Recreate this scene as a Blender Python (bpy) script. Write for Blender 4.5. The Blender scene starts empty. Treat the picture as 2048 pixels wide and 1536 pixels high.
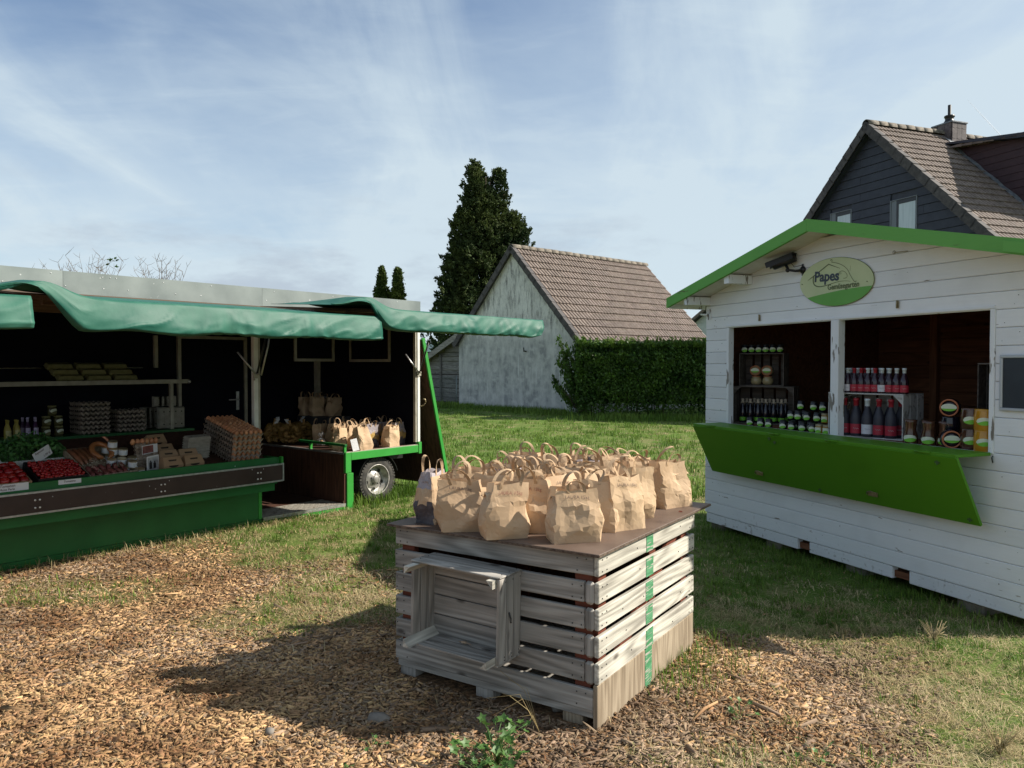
import bpy, math, random
import numpy as np
from mathutils import Vector, Matrix, Euler, noise

random.seed(7)
rng = np.random.default_rng(11)
R = math.radians
SC = bpy.context.scene
COL = SC.collection

# ------------------------------------------------------------------ camera
cam_d = bpy.data.cameras.new("camera")
cam_d.sensor_width = 36.0
cam_d.lens = 1540.0 / 2048.0 * 36.0
cam_d.clip_start = 0.05
cam_d.clip_end = 20000.0
cam = bpy.data.objects.new("camera", cam_d)
COL.objects.link(cam)
cam.location = (0, 0, 1.6)
cam.rotation_euler = (R(90.0 - 1.469), 0, 0)
SC.camera = cam

# ------------------------------------------------------------------ light
SUN_EL = 37.4
SUN_DIR = Vector((math.cos(R(SUN_EL)) * 0.9985, math.cos(R(SUN_EL)) * 0.055, math.sin(R(SUN_EL))))   # towards the sun
sun_az = math.atan2(SUN_DIR.x, SUN_DIR.y)          # clockwise from +Y
sd = bpy.data.lights.new("sun", 'SUN')
sd.energy = 5.0
sd.angle = R(0.6)
sd.color = (1.0, 0.93, 0.82)
sun = bpy.data.objects.new("sun", sd)
COL.objects.link(sun)
sun.rotation_euler = SUN_DIR.to_track_quat('Z', 'Y').to_euler()
SC.view_settings.view_transform = 'Standard'
SC.view_settings.look = 'None'
SC.view_settings.exposure = 0.68
SC.view_settings.gamma = 1.0
SC.view_settings.use_curve_mapping = False

W = bpy.data.worlds.new("World")
SC.world = W
W.use_nodes = True
nt = W.node_tree
nt.nodes.clear()
def N(t, **k):
    n = nt.nodes.new(t)
    for a, b in k.items():
        if a.startswith('i_'):
            n.inputs[int(a[2:])].default_value = b
        else:
            setattr(n, a, b)
    return n
L = lambda a, b: nt.links.new(a, b)
sky = N('ShaderNodeTexSky', sky_type='NISHITA', sun_disc=False)
sky.sun_elevation = R(SUN_EL)
sky.sun_rotation = sun_az
sky.altitude = 300
sky.air_density = 1.0
sky.dust_density = 0.7
sky.ozone_density = 2.2
tc = N('ShaderNodeTexCoord')
sep = N('ShaderNodeSeparateXYZ')
L(tc.outputs['Generated'], sep.inputs[0])
# project the direction on a high flat layer so that the cirrus has perspective
zc = N('ShaderNodeMath', operation='MAXIMUM', i_1=0.0); L(sep.outputs['Z'], zc.inputs[0])
za = N('ShaderNodeMath', operation='ADD', i_1=0.16); L(zc.outputs[0], za.inputs[0])
dx = N('ShaderNodeMath', operation='DIVIDE'); L(sep.outputs['X'], dx.inputs[0]); L(za.outputs[0], dx.inputs[1])
dy = N('ShaderNodeMath', operation='DIVIDE'); L(sep.outputs['Y'], dy.inputs[0]); L(za.outputs[0], dy.inputs[1])
cmb = N('ShaderNodeCombineXYZ'); L(dx.outputs[0], cmb.inputs[0]); L(dy.outputs[0], cmb.inputs[1])
def layer(rot, scale, nscale, detail, lo, hi, dist=0.6, off=(0, 0, 0)):
    mp = N('ShaderNodeMapping'); L(cmb.outputs[0], mp.inputs[0])
    mp.inputs['Rotation'].default_value = (0, 0, R(rot)); mp.inputs['Scale'].default_value = scale
    mp.inputs['Location'].default_value = off
    no = N('ShaderNodeTexNoise'); L(mp.outputs[0], no.inputs['Vector'])
    no.inputs['Scale'].default_value = nscale; no.inputs['Detail'].default_value = detail
    no.inputs['Roughness'].default_value = 0.58; no.inputs['Distortion'].default_value = dist
    mr = N('ShaderNodeMapRange', interpolation_type='SMOOTHSTEP'); L(no.outputs['Fac'], mr.inputs[0])
    mr.inputs[1].default_value = lo; mr.inputs[2].default_value = hi
    return mr.outputs[0]
c1 = layer(14, (1.5, 0.34, 1), 1.0, 10, 0.38, 0.66, 0.9, (3.1, 0.6, 0))     # long streaks
c2 = layer(35, (0.7, 1.0, 1), 0.75, 6, 0.36, 0.72, 0.5, (0.4, 2.0, 0))       # broad veils
c3 = layer(10, (0.6, 1.5, 1), 4.2, 6, 0.45, 0.80, 0.8, (5, 1, 0))            # fine ripples
m1 = N('ShaderNodeMath', operation='MULTIPLY', i_1=0.46); L(c1, m1.inputs[0])
m2 = N('ShaderNodeMath', operation='MULTIPLY_ADD', i_1=0.42); L(c2, m2.inputs[0]); L(m1.outputs[0], m2.inputs[2])
m3 = N('ShaderNodeMath', operation='MULTIPLY_ADD', i_1=0.14); L(c3, m3.inputs[0]); L(m2.outputs[0], m3.inputs[2])
# thicker haze towards the horizon and towards the sun
hz = N('ShaderNodeMapRange', interpolation_type='SMOOTHSTEP'); L(sep.outputs['Z'], hz.inputs[0])
hz.inputs[1].default_value = 0.50; hz.inputs[2].default_value = -0.02; hz.inputs[3].default_value = 0.0; hz.inputs[4].default_value = 0.74
sx = N('ShaderNodeMapRange', interpolation_type='SMOOTHSTEP'); L(sep.outputs['X'], sx.inputs[0])
sx.inputs[1].default_value = -0.40; sx.inputs[2].default_value = 0.65; sx.inputs[3].default_value = -0.04; sx.inputs[4].default_value = 0.42
a1 = N('ShaderNodeMath', operation='ADD'); L(m3.outputs[0], a1.inputs[0]); L(hz.outputs[0], a1.inputs[1])
a2 = N('ShaderNodeMath', operation='ADD', use_clamp=True); L(a1.outputs[0], a2.inputs[0]); L(sx.outputs[0], a2.inputs[1])
a3 = N('ShaderNodeMath', operation='MULTIPLY', i_1=0.93); L(a2.outputs[0], a3.inputs[0])
mix = N('ShaderNodeMix', data_type='RGBA')
L(a3.outputs[0], mix.inputs['Factor']); L(sky.outputs[0], mix.inputs[6])
mix.inputs[7].default_value = (4.75, 5.60, 6.15, 1)     # sunlit cirrus, in the sky's own units
# a few low grey cloud patches over the horizon
mp = N('ShaderNodeMapping'); L(tc.outputs['Generated'], mp.inputs[0]); mp.inputs['Scale'].default_value = (1, 1, 3.2); mp.inputs['Location'].default_value = (0.37, 0.1, 0.2)
ng = N('ShaderNodeTexNoise'); L(mp.outputs[0], ng.inputs['Vector']); ng.inputs['Scale'].default_value = 4.2; ng.inputs['Detail'].default_value = 9
ng.inputs['Roughness'].default_value = 0.62
g1 = N('ShaderNodeMapRange', interpolation_type='SMOOTHSTEP'); L(ng.outputs['Fac'], g1.inputs[0]); g1.inputs[1].default_value = 0.53; g1.inputs[2].default_value = 0.72
g2 = N('ShaderNodeMapRange', interpolation_type='SMOOTHSTEP'); L(sep.outputs['Z'], g2.inputs[0]); g2.inputs[1].default_value = 0.30; g2.inputs[2].default_value = 0.08; g2.inputs[4].default_value = 0.85
g3 = N('ShaderNodeMath', operation='MULTIPLY'); L(g1.outputs[0], g3.inputs[0]); L(g2.outputs[0], g3.inputs[1])
mix2 = N('ShaderNodeMix', data_type='RGBA'); L(g3.outputs[0], mix2.inputs['Factor']); L(mix.outputs[2], mix2.inputs[6])
mix2.inputs[7].default_value = (3.5, 4.1, 4.8, 1)
bg = N('ShaderNodeBackground'); bg.inputs['Strength'].default_value = 0.086
L(mix2.outputs[2], bg.inputs['Color'])
wo = N('ShaderNodeOutputWorld'); L(bg.outputs[0], wo.inputs[0])

# ------------------------------------------------------------------ materials
MATS = {}
def mat(name, c1, c2=None, rough=0.7, scale=6.0, stretch=(1, 1, 1), bump=0.0, bscale=None, metal=0.0, detail=6.0,
        lo=0.35, hi=0.65, obj_var=0.0, island=0.0, trans=0.0, spec=0.5, speck=None, coord='Object', rough2=None, coat=0.0, bdist=0.02, transm=0.0, dirt=None):
    if name in MATS: return MATS[name]
    m = bpy.data.materials.new(name); m.use_nodes = True
    t = m.node_tree; t.nodes.clear()
    def n(ty, **k):
        x = t.nodes.new(ty)
        for a, b in k.items(): setattr(x, a, b)
        return x
    out = n('ShaderNodeOutputMaterial'); bs = n('ShaderNodeBsdfPrincipled')
    t.links.new(bs.outputs[0], out.inputs[0])
    bs.inputs['Roughness'].default_value = rough; bs.inputs['Metallic'].default_value = metal
    bs.inputs['Specular IOR Level'].default_value = spec
    bs.inputs['Coat Weight'].default_value = coat
    bs.inputs['Transmission Weight'].default_value = transm
    co = n('ShaderNodeTexCoord'); mp = n('ShaderNodeMapping'); mp.inputs['Scale'].default_value = stretch
    oi = n('ShaderNodeObjectInfo')
    mulr = n('ShaderNodeVectorMath', operation='SCALE'); comb = n('ShaderNodeCombineXYZ')
    for i in range(3): t.links.new(oi.outputs['Random'], comb.inputs[i])
    t.links.new(comb.outputs[0], mulr.inputs[0]); mulr.inputs['Scale'].default_value = 37.0
    addv = n('ShaderNodeVectorMath', operation='ADD')
    t.links.new(co.outputs[coord], addv.inputs[0])
    if coord == 'Object': t.links.new(mulr.outputs[0], addv.inputs[1])
    t.links.new(addv.outputs[0], mp.inputs[0])
    no = n('ShaderNodeTexNoise'); no.inputs['Scale'].default_value = scale; no.inputs['Detail'].default_value = detail
    t.links.new(mp.outputs[0], no.inputs['Vector'])
    mr = n('ShaderNodeMapRange'); mr.inputs[1].default_value = lo; mr.inputs[2].default_value = hi
    t.links.new(no.outputs['Fac'], mr.inputs[0])
    mx = n('ShaderNodeMix', data_type='RGBA'); t.links.new(mr.outputs[0], mx.inputs['Factor'])
    mx.inputs[6].default_value = (*c1, 1); mx.inputs[7].default_value = (*(c2 or c1), 1)
    col = mx.outputs[2]
    if speck:       # (colour, scale, threshold)
        vo = n('ShaderNodeTexNoise'); vo.inputs['Scale'].default_value = speck[1]; vo.inputs['Detail'].default_value = 3
        t.links.new(mp.outputs[0], vo.inputs['Vector'])
        r2 = n('ShaderNodeMapRange'); r2.inputs[1].default_value = speck[2]; r2.inputs[2].default_value = speck[2] + 0.06
        t.links.new(vo.outputs['Fac'], r2.inputs[0])
        mx2 = n('ShaderNodeMix', data_type='RGBA'); t.links.new(r2.outputs[0], mx2.inputs['Factor'])
        t.links.new(col, mx2.inputs[6]); mx2.inputs[7].default_value = (*speck[0], 1); col = mx2.outputs[2]
    if dirt:        # (colour, z height over which it fades, strength) grime rising from the object's foot
        sp = n('ShaderNodeSeparateXYZ'); t.links.new(co.outputs['Object'], sp.inputs[0])
        r3 = n('ShaderNodeMapRange'); r3.inputs[1].default_value = dirt[1]; r3.inputs[2].default_value = 0.0
        r3.inputs[4].default_value = dirt[2]
        t.links.new(sp.outputs['Z'], r3.inputs[0])
        mm = n('ShaderNodeMath', operation='MULTIPLY'); t.links.new(r3.outputs[0], mm.inputs[0]); t.links.new(no.outputs['Fac'], mm.inputs[1])
        mx3 = n('ShaderNodeMix', data_type='RGBA'); t.links.new(mm.outputs[0], mx3.inputs['Factor'])
        t.links.new(col, mx3.inputs[6]); mx3.inputs[7].default_value = (*dirt[0], 1); col = mx3.outputs[2]
    if obj_var or island:
        hs = n('ShaderNodeHueSaturation'); t.links.new(col, hs.inputs['Color'])
        v = n('ShaderNodeMapRange')
        if island:
            ge = n('ShaderNodeNewGeometry'); t.links.new(ge.outputs['Random Per Island'], v.inputs[0])
        else: t.links.new(oi.outputs['Random'], v.inputs[0])
        k = island or obj_var
        v.inputs[3].default_value = 1 - k; v.inputs[4].default_value = 1 + k
        t.links.new(v.outputs[0], hs.inputs['Value'])
        v2 = n('ShaderNodeMapRange'); fr = n('ShaderNodeMath', operation='MULTIPLY'); fr.inputs[1].default_value = 7.31
        t.links.new(v.inputs[0].links[0].from_socket, fr.inputs[0])
        fc = n('ShaderNodeMath', operation='FRACT'); t.links.new(fr.outputs[0], fc.inputs[0])
        t.links.new(fc.outputs[0], v2.inputs[0]); v2.inputs[3].default_value = 0.5 - k * 0.02; v2.inputs[4].default_value = 0.5 + k * 0.02
        t.links.new(v2.outputs[0], hs.inputs['Hue'])
        col = hs.outputs[0]
    t.links.new(col, bs.inputs['Base Color'])
    if rough2 is not None:
        rr = n('ShaderNodeMapRange'); rr.inputs[3].default_value = rough; rr.inputs[4].default_value = rough2
        t.links.new(no.outputs['Fac'], rr.inputs[0]); t.links.new(rr.outputs[0], bs.inputs['Roughness'])
    if bump:
        b = n('ShaderNodeBump'); b.inputs['Strength'].default_value = bump; b.inputs['Distance'].default_value = bdist
        if bscale:
            bn = n('ShaderNodeTexNoise'); bn.inputs['Scale'].default_value = bscale; bn.inputs['Detail'].default_value = 8
            t.links.new(mp.outputs[0], bn.inputs['Vector']); t.links.new(bn.outputs['Fac'], b.inputs['Height'])
        else: t.links.new(no.outputs['Fac'], b.inputs['Height'])
        t.links.new(b.outputs[0], bs.inputs['Normal'])
    if trans:
        tr = n('ShaderNodeBsdfTranslucent'); t.links.new(col, tr.inputs['Color'])
        ms = n('ShaderNodeMixShader'); ms.inputs[0].default_value = trans
        t.links.new(bs.outputs[0], ms.inputs[1]); t.links.new(tr.outputs[0], ms.inputs[2]); t.links.new(ms.outputs[0], out.inputs[0])
    MATS[name] = m
    return m

def wood(name, dark, light, along='X', gscale=7.0, rough=0.85, obj_var=0.12, bump=0.35, knots=True, paint=None, mud=0.0):
    """planks: grain along one axis, growth rings bent round knots. paint=(colour, threshold): flaking paint over it"""
    if name in MATS: return MATS[name]
    m = bpy.data.materials.new(name); m.use_nodes = True
    t = m.node_tree; t.nodes.clear()
    def n(ty, **k):
        x = t.nodes.new(ty)
        for a, b in k.items(): setattr(x, a, b)
        return x
    K = t.links.new
    out = n('ShaderNodeOutputMaterial'); bs = n('ShaderNodeBsdfPrincipled'); K(bs.outputs[0], out.inputs[0])
    bs.inputs['Roughness'].default_value = rough; bs.inputs['Specular IOR Level'].default_value = 0.25
    co = n('ShaderNodeTexCoord'); oi = n('ShaderNodeObjectInfo'); cb = n('ShaderNodeCombineXYZ')
    for i in range(3): K(oi.outputs['Random'], cb.inputs[i])
    sc = n('ShaderNodeVectorMath', operation='SCALE'); sc.inputs['Scale'].default_value = 23.0; K(cb.outputs[0], sc.inputs[0])
    ad = n('ShaderNodeVectorMath', operation='ADD'); K(co.outputs['Object'], ad.inputs[0]); K(sc.outputs[0], ad.inputs[1])
    mp = n('ShaderNodeMapping'); K(ad.outputs[0], mp.inputs[0])
    s = {'X': (0.11, 1, 1), 'Y': (1, 0.11, 1), 'Z': (1, 1, 0.11)}[along]
    mp.inputs['Scale'].default_value = s
    warp = n('ShaderNodeTexNoise'); warp.inputs['Scale'].default_value = 5.0; warp.inputs['Detail'].default_value = 2; K(mp.outputs[0], warp.inputs['Vector'])
    ring = n('ShaderNodeMath', operation='MULTIPLY'); ring.inputs[1].default_value = gscale * 9; K(warp.outputs['Fac'], ring.inputs[0])
    sn = n('ShaderNodeMath', operation='SINE'); K(ring.outputs[0], sn.inputs[0])
    mp2 = n('ShaderNodeMapping'); K(ad.outputs[0], mp2.inputs[0]); mp2.inputs['Scale'].default_value = [3.0 if q < 1 else 90.0 for q in s]
    fine = n('ShaderNodeTexNoise'); fine.inputs['Scale'].default_value = 1.0; fine.inputs['Detail'].default_value = 5; K(mp2.outputs[0], fine.inputs['Vector'])
    blot = n('ShaderNodeTexNoise'); blot.inputs['Scale'].default_value = 3.0; blot.inputs['Detail'].default_value = 4; K(ad.outputs[0], blot.inputs['Vector'])
    f1 = n('ShaderNodeMath', operation='MULTIPLY_ADD'); f1.inputs[1].default_value = 0.20; f1.inputs[2].default_value = -0.30; K(sn.outputs[0], f1.inputs[0])
    f2 = n('ShaderNodeMath', operation='MULTIPLY_ADD'); f2.inputs[1].default_value = 1.0; K(fine.outputs['Fac'], f2.inputs[0]); K(f1.outputs[0], f2.inputs[2])
    f3 = n('ShaderNodeMath', operation='MULTIPLY_ADD', use_clamp=True); f3.inputs[1].default_value = 0.6; K(blot.outputs['Fac'], f3.inputs[0]); K(f2.outputs[0], f3.inputs[2])
    mx = n('ShaderNodeMix', data_type='RGBA'); K(f3.outputs[0], mx.inputs['Factor']); mx.inputs[6].default_value = (*dark, 1); mx.inputs[7].default_value = (*light, 1)
    col = mx.outputs[2]
    if knots:
        mk = n('ShaderNodeMapping'); K(ad.outputs[0], mk.inputs[0]); mk.inputs['Scale'].default_value = [2.6 if q < 1 else 6.0 for q in s]
        vo = n('ShaderNodeTexVoronoi'); vo.inputs['Scale'].default_value = 1.0; K(mk.outputs[0], vo.inputs['Vector'])
        kr = n('ShaderNodeMapRange'); kr.inputs[1].default_value = 0.11; kr.inputs[2].default_value = 0.05; K(vo.outputs['Distance'], kr.inputs[0])
        kk = n('ShaderNodeMath', operation='MULTIPLY'); kk.inputs[1].default_value = 0.8; K(kr.outputs[0], kk.inputs[0])
        mk2 = n('ShaderNodeMix', data_type='RGBA'); K(kk.outputs[0], mk2.inputs['Factor']); K(col, mk2.inputs[6])
        mk2.inputs[7].default_value = (dark[0] * .35, dark[1] * .3, dark[2] * .28, 1); col = mk2.outputs[2]
    if paint:
        pn = n('ShaderNodeTexNoise'); pn.inputs['Scale'].default_value = paint[2] if len(paint) > 2 else 14.0; pn.inputs['Detail'].default_value = 8
        mp3 = n('ShaderNodeMapping'); K(ad.outputs[0], mp3.inputs[0]); mp3.inputs['Scale'].default_value = [0.35 if q < 1 else 1.6 for q in s]
        K(mp3.outputs[0], pn.inputs['Vector'])
        pr = n('ShaderNodeMapRange'); pr.inputs[1].default_value = paint[1]; pr.inputs[2].default_value = paint[1] + 0.035; K(pn.outputs['Fac'], pr.inputs[0])
        # two tones of the paint itself: old brush strokes and rain grime
        pc = n('ShaderNodeMix', data_type='RGBA'); K(fine.outputs['Fac'], pc.inputs['Factor'])
        pc.inputs[6].default_value = (*[q * 0.92 for q in paint[0]], 1); pc.inputs[7].default_value = (*paint[0], 1)
        pd = n('ShaderNodeMix', data_type='RGBA'); pq = n('ShaderNodeMapRange'); pq.inputs[1].default_value = 0.52; pq.inputs[2].default_value = 0.75; pq.inputs[4].default_value = 0.22
        K(blot.outputs['Fac'], pq.inputs[0]); K(pq.outputs[0], pd.inputs['Factor']); K(pc.outputs[2], pd.inputs[6]); pd.inputs[7].default_value = (*[q * 0.6 for q in paint[0]], 1)
        mp4 = n('ShaderNodeMix', data_type='RGBA'); K(pr.outputs[0], mp4.inputs['Factor']); K(col, mp4.inputs[7]); K(pd.outputs[2], mp4.inputs[6]); col = mp4.outputs[2]
    if mud:         # splashes of dried mud on the lowest boards
        ms = n('ShaderNodeTexNoise'); ms.inputs['Scale'].default_value = 26.0; ms.inputs['Detail'].default_value = 6; K(co.outputs['Object'], ms.inputs['Vector'])
        ml = n('ShaderNodeTexNoise'); ml.inputs['Scale'].default_value = 2.2; ml.inputs['Detail'].default_value = 3; K(co.outputs['Object'], ml.inputs['Vector'])
        sz = n('ShaderNodeSeparateXYZ'); K(co.outputs['Object'], sz.inputs[0])
        zr_ = n('ShaderNodeMapRange'); zr_.inputs[1].default_value = 0.02; zr_.inputs[2].default_value = mud; zr_.inputs[3].default_value = 0.10; zr_.inputs[4].default_value = -0.10; K(sz.outputs['Z'], zr_.inputs[0])
        a_ = n('ShaderNodeMath', operation='ADD'); K(ms.outputs['Fac'], a_.inputs[0]); K(zr_.outputs[0], a_.inputs[1])
        b_ = n('ShaderNodeMath', operation='MULTIPLY_ADD'); b_.inputs[1].default_value = 0.25; K(ml.outputs['Fac'], b_.inputs[0]); K(a_.outputs[0], b_.inputs[2])
        c_ = n('ShaderNodeMapRange'); c_.inputs[1].default_value = 0.80; c_.inputs[2].default_value = 0.92; c_.inputs[4].default_value = 0.45; K(b_.outputs[0], c_.inputs[0])
        mm_ = n('ShaderNodeMix', data_type='RGBA'); K(c_.outputs[0], mm_.inputs['Factor']); K(col, mm_.inputs[6]); mm_.inputs[7].default_value = (0.20, 0.165, 0.12, 1); col = mm_.outputs[2]
    if obj_var:
        hs = n('ShaderNodeHueSaturation'); K(col, hs.inputs['Color']); v = n('ShaderNodeMapRange'); K(oi.outputs['Random'], v.inputs[0])
        v.inputs[3].default_value = 1 - obj_var; v.inputs[4].default_value = 1 + obj_var; K(v.outputs[0], hs.inputs['Value']); col = hs.outputs[0]
    K(col, bs.inputs['Base Color'])
    b = n('ShaderNodeBump'); b.inputs['Strength'].default_value = bump; b.inputs['Distance'].default_value = 0.004; K(f3.outputs[0], b.inputs['Height']); K(b.outputs[0], bs.inputs['Normal'])
    MATS[name] = m
    return m

# ------------------------------------------------------------------ mesh helpers
class MB:
    def __init__(s): s.v = []; s.f = []; s.m = []; s.sm = []
    def add(s, vs, fs, mi=0, smooth=False, M=None):
        b = len(s.v)
        s.v += [tuple(M @ Vector(p)) if M else tuple(p) for p in vs]
        s.f += [tuple(b + i for i in f) for f in fs]; s.m += [mi] * len(fs); s.sm += [smooth] * len(fs)
        return s
    def box(s, x0, x1, y0, y1, z0, z1, mi=0, ch=0.0, M=None):
        """box, with chamfered edges when ch > 0"""
        x0, x1 = min(x0, x1), max(x0, x1); y0, y1 = min(y0, y1), max(y0, y1); z0, z1 = min(z0, z1), max(z0, z1)
        if ch <= 0:
            v = [(x, y, z) for z in (z0, z1) for y in (y0, y1) for x in (x0, x1)]
            return s.add(v, [(0, 2, 3, 1), (4, 5, 7, 6), (0, 1, 5, 4), (2, 6, 7, 3), (0, 4, 6, 2), (1, 3, 7, 5)], mi, M=M)
        ch = min(ch, (x1 - x0) / 2.1, (y1 - y0) / 2.1, (z1 - z0) / 2.1)
        v = []; idx = {}
        for i, x in enumerate((x0, x1)):
            for j, y in enumerate((y0, y1)):
                for k, z in enumerate((z0, z1)):
                    sx, sy, sz = (ch, -ch)[i], (ch, -ch)[j], (ch, -ch)[k]
                    for a, p in enumerate(((x, y + sy, z + sz), (x + sx, y, z + sz), (x + sx, y + sy, z))):
                        idx[i, j, k, a] = len(v); v.append(p)
        f = []
        for i in (0, 1):
            q = [idx[i, j, k, 0] for j, k in ((0, 0), (1, 0), (1, 1), (0, 1))]; f.append(q if i else q[::-1])
            q = [idx[j, i, k, 1] for j, k in ((0, 0), (1, 0), (1, 1), (0, 1))]; f.append(q[::-1] if i else q)
            q = [idx[j, k, i, 2] for j, k in ((0, 0), (1, 0), (1, 1), (0, 1))]; f.append(q if i else q[::-1])
            for j in (0, 1):
                q = [idx[i, j, 0, 0], idx[i, j, 1, 0], idx[i, j, 1, 1], idx[i, j, 0, 1]]; f.append(q if (i ^ j) else q[::-1])
                q = [idx[i, 0, j, 0], idx[i, 0, j, 2], idx[i, 1, j, 2], idx[i, 1, j, 0]]; f.append(q if (i ^ j) else q[::-1])
                q = [idx[0, i, j, 1], idx[1, i, j, 1], idx[1, i, j, 2], idx[0, i, j, 2]]; f.append(q if (i ^ j) else q[::-1])
                for k in (0, 1):
                    q = [idx[i, j, k, 0], idx[i, j, k, 1], idx[i, j, k, 2]]; f.append(q if (i ^ j ^ k) else q[::-1])
        return s.add(v, f, mi, M=M)
    def prism(s, poly, y0, y1, mi=0, M=None):
        """polygon in the XZ plane (counter-clockwise seen from -Y), pushed from y0 to y1"""
        n = len(poly); v = [(x, y0, z) for x, z in poly] + [(x, y1, z) for x, z in poly]
        f = [tuple(range(n)), tuple(range(2 * n - 1, n - 1, -1))] + [(i, i + n, (i + 1) % n + n, (i + 1) % n) for i in range(n)]
        return s.add(v, f, mi, M=M)
    def lathe(s, prof, seg=16, mi=0, M=None, smooth=True, a0=0.0, a1=None):
        n = len(prof); full = a1 is None; a1 = 2 * math.pi if full else a1
        cnt = seg if full else seg + 1
        v = [(r * math.cos(a0 + (a1 - a0) * i / seg), r * math.sin(a0 + (a1 - a0) * i / seg), z) for i in range(cnt) for r, z in prof]
        f = []
        for i in range(seg):
            j = (i + 1) % cnt
            for k in range(n - 1): f.append((i * n + k, j * n + k, j * n + k + 1, i * n + k + 1))
        return s.add(v, f, mi, smooth, M)
    def tube(s, pts, r, seg=6, mi=0, smooth=True, caps=True, M=None):
        pts = [Vector(p) for p in pts]; v = []; f = []; n = len(pts)
        up = Vector((0, 0, 1))
        for i, p in enumerate(pts):
            t = (pts[min(i + 1, n - 1)] - pts[max(i - 1, 0)]).normalized()
            a = t.cross(up if abs(t.z) < 0.9 else Vector((1, 0, 0))).normalized(); b = t.cross(a)
            rr = r[i] if isinstance(r, (list, tuple)) else r
            for k in range(seg):
                q = 2 * math.pi * k / seg; v.append(p + a * math.cos(q) * rr + b * math.sin(q) * rr)
        for i in range(n - 1):
            for k in range(seg): f.append((i * seg + k, i * seg + (k + 1) % seg, (i + 1) * seg + (k + 1) % seg, (i + 1) * seg + k))
        if caps: f.append(tuple(range(seg))[::-1]); f.append(tuple((n - 1) * seg + k for k in range(seg)))
        return s.add(v, f, mi, smooth, M)
    def ico(s, c, r, sub=1, mi=0, sc=(1, 1, 1), M=None):
        vs, fs = ICO[sub]
        return s.add([(c[0] + p[0] * r * sc[0], c[1] + p[1] * r * sc[1], c[2] + p[2] * r * sc[2]) for p in vs], fs, mi, True, M)
    def mesh(s, name, mats):
        me = bpy.data.meshes.new(name); me.from_pydata(s.v, [], s.f)
        for q in (mats if isinstance(mats, (list, tuple)) else [mats]): me.materials.append(q)
        me.polygons.foreach_set('material_index', s.m); me.polygons.foreach_set('use_smooth', s.sm)
        me.update(); return me
    def obj(s, name, mats, parent=None, **k): return ob(name, s.mesh(name, mats), parent, **k)

import bmesh
ICO = {}
for _s in (1, 2, 3):
    _b = bmesh.new(); bmesh.ops.create_icosphere(_b, subdivisions=_s, radius=1.0)
    ICO[_s] = ([tuple(v.co) for v in _b.verts], [tuple(v.index for v in f.verts) for f in _b.faces]); _b.free()

def tag(o, label=None, cat=None, group=None, kind=None):
    if label: o['label'] = label
    if cat: o['category'] = cat
    if group: o['group'] = group
    if kind: o['kind'] = kind
    return o
def ob(name, data, parent=None, loc=None, rot=None, kind=None, M=None):
    o = bpy.data.objects.new(name, data); COL.objects.link(o)
    if parent is not None: o.parent = parent
    if M is not None: o.matrix_basis = M
    if loc is not None: o.location = loc
    if rot is not None: o.rotation_euler = rot
    if kind: o['kind'] = kind
    return o
def thing(name, label, cat, loc=(0, 0, 0), rz=0.0, group=None):
    o = ob(name, None, None, loc, (0, 0, rz)); o.empty_display_size = 0.1
    return tag(o, label, cat, group)
def dup(root, loc=None, rot=None, label=None, group=None, M=None):
    def cp(o, par):
        c = o.copy(); COL.objects.link(c); c.parent = par
        for ch in KIDS(o): cp(ch, c)
        return c
    r = cp(root, None)
    if loc is not None: r.location = loc
    if rot is not None: r.rotation_euler = rot
    if M is not None: r.matrix_basis = M
    if label: r['label'] = label
    if group: r['group'] = group
    return r
def KIDS(o): return list(o.children)
def frame(O, d):
    """local x along d (the wall seen from its front, towards the right), y into the building, z up"""
    a = math.atan2(d[1], d[0]); return Matrix.Translation((O[0], O[1], 0)) @ Matrix.Rotation(a, 4, 'Z')
def np_mesh(name, V, Q, mats, smooth=False, mi=None):
    """many equal polygons at once: V (n,3), Q (m,k)"""
    me = bpy.data.meshes.new(name); k = Q.shape[1]
    me.vertices.add(len(V)); me.vertices.foreach_set('co', V.astype(np.float32).ravel())
    me.loops.add(Q.size); me.loops.foreach_set('vertex_index', Q.astype(np.int32).ravel())
    me.polygons.add(len(Q)); me.polygons.foreach_set('loop_start', np.arange(0, Q.size, k, dtype=np.int32))
    me.polygons.foreach_set('loop_total', np.full(len(Q), k, dtype=np.int32))
    if mi is not None: me.polygons.foreach_set('material_index', mi.astype(np.int32))
    if smooth: me.polygons.foreach_set('use_smooth', np.ones(len(Q), dtype=bool))
    for q in (mats if isinstance(mats, (list, tuple)) else [mats]): me.materials.append(q)
    me.update(calc_edges=True); me.validate(); return me
def text_mesh(txt, size, mats, bold=0.0, shear=0.0, depth=0.0006, align='CENTER'):
    cu = bpy.data.curves.new('t', 'FONT'); cu.body = txt; cu.size = size; cu.align_x = align; cu.align_y = 'CENTER'
    cu.offset = bold; cu.shear = shear; cu.extrude = depth; cu.resolution_u = 3
    o = bpy.data.objects.new('t', cu); COL.objects.link(o)
    dg = bpy.context.evaluated_depsgraph_get(); dg.update()
    me = bpy.data.meshes.new_from_object(o.evaluated_get(dg)); bpy.data.objects.remove(o); bpy.data.curves.remove(cu)
    me.materials.clear(); me.materials.append(mats); me.name = 'lettering'
    return me
RX90 = Matrix.Rotation(R(90), 4, 'X')       # lettering laid in XY -> standing in XZ, facing -Y
ORD = ['first', 'second', 'third', 'fourth', 'fifth', 'sixth', 'seventh', 'eighth', 'ninth', 'tenth', 'eleventh', 'twelfth', 'thirteenth']

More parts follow.
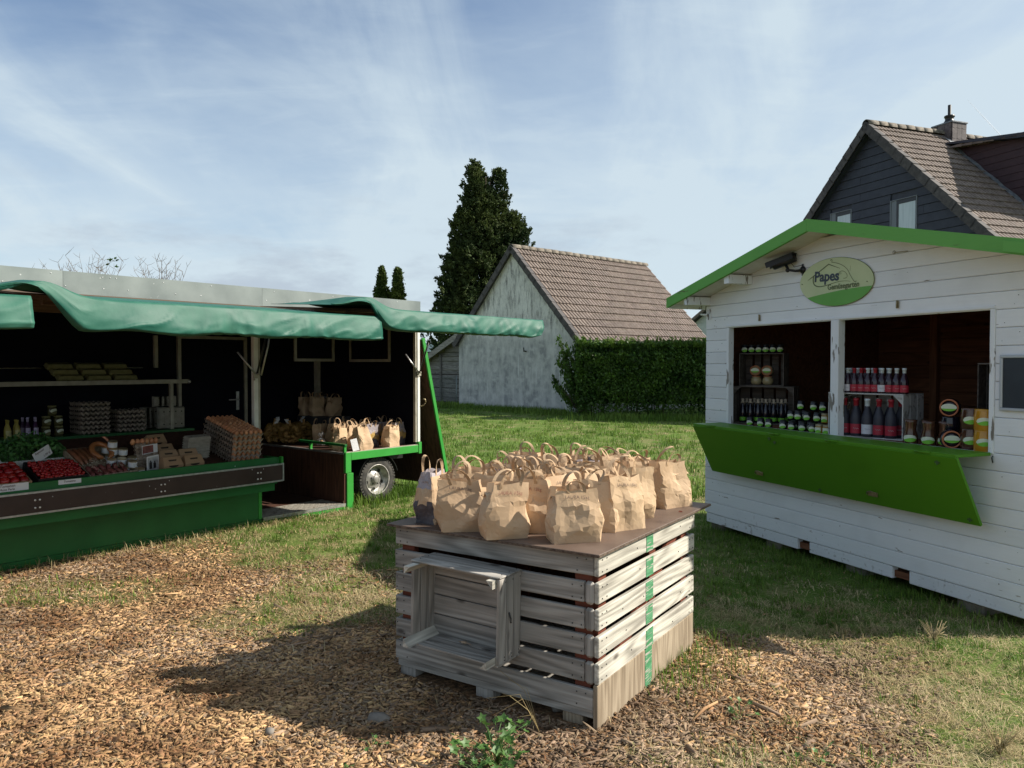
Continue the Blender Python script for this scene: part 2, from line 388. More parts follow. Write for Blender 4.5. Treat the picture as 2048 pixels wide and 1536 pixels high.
# frames of the four buildings and the display box (metres, found from the photograph's perspective)
FK = frame((1.99, 7.90), (0.3762, -0.9265))        # sales hut
FT = frame((-1.84, 8.50), (0.6361, 0.7716))        # market trailer
FB = frame((-1.975, 28.70), (0.6743, -0.7385))     # barn, origin at the left corner of its gable
FH = frame((11.03, 23.8), (0.3584, -0.9336))       # dark house, origin below the gable's top
FD = frame((-0.601, 3.951), (0.8387, -0.5446))     # display box, origin at its left corner

def gz(x, y):
    """height of the ground"""
    def ss(a, b, t):
        t = min(1, max(0, (t - a) / (b - a))); return t * t * (3 - 2 * t)
    h = -0.085 * ss(1.0, 2.0, x) * ss(2.6, 3.8, y) * (1 - ss(9.0, 12.0, y))
    if y < 40: h += 0.018 * noise.noise(Vector((x * 0.9, y * 0.9, 0))) * (1 - ss(0.5, 1.2, 0 if 2.6 < y < 5.5 and -1.2 < x < 1.6 else 1.3) * 0.0)
    return h
# ------------------------------------------------------------------ the materials used
M_white_board = wood('white_painted_board', (0.20, 0.17, 0.14), (0.33, 0.30, 0.26), 'X', obj_var=0.05, bump=0.3, paint=((0.80, 0.82, 0.84), 0.69, 16.0), mud=0.40)
M_white_post = wood('white_painted_post', (0.16, 0.14, 0.12), (0.3, 0.28, 0.25), 'Z', obj_var=0.03, bump=0.3, paint=((0.80, 0.82, 0.84), 0.60, 18.0))
M_green_trim = wood('green_painted_trim', (0.10, 0.12, 0.05), (0.16, 0.2, 0.07), 'X', obj_var=0.04, bump=0.25, paint=((0.15, 0.40, 0.095), 0.67, 13.0))
M_green_flap = wood('green_flap_paint', (0.05, 0.12, 0.02), (0.08, 0.16, 0.04), 'X', rough=0.48, obj_var=0.0, bump=0.12, knots=False, paint=((0.083, 0.245, 0.014), 0.745, 9.0))
M_brown_board = wood('brown_inside_board', (0.09, 0.036, 0.018), (0.20, 0.085, 0.045), 'X', obj_var=0.2)
M_brown_beam = wood('brown_beam', (0.12, 0.05, 0.026), (0.26, 0.12, 0.065), 'Z', obj_var=0.1)
M_grey_wood = wood('weathered_grey_board', (0.125, 0.115, 0.10), (0.43, 0.405, 0.365), 'X', gscale=8, obj_var=0.13, bump=0.6)
M_grey_wood_z = wood('weathered_grey_upright', (0.13, 0.12, 0.105), (0.44, 0.41, 0.37), 'Z', gscale=8, obj_var=0.10, bump=0.6)
M_grey_wood_y = wood('weathered_grey_sunlit', (0.17, 0.155, 0.13), (0.66, 0.63, 0.54), 'Y', gscale=8, obj_var=0.10, bump=0.6)  # lighter copy of the grey board: the sunlit side is put into the colour
M_ply = wood('weathered_plywood', (0.15, 0.11, 0.07), (0.42, 0.345, 0.25), 'Z', gscale=11, obj_var=0.0, bump=0.7)
M_red_wood = wood('dull_red_wood', (0.09, 0.026, 0.014), (0.2, 0.06, 0.035), 'X', obj_var=0.1)
M_dark_crate = wood('dark_crate_wood', (0.06, 0.05, 0.042), (0.16, 0.14, 0.12), 'X', obj_var=0.2)
M_white_crate = wood('whitewashed_crate', (0.2, 0.19, 0.17), (0.4, 0.39, 0.36), 'X', obj_var=0.08, paint=((0.52, 0.52, 0.50), 0.56, 9.0))
M_shed = wood('old_shed_board', (0.10, 0.095, 0.085), (0.27, 0.26, 0.24), 'X', obj_var=0.2)
M_stripe = mat('green_stripe_paint', (0.035, 0.19, 0.07), (0.085, 0.26, 0.13), rough=0.8, scale=30, stretch=(1, 0.25, 2.5), speck=((0.36, 0.34, 0.29), 46, 0.56), bump=0.3)
M_top = mat('brown_phenolic_board', (0.09, 0.058, 0.042), (0.145, 0.10, 0.075), rough=0.42, rough2=0.62, scale=5, detail=9, speck=((0.2, 0.17, 0.14), 60, 0.70), bump=0.06, bscale=300)
M_top_edge = mat('board_edge', (0.05, 0.03, 0.02), (0.14, 0.10, 0.07), rough=0.8, scale=60)
M_tgreen = mat('trailer_green_shaded', (0.008, 0.105, 0.022), (0.012, 0.13, 0.028), rough=0.38, scale=4, detail=8, speck=((0.10, 0.11, 0.06), 48, 0.76), bump=0.04, bscale=50)  # trailer green as it looks in shade, darkness put into the colour
M_tgreen2 = mat('trailer_green_sunlit', (0.028, 0.245, 0.032), (0.034, 0.28, 0.04), rough=0.4, scale=5, detail=8, speck=((0.13, 0.14, 0.08), 50, 0.74), bump=0.05, bscale=50)  # same green as it looks in sun, a lighter copy for the lit parts
M_galv = mat('galvanised_sheet', (0.155, 0.185, 0.180), (0.225, 0.26, 0.25), rough=0.5, metal=0.3, scale=3.0, detail=10, obj_var=0.05, speck=((0.55, 0.57, 0.56), 26, 0.72), bump=0.05, bscale=8)
M_alu = mat('aluminium', (0.42, 0.42, 0.41), (0.58, 0.58, 0.57), rough=0.38, metal=0.8, scale=30)
M_zinc = mat('bright_zinc', (0.72, 0.73, 0.74), (0.8, 0.8, 0.8), rough=0.35, metal=0.5, scale=30)
M_chequer = mat('worn_chequer_plate', (0.33, 0.30, 0.25), (0.48, 0.45, 0.39), rough=0.5, metal=0.35, scale=20, speck=((0.14, 0.09, 0.05), 12, 0.60))
M_maroon = mat('dark_brown_panel', (0.030, 0.017, 0.014), (0.050, 0.030, 0.026), rough=0.36, scale=4, detail=9, speck=((0.12, 0.11, 0.10), 38, 0.71))
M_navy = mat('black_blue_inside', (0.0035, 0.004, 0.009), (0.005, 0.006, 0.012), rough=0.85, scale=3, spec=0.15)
M_brownply = wood('dark_brown_plywood', (0.030, 0.014, 0.009), (0.11, 0.05, 0.032), 'Z', obj_var=0.0)
M_under = wood('brown_flap_underside', (0.07, 0.045, 0.028), (0.14, 0.095, 0.06), 'X', obj_var=0.0)
M_cream = mat('cream_frame_paint', (0.30, 0.28, 0.22), (0.40, 0.37, 0.30), rough=0.5, scale=12)
M_tpost = mat('white_trailer_post', (0.60, 0.60, 0.56), (0.72, 0.72, 0.68), rough=0.5, scale=9, speck=((0.3, 0.28, 0.22), 30, 0.7))
M_tarp = mat('green_tarpaulin', (0.014, 0.100, 0.070), (0.040, 0.145, 0.102), rough=0.42, scale=7, detail=8, bump=0.10, bscale=9, bdist=0.02, trans=0.10, spec=0.26, rough2=0.62)
M_black = mat('black_plastic', (0.008, 0.008, 0.01), rough=0.45)
M_blackmetal = mat('black_metal', (0.012, 0.012, 0.012), rough=0.4)
M_tyre = mat('tyre_rubber', (0.022, 0.021, 0.020), (0.06, 0.055, 0.047), rough=0.85, scale=14, bump=0.2)
M_rim = mat('dusty_rim', (0.22, 0.21, 0.19), (0.50, 0.48, 0.44), rough=0.45, metal=0.4, scale=14)
M_kraft = mat('kraft_paper', (0.50, 0.345, 0.21), (0.60, 0.43, 0.275), rough=0.75, scale=7, detail=8, obj_var=0.08, bump=0.25, bscale=30, bdist=0.006, trans=0.12, spec=0.3)
M_kraft_h = mat('kraft_handle', (0.42, 0.285, 0.17), (0.52, 0.365, 0.23), rough=0.8, scale=20, obj_var=0.1, trans=0.12, spec=0.2)
M_print_g = mat('grey_print', (0.22, 0.19, 0.20), (0.34, 0.30, 0.31), rough=0.55, scale=9, bump=0.6, bscale=16, bdist=0.025)
M_print_d = mat('dark_print', (0.035, 0.033, 0.04), (0.10, 0.09, 0.10), rough=0.5, scale=14, bump=0.6, bscale=16, bdist=0.025)
M_print_o = mat('golden_field_print', (0.42, 0.27, 0.07), (0.24, 0.17, 0.07), rough=0.55, scale=11, bump=0.4)
M_ink = mat('dark_ink', (0.10, 0.065, 0.06), rough=0.7)
M_redink = mat('red_ink', (0.28, 0.10, 0.08), rough=0.7)
M_blackboard = mat('blackboard_slate', (0.016, 0.023, 0.032), (0.028, 0.037, 0.048), rough=0.5, scale=4, detail=9)
M_silver = mat('silver_frame', (0.48, 0.50, 0.53), rough=0.4, metal=0.3)
M_sign = mat('pale_lime_sign', (0.49, 0.56, 0.30), (0.56, 0.61, 0.35), rough=0.45, scale=4, detail=8, speck=((0.4, 0.46, 0.16), 7, 0.68))
M_signg = mat('sign_green', (0.105, 0.34, 0.04), (0.12, 0.37, 0.05), rough=0.45, scale=4)
M_signk = mat('sign_dark', (0.035, 0.05, 0.07), rough=0.5)
M_signo = mat('sign_olive', (0.10, 0.13, 0.045), rough=0.5)
M_lab_w = mat('label_white', (0.62, 0.66, 0.52), rough=0.5)
M_lab_g = mat('label_green', (0.16, 0.46, 0.03), rough=0.5)
M_glass_dk = mat('dark_jam_glass', (0.006, 0.006, 0.012), (0.012, 0.01, 0.018), rough=0.10, spec=0.6)
M_glass_br = mat('brown_preserve_glass', (0.055, 0.022, 0.013), (0.10, 0.045, 0.025), rough=0.12, spec=0.6, scale=20)
M_glass_or = mat('orange_preserve_glass', (0.42, 0.19, 0.015), (0.5, 0.25, 0.02), rough=0.12, scale=20)
M_glass_ye = mat('pale_mustard_glass', (0.30, 0.25, 0.13), (0.38, 0.32, 0.18), rough=0.15, scale=20)
M_honey = mat('honey_glass', (0.28, 0.14, 0.02), (0.35, 0.2, 0.04), rough=0.12, scale=20)
M_wine = mat('dark_wine_bottle', (0.022, 0.007, 0.016), (0.032, 0.012, 0.022), rough=0.13, spec=0.6)
M_wine_f = mat('frosted_bottle', (0.022, 0.022, 0.034), (0.035, 0.034, 0.048), rough=0.5)
M_capw = mat('white_cap', (0.62, 0.68, 0.70), rough=0.4)
M_capr = mat('red_cap', (0.33, 0.018, 0.03), rough=0.4)
M_labr = mat('red_label', (0.42, 0.022, 0.045), (0.38, 0.02, 0.04), rough=0.5)
M_labw2 = mat('white_paper_label', (0.62, 0.62, 0.66), rough=0.5)
M_rubber = mat('orange_rubber_seal', (0.42, 0.14, 0.06), rough=0.6)
M_raffia = mat('raffia_cloth', (0.33, 0.27, 0.19), (0.45, 0.38, 0.28), rough=0.9, scale=40)
M_tray = mat('egg_tray_pulp', (0.25, 0.20, 0.16), (0.34, 0.28, 0.23), rough=0.92, scale=14, obj_var=0.08, bump=0.3)
M_pulp_g = mat('olive_pulp', (0.15, 0.14, 0.055), (0.20, 0.19, 0.08), rough=0.9, scale=20, obj_var=0.12)
M_pulp_k = mat('grey_pulp', (0.26, 0.24, 0.20), (0.33, 0.31, 0.26), rough=0.9, scale=20, obj_var=0.1)
M_egg = mat('brown_egg', (0.42, 0.17, 0.075), (0.52, 0.25, 0.12), rough=0.5, scale=8, obj_var=0.2)
M_card = mat('brown_cardboard', (0.27, 0.17, 0.09), (0.33, 0.21, 0.12), rough=0.85, scale=8, obj_var=0.08)
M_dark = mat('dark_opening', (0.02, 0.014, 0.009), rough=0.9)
M_tom = mat('tomato_red', (0.26, 0.008, 0.010), (0.32, 0.016, 0.012), rough=0.18, scale=8, obj_var=0.15)
M_stalk = mat('green_stalk', (0.05, 0.12, 0.02), rough=0.8)
M_saus = mat('brown_sausage', (0.12, 0.045, 0.02), (0.20, 0.08, 0.036), rough=0.45, scale=18, obj_var=0.2, bump=0.3)
M_saus2 = mat('dark_red_salami', (0.09, 0.018, 0.014), (0.22, 0.07, 0.06), rough=0.5, scale=26, obj_var=0.2, bump=0.3)
M_saus3 = mat('ring_sausage_skin', (0.24, 0.085, 0.025), (0.30, 0.12, 0.04), rough=0.4, scale=18)
M_string = mat('pale_string', (0.5, 0.44, 0.34), rough=0.8)
M_can = mat('white_tin_label', (0.58, 0.62, 0.66), rough=0.5)
M_tin = mat('tin_metal', (0.5, 0.42, 0.26), rough=0.3, metal=0.7)
M_paper = mat('white_card', (0.62, 0.62, 0.63), rough=0.6)
M_yellow = mat('yellow_liqueur', (0.36, 0.30, 0.07), rough=0.25)
M_purple = mat('purple_liqueur', (0.04, 0.012, 0.05), rough=0.2)
M_lilac = mat('lilac_label', (0.42, 0.36, 0.52), rough=0.5)
M_pot = mat('potato_skin', (0.30, 0.17, 0.055), (0.42, 0.26, 0.10), rough=0.75, scale=20, island=0.25)
M_cello = mat('crinkled_cellophane', (0.75, 0.75, 0.74), rough=0.12, spec=0.9, island=0.2)
M_leafg = mat('salad_leaf', (0.03, 0.10, 0.018), (0.05, 0.15, 0.03), rough=0.6, scale=8, island=0.5)
M_plaster = None
M_tile = mat('brown_roof_tile', (0.130, 0.096, 0.076), (0.215, 0.168, 0.138), rough=0.75, scale=9, detail=8, obj_var=0.14, bump=0.3, bscale=40)
M_tile_i = mat('brown_roof_tile_far', (0.130, 0.096, 0.076), (0.215, 0.168, 0.138), rough=0.75, scale=3, detail=8, island=0.14, bump=0.3, bscale=40)
M_ridge = mat('ridge_tile_clay', (0.10, 0.083, 0.063), (0.21, 0.18, 0.14), rough=0.85, scale=12, detail=8, obj_var=0.12, bump=0.3)
M_verge = mat('dark_verge_tile', (0.055, 0.05, 0.05), (0.095, 0.085, 0.082), rough=0.8, scale=9, obj_var=0.15)
M_slate = mat('anthracite_cladding', (0.024, 0.028, 0.042), (0.035, 0.040, 0.057), rough=0.62, scale=5, detail=8, obj_var=0.07)
M_wineclad = mat('dark_red_cladding', (0.040, 0.018, 0.022), (0.055, 0.026, 0.03), rough=0.6, scale=5, obj_var=0.06)
M_slate_c = mat('chimney_slate', (0.075, 0.06, 0.058), (0.13, 0.105, 0.10), rough=0.7, scale=8, obj_var=0.2)
M_lead = mat('lead_flashing', (0.13, 0.145, 0.165), (0.24, 0.255, 0.27), rough=0.6, metal=0.3, scale=9, bump=0.3)
M_winframe = mat('grey_window_reveal', (0.16, 0.18, 0.20), rough=0.5)
M_windark = mat('dark_window_frame', (0.02, 0.022, 0.026), rough=0.4)
M_curtain = mat('pane_with_white_curtain', (0.42, 0.50, 0.52), (0.56, 0.64, 0.66), rough=0.25, scale=9, stretch=(6, 1, 0.15), spec=0.8)
M_white_wall = mat('far_white_boards', (0.5, 0.53, 0.54), (0.6, 0.63, 0.64), rough=0.8, scale=4, obj_var=0.05)
M_bark = mat('bark', (0.06, 0.045, 0.03), (0.13, 0.10, 0.07), rough=0.95, scale=14, bump=0.5)
M_twig = mat('bare_twig', (0.10, 0.075, 0.055), (0.16, 0.12, 0.09), rough=0.9, scale=14)
M_cyp = mat('cypress_spray', (0.026, 0.046, 0.016), (0.075, 0.10, 0.028), rough=0.75, scale=0.8, detail=4, island=0.45, trans=0.2, spec=0.2)
M_thuja = mat('thuja_spray', (0.04, 0.068, 0.014), (0.085, 0.115, 0.022), rough=0.75, scale=0.8, island=0.35, trans=0.2, spec=0.2)
M_hedge = mat('hedge_leaf', (0.030, 0.072, 0.012), (0.085, 0.16, 0.022), rough=0.5, scale=2.0, island=0.5, trans=0.35, spec=0.35)
M_hedge_lit = mat('sunlit_hedge_leaf', (0.09, 0.17, 0.02), (0.19, 0.29, 0.045), rough=0.5, scale=2.0, island=0.4, trans=0.4, spec=0.35)  # paler leaf colour that paints sunlight onto the hedge top
M_hcore = mat('hedge_inner_shade', (0.008, 0.014, 0.004), rough=1.0, spec=0.0)  # near-black green painting the shade inside the hedge
M_grass = mat('green_grass_blade', (0.085, 0.165, 0.020), (0.17, 0.26, 0.045), rough=0.6, scale=0.9, island=0.40, trans=0.35, spec=0.3)
M_straw = mat('dry_straw_blade', (0.36, 0.28, 0.14), (0.50, 0.41, 0.24), rough=0.8, scale=1.5, island=0.35, trans=0.2, spec=0.2)
M_chip = mat('wood_chip', (0.19, 0.098, 0.045), (0.49, 0.315, 0.16), rough=0.85, scale=2.2, detail=3, island=0.42, spec=0.2)
M_chip2 = mat('grey_wood_chip', (0.15, 0.10, 0.062), (0.34, 0.245, 0.165), rough=0.9, scale=2.2, detail=3, island=0.42, spec=0.2)
M_weed = mat('broad_weed_leaf', (0.06, 0.15, 0.03), (0.11, 0.23, 0.05), rough=0.5, scale=8, island=0.25, trans=0.25)
M_soffit = mat('white_soffit', (0.62, 0.61, 0.57), (0.70, 0.69, 0.65), rough=0.7, scale=8)  # slightly greyer white for the soffit boards
M_hill = mat('hazed_wooded_hill', (0.075, 0.11, 0.12), (0.11, 0.15, 0.16), rough=1.0, scale=0.02, detail=8, spec=0.0)  # forest colour with bluish distance haze mixed in
M_brass = mat('old_brass', (0.22, 0.17, 0.09), (0.34, 0.28, 0.17), rough=0.4, metal=0.6, scale=30)
M_stone = mat('grey_stone', (0.16, 0.14, 0.12), (0.3, 0.27, 0.23), rough=0.9, scale=9, bump=0.3)
# ------------------------------------------------------------------ ground
def ground_material():
    m = bpy.data.materials.new('ground_surface'); m.use_nodes = True; t = m.node_tree; t.nodes.clear(); K = t.links.new
    def n(ty, **k):
        x = t.nodes.new(ty)
        for a, b in k.items(): setattr(x, a, b)
        return x
    out = n('ShaderNodeOutputMaterial'); bs = n('ShaderNodeBsdfPrincipled'); K(bs.outputs[0], out.inputs[0]); bs.inputs['Roughness'].default_value = 0.95
    bs.inputs['Specular IOR Level'].default_value = 0.15
    g = n('ShaderNodeNewGeometry')
    at = n('ShaderNodeAttribute', attribute_name='cover')         # 0 chips and soil .. 1 grass
    def noi(s, d=6, r=0.6):
        x = n('ShaderNodeTexNoise'); x.inputs['Scale'].default_value = s; x.inputs['Detail'].default_value = d; x.inputs['Roughness'].default_value = r; K(g.outputs['Position'], x.inputs['Vector']); return x
    def mixc(f, a, b):
        x = n('ShaderNodeMix', data_type='RGBA'); K(f, x.inputs['Factor'])
        for i, q in ((6, a), (7, b)):
            if isinstance(q, tuple): x.inputs[i].default_value = (*q, 1)
            else: K(q, x.inputs[i])
        return x.outputs[2]
    def rng_(v, lo, hi):
        x = n('ShaderNodeMapRange'); x.inputs[1].default_value = lo; x.inputs[2].default_value = hi; K(v, x.inputs[0]); return x.outputs[0]
    a = noi(38, 6); b = noi(3.0, 5); c = noi(110, 3); d = noi(0.5, 4)
    chips = mixc(rng_(a.outputs['Fac'], 0.40, 0.62), (0.075, 0.045, 0.026), (0.30, 0.17, 0.085))
    chips = mixc(rng_(b.outputs['Fac'], 0.42, 0.66), chips, (0.15, 0.10, 0.06))
    grass = mixc(rng_(c.outputs['Fac'], 0.38, 0.62), (0.05, 0.095, 0.014), (0.13, 0.21, 0.035))
    dry = mixc(rng_(a.outputs['Fac'], 0.35, 0.65), (0.15, 0.12, 0.055), (0.30, 0.25, 0.13))
    gr = mixc(rng_(b.outputs['Fac'], 0.40, 0.70), grass, dry)
    far = mixc(rng_(d.outputs['Fac'], 0.45, 0.62), gr, grass)
    col = mixc(at.outputs['Fac'], chips, far)
    K(col, bs.inputs['Base Color'])
    bu = n('ShaderNodeBump'); bu.inputs['Strength'].default_value = 0.8; bu.inputs['Distance'].default_value = 0.02; K(a.outputs['Fac'], bu.inputs['Height']); K(bu.outputs[0], bs.inputs['Normal'])
    return m

def sstep(a, b, t): t = np.clip((t - a) / (b - a), 0, 1); return t * t * (3 - 2 * t)
# a cheap smooth random field for scattering
_G = rng.random((64, 64))
def fld(x, y, s):
    x = x * s; y = y * s; xi = np.floor(x).astype(int); yi = np.floor(y).astype(int); fx = x - xi; fy = y - yi
    fx = fx * fx * (3 - 2 * fx); fy = fy * fy * (3 - 2 * fy)
    a = _G[xi % 64, yi % 64]; b = _G[(xi + 1) % 64, yi % 64]; c = _G[xi % 64, (yi + 1) % 64]; d = _G[(xi + 1) % 64, (yi + 1) % 64]
    return (a * (1 - fx) + b * fx) * (1 - fy) + (c * (1 - fx) + d * fx) * fy
def cover(x, y):
    """how grassy the ground is, 0..1"""
    n1 = fld(x + 50, y + 50, 1.3) - 0.5; n2 = fld(x + 20, y + 9, 3.7) - 0.5
    w = n1 * 0.9 + n2 * 0.5
    back = sstep(5.3, 6.6, y + 0.22 * (x + 1.2) + w * 1.2)                       # lawn beyond the chip path
    strip = 0.75 * np.exp(-((x + 3.3) / 1.3) ** 2 - ((y - 5.0 + 0.25 * x) / 0.35) ** 2 * 0.0) * sstep(4.9, 5.15, y) * (1 - sstep(5.6, 5.9, y)) * sstep(-2.0, -2.6, x)
    right = sstep(1.45, 2.3, x + w * 0.7) * (1 - 0.25 * sstep(0.1, 0.4, n2))     # right of the box, in front of the hut
    right = np.maximum(right, sstep(4.55, 4.9, y + w * 0.5) * sstep(0.9, 1.3, x + w * .3))
    mid = sstep(4.4, 4.9, y + w * 0.9) * sstep(-1.9, -1.2, x + w)
    bot = 0.5 * sstep(0.55, 0.8, fld(x, y, 1.9)) * sstep(-0.6, 0.4, x) * sstep(3.25, 3.0, y)
    return np.clip(np.maximum.reduce([back, strip * 0.55, right, mid * 0.6, bot]), 0, 1)

def build_ground():
    nx, ny = 300, 300
    u = np.linspace(-1, 1, nx); v = np.linspace(0, 1, ny)
    X = np.sign(u) * (6.5 * np.abs(u) + 1500 * np.abs(u) ** 9)
    Y = -4 + 17 * v + 1900 * v ** 10
    Y = np.concatenate([[-600, -60], Y]); ny += 2
    xx, yy = np.meshgrid(X, Y, indexing='ij')
    zz = np.array([[gz(a, b) for b in Y] for a in X])
    V = np.stack([xx, yy, zz], -1).reshape(-1, 3)
    i, j = np.meshgrid(np.arange(nx - 1), np.arange(ny - 1), indexing='ij')
    a = (i * ny + j).ravel(); Q = np.stack([a, a + ny, a + ny + 1, a + 1], -1)
    me = np_mesh('ground', V, Q, ground_material(), smooth=True)
    at = me.attributes.new('cover', 'FLOAT', 'POINT')
    at.data.foreach_set('value', cover(V[:, 0], V[:, 1]).astype(np.float32))
    ob('ground', me, kind='structure')
build_ground()
def gza(x, y):
    h = -0.085 * sstep(1.0, 2.0, x) * sstep(2.6, 3.8, y) * (1 - sstep(9.0, 12.0, y))
    return h + np.array([0.018 * noise.noise(Vector((a * 0.9, b * 0.9, 0))) if b < 40 else 0 for a, b in zip(x, y)])

# places where nothing may be scattered: (frame, x0, x1, y0, y1)
BLOCK = [(FD, -0.0, 1.16, -0.02, 1.22), (FK, 0.05, 3.6, 0.12, 3.0), (FT, -7, -1.0, -0.0, 2.2), (FT, -1.1, 0.03, -0.02, 2.2), (FB, 0.0, 6.1, -0.02, 7.0)]
def free(x, y):
    ok = np.ones(len(x), bool)
    for F, a, b, c, d in BLOCK:
        Mi = F.inverted(); lx = Mi[0][0] * x + Mi[0][1] * y + Mi[0][3]; ly = Mi[1][0] * x + Mi[1][1] * y + Mi[1][3]
        ok &= ~((lx > a) & (lx < b) & (ly > c) & (ly < d))
    return ok
def view_pts(n, y0, y1, pw=1.0, pad=0.06):
    """random ground points in the part of the ground the picture shows (and a little more)"""
    y = y0 + (y1 - y0) * rng.random(n) ** pw
    k = 1024 / 1540 + pad
    x = (rng.random(n) * 2 - 1) * (y * k + 0.5)
    return x, y

def chips(name, n, y0, y1, pw, L0, L1, mats, grey):
    x, y = view_pts(n, y0, y1, pw)
    c = cover(x, y); keep = (rng.random(n) > c * 1.15) & free(x, y)
    x, y = x[keep], y[keep]; n = len(x)
    z = gza(x, y) + rng.random(n) * 0.012
    Ln = (L0 + (L1 - L0) * rng.random(n) ** 2.2) * 0.5; Wd = Ln * (0.06 + 0.26 * rng.random(n) ** 1.8) + 0.001; Th = 0.0012 + 0.0035 * rng.random(n)
    yaw = rng.normal(0.15, 0.9, n); pit = rng.normal(0, 0.22, n); rol = rng.normal(0, 0.35, n)
    ca, sa, cb, sb, cr, sr = np.cos(yaw), np.sin(yaw), np.cos(pit), np.sin(pit), np.cos(rol), np.sin(rol)
    ax = np.stack([ca * cb, sa * cb, sb], -1)
    ay = np.stack([-sa * cr - ca * sb * sr, ca * cr - sa * sb * sr, cb * sr], -1)
    az = np.cross(ax, ay)
    P = np.stack([x, y, z], -1)
    cs = []
    for sz in (-1, 1):
        for sx, sy in ((-1, -1), (1, -1), (1, 1), (-1, 1)):
            kx = 1 + 0.35 * (rng.random(n) - .5); ky = 0.35 + 0.75 * rng.random(n)
            cs.append(P + ax * (sx * Ln * kx)[:, None] + ay * (sy * Wd * ky)[:, None] + az * (sz * Th)[:, None])
    V = np.stack(cs, 1).reshape(-1, 3)
    b = np.arange(n)[:, None] * 8
    F = np.concatenate([b + np.array(q) for q in ((4, 5, 6, 7), (0, 1, 5, 4), (1, 2, 6, 5), (2, 3, 7, 6), (3, 0, 4, 7))])
    g = (fld(P[:, 0] + 7, P[:, 1] + 3, 1.1) + rng.random(n) * 0.7 + sstep(-0.6, 0.8, x) * 0.5 > grey)
    mi = np.concatenate([g] * 5).astype(int)
    o = ob(name, np_mesh(name, V, F, mats, mi=mi), kind='stuff')
    return o
chips('wood_chips', 66000, 1.9, 4.6, 0.75, 0.011, 0.062, [M_chip, M_chip2], 1.05)
chips('wood_chips', 44000, 4.3, 7.4, 0.9, 0.015, 0.060, [M_chip, M_chip2], 1.05)
def splinters(n, y0, y1, pw):
    x, y = view_pts(n, y0, y1, pw); k = (rng.random(n) > cover(x, y) * 0.9) & free(x, y); x, y = x[k], y[k]; n = len(x)
    L = 0.004 + 0.014 * rng.random(n) ** 2; Wd = L * (0.08 + 0.3 * rng.random(n)); yaw = rng.random(n) * 6.283; pit = rng.normal(0, .3, n)
    ax = np.stack([np.cos(yaw) * np.cos(pit), np.sin(yaw) * np.cos(pit), np.sin(pit)], -1); ay = np.stack([-np.sin(yaw), np.cos(yaw), rng.normal(0, .4, n)], -1)
    P = np.stack([x, y, gza(x, y) + 0.006 + rng.random(n) * .012], -1)
    V = np.stack([P - ax * L[:, None], P + ay * Wd[:, None], P + ax * L[:, None], P - ay * Wd[:, None]], 1).reshape(-1, 3)
    ob('wood_splinters', np_mesh('wood_splinters', V, np.arange(4 * n).reshape(-1, 4), [M_chip, M_chip2], mi=(rng.random(n) < .35).astype(int)), kind='stuff')
splinters(110000, 1.9, 6.8, 0.8)
chips('bark_pieces', 420, 2.0, 6.2, 0.8, 0.06, 0.15, [M_chip, M_chip2], 0.75)

def blades(name, x, y, h, w, lean, mat_, curl=0.5, zoff=0.0):
    n = len(x); z = gza(x, y) - 0.004 + zoff
    a = rng.random(n) * 6.283; d = np.stack([np.cos(a), np.sin(a), np.zeros(n)], -1); s = np.stack([-np.sin(a), np.cos(a), np.zeros(n)], -1)
    # width seen from anywhere: twist the blade a little
    P = np.stack([x, y, z], -1); up = np.array([0, 0, 1.0])
    m = P + d * (lean * h * 0.35)[:, None] + up * (h * np.cos(lean * 0.8) * 0.6)[:, None]
    tp = P + d * (lean * h * (0.6 + curl * 0.7))[:, None] + up * np.maximum(h * np.cos(np.minimum(lean * 1.25, 1.5)), 0.004)[:, None]
    V = np.stack([P - s * w[:, None] * .5, P + s * w[:, None] * .5, m - s * w[:, None] * .42, m + s * w[:, None] * .42, tp], 1).reshape(-1, 3)
    b = np.arange(n)[:, None] * 5
    F = np.concatenate([b + np.array(q) for q in ((0, 1, 3), (0, 3, 2), (2, 3, 4))])
    return ob(name, np_mesh(name, V, F, mat_), kind='stuff')
def grass(name, n, y0, y1, pw, hh, ww, mat_, lean0, cfun, clump=0.0, seedoff=0):
    x, y = view_pts(n, y0, y1, pw)
    if clump:
        k = rng.integers(0, max(8, int(n / 26)), n); x = x[k] + rng.normal(0, clump, n); y = y[k] + rng.normal(0, clump, n)
    p = cfun(x, y); keep = (rng.random(n) < p) & free(x, y) & (y > 1.7); x, y = x[keep], y[keep]; n = len(x)
    h = hh * (0.45 + 0.9 * rng.random(n)); w = ww * (0.6 + 0.8 * rng.random(n)); lean = np.abs(rng.normal(lean0, 0.35, n))
    return blades(name, x, y, h, w, lean, mat_)
gfield = lambda x, y: sstep(0.3, 0.65, fld(x + 3, y + 31, 0.55) * 0.6 + fld(x, y, 2.3) * 0.4)
# in front: green tufts among the chips, straw lying about
grass('short_grass', 60000, 1.9, 5.2, 0.8, 0.045, 0.0032, M_grass, 0.75, lambda x, y: cover(x, y) * (0.12 + 0.88 * sstep(0.45, 0.7, fld(x + 13, y + 31, 1.5))) * (1 - 0.35 * (y < 4.4)), 0.02)
grass('short_grass', 26000, 2.4, 5.2, 0.9, 0.075, 0.0036, M_grass, 0.6, lambda x, y: cover(x, y) * sstep(0.52, 0.72, fld(x + 8, y, 2.6)), 0.025)
grass('dry_grass', 90000, 1.9, 5.4, 0.8, 0.075, 0.0026, M_straw, 1.35, lambda x, y: sstep(0.1, 0.5, cover(x, y)) * (0.45 + 0.55 * (fld(x + 5, y + 5, 1.4) > 0.5)), 0.04)
grass('dry_grass', 26000, 1.9, 4.7, 0.8, 0.06, 0.0024, M_straw, 1.4, lambda x, y: 0.75 * sstep(0.2, 1.2, x) * (0.25 + 0.75 * (fld(x + 1, y + 7, 2.0) > .45)))
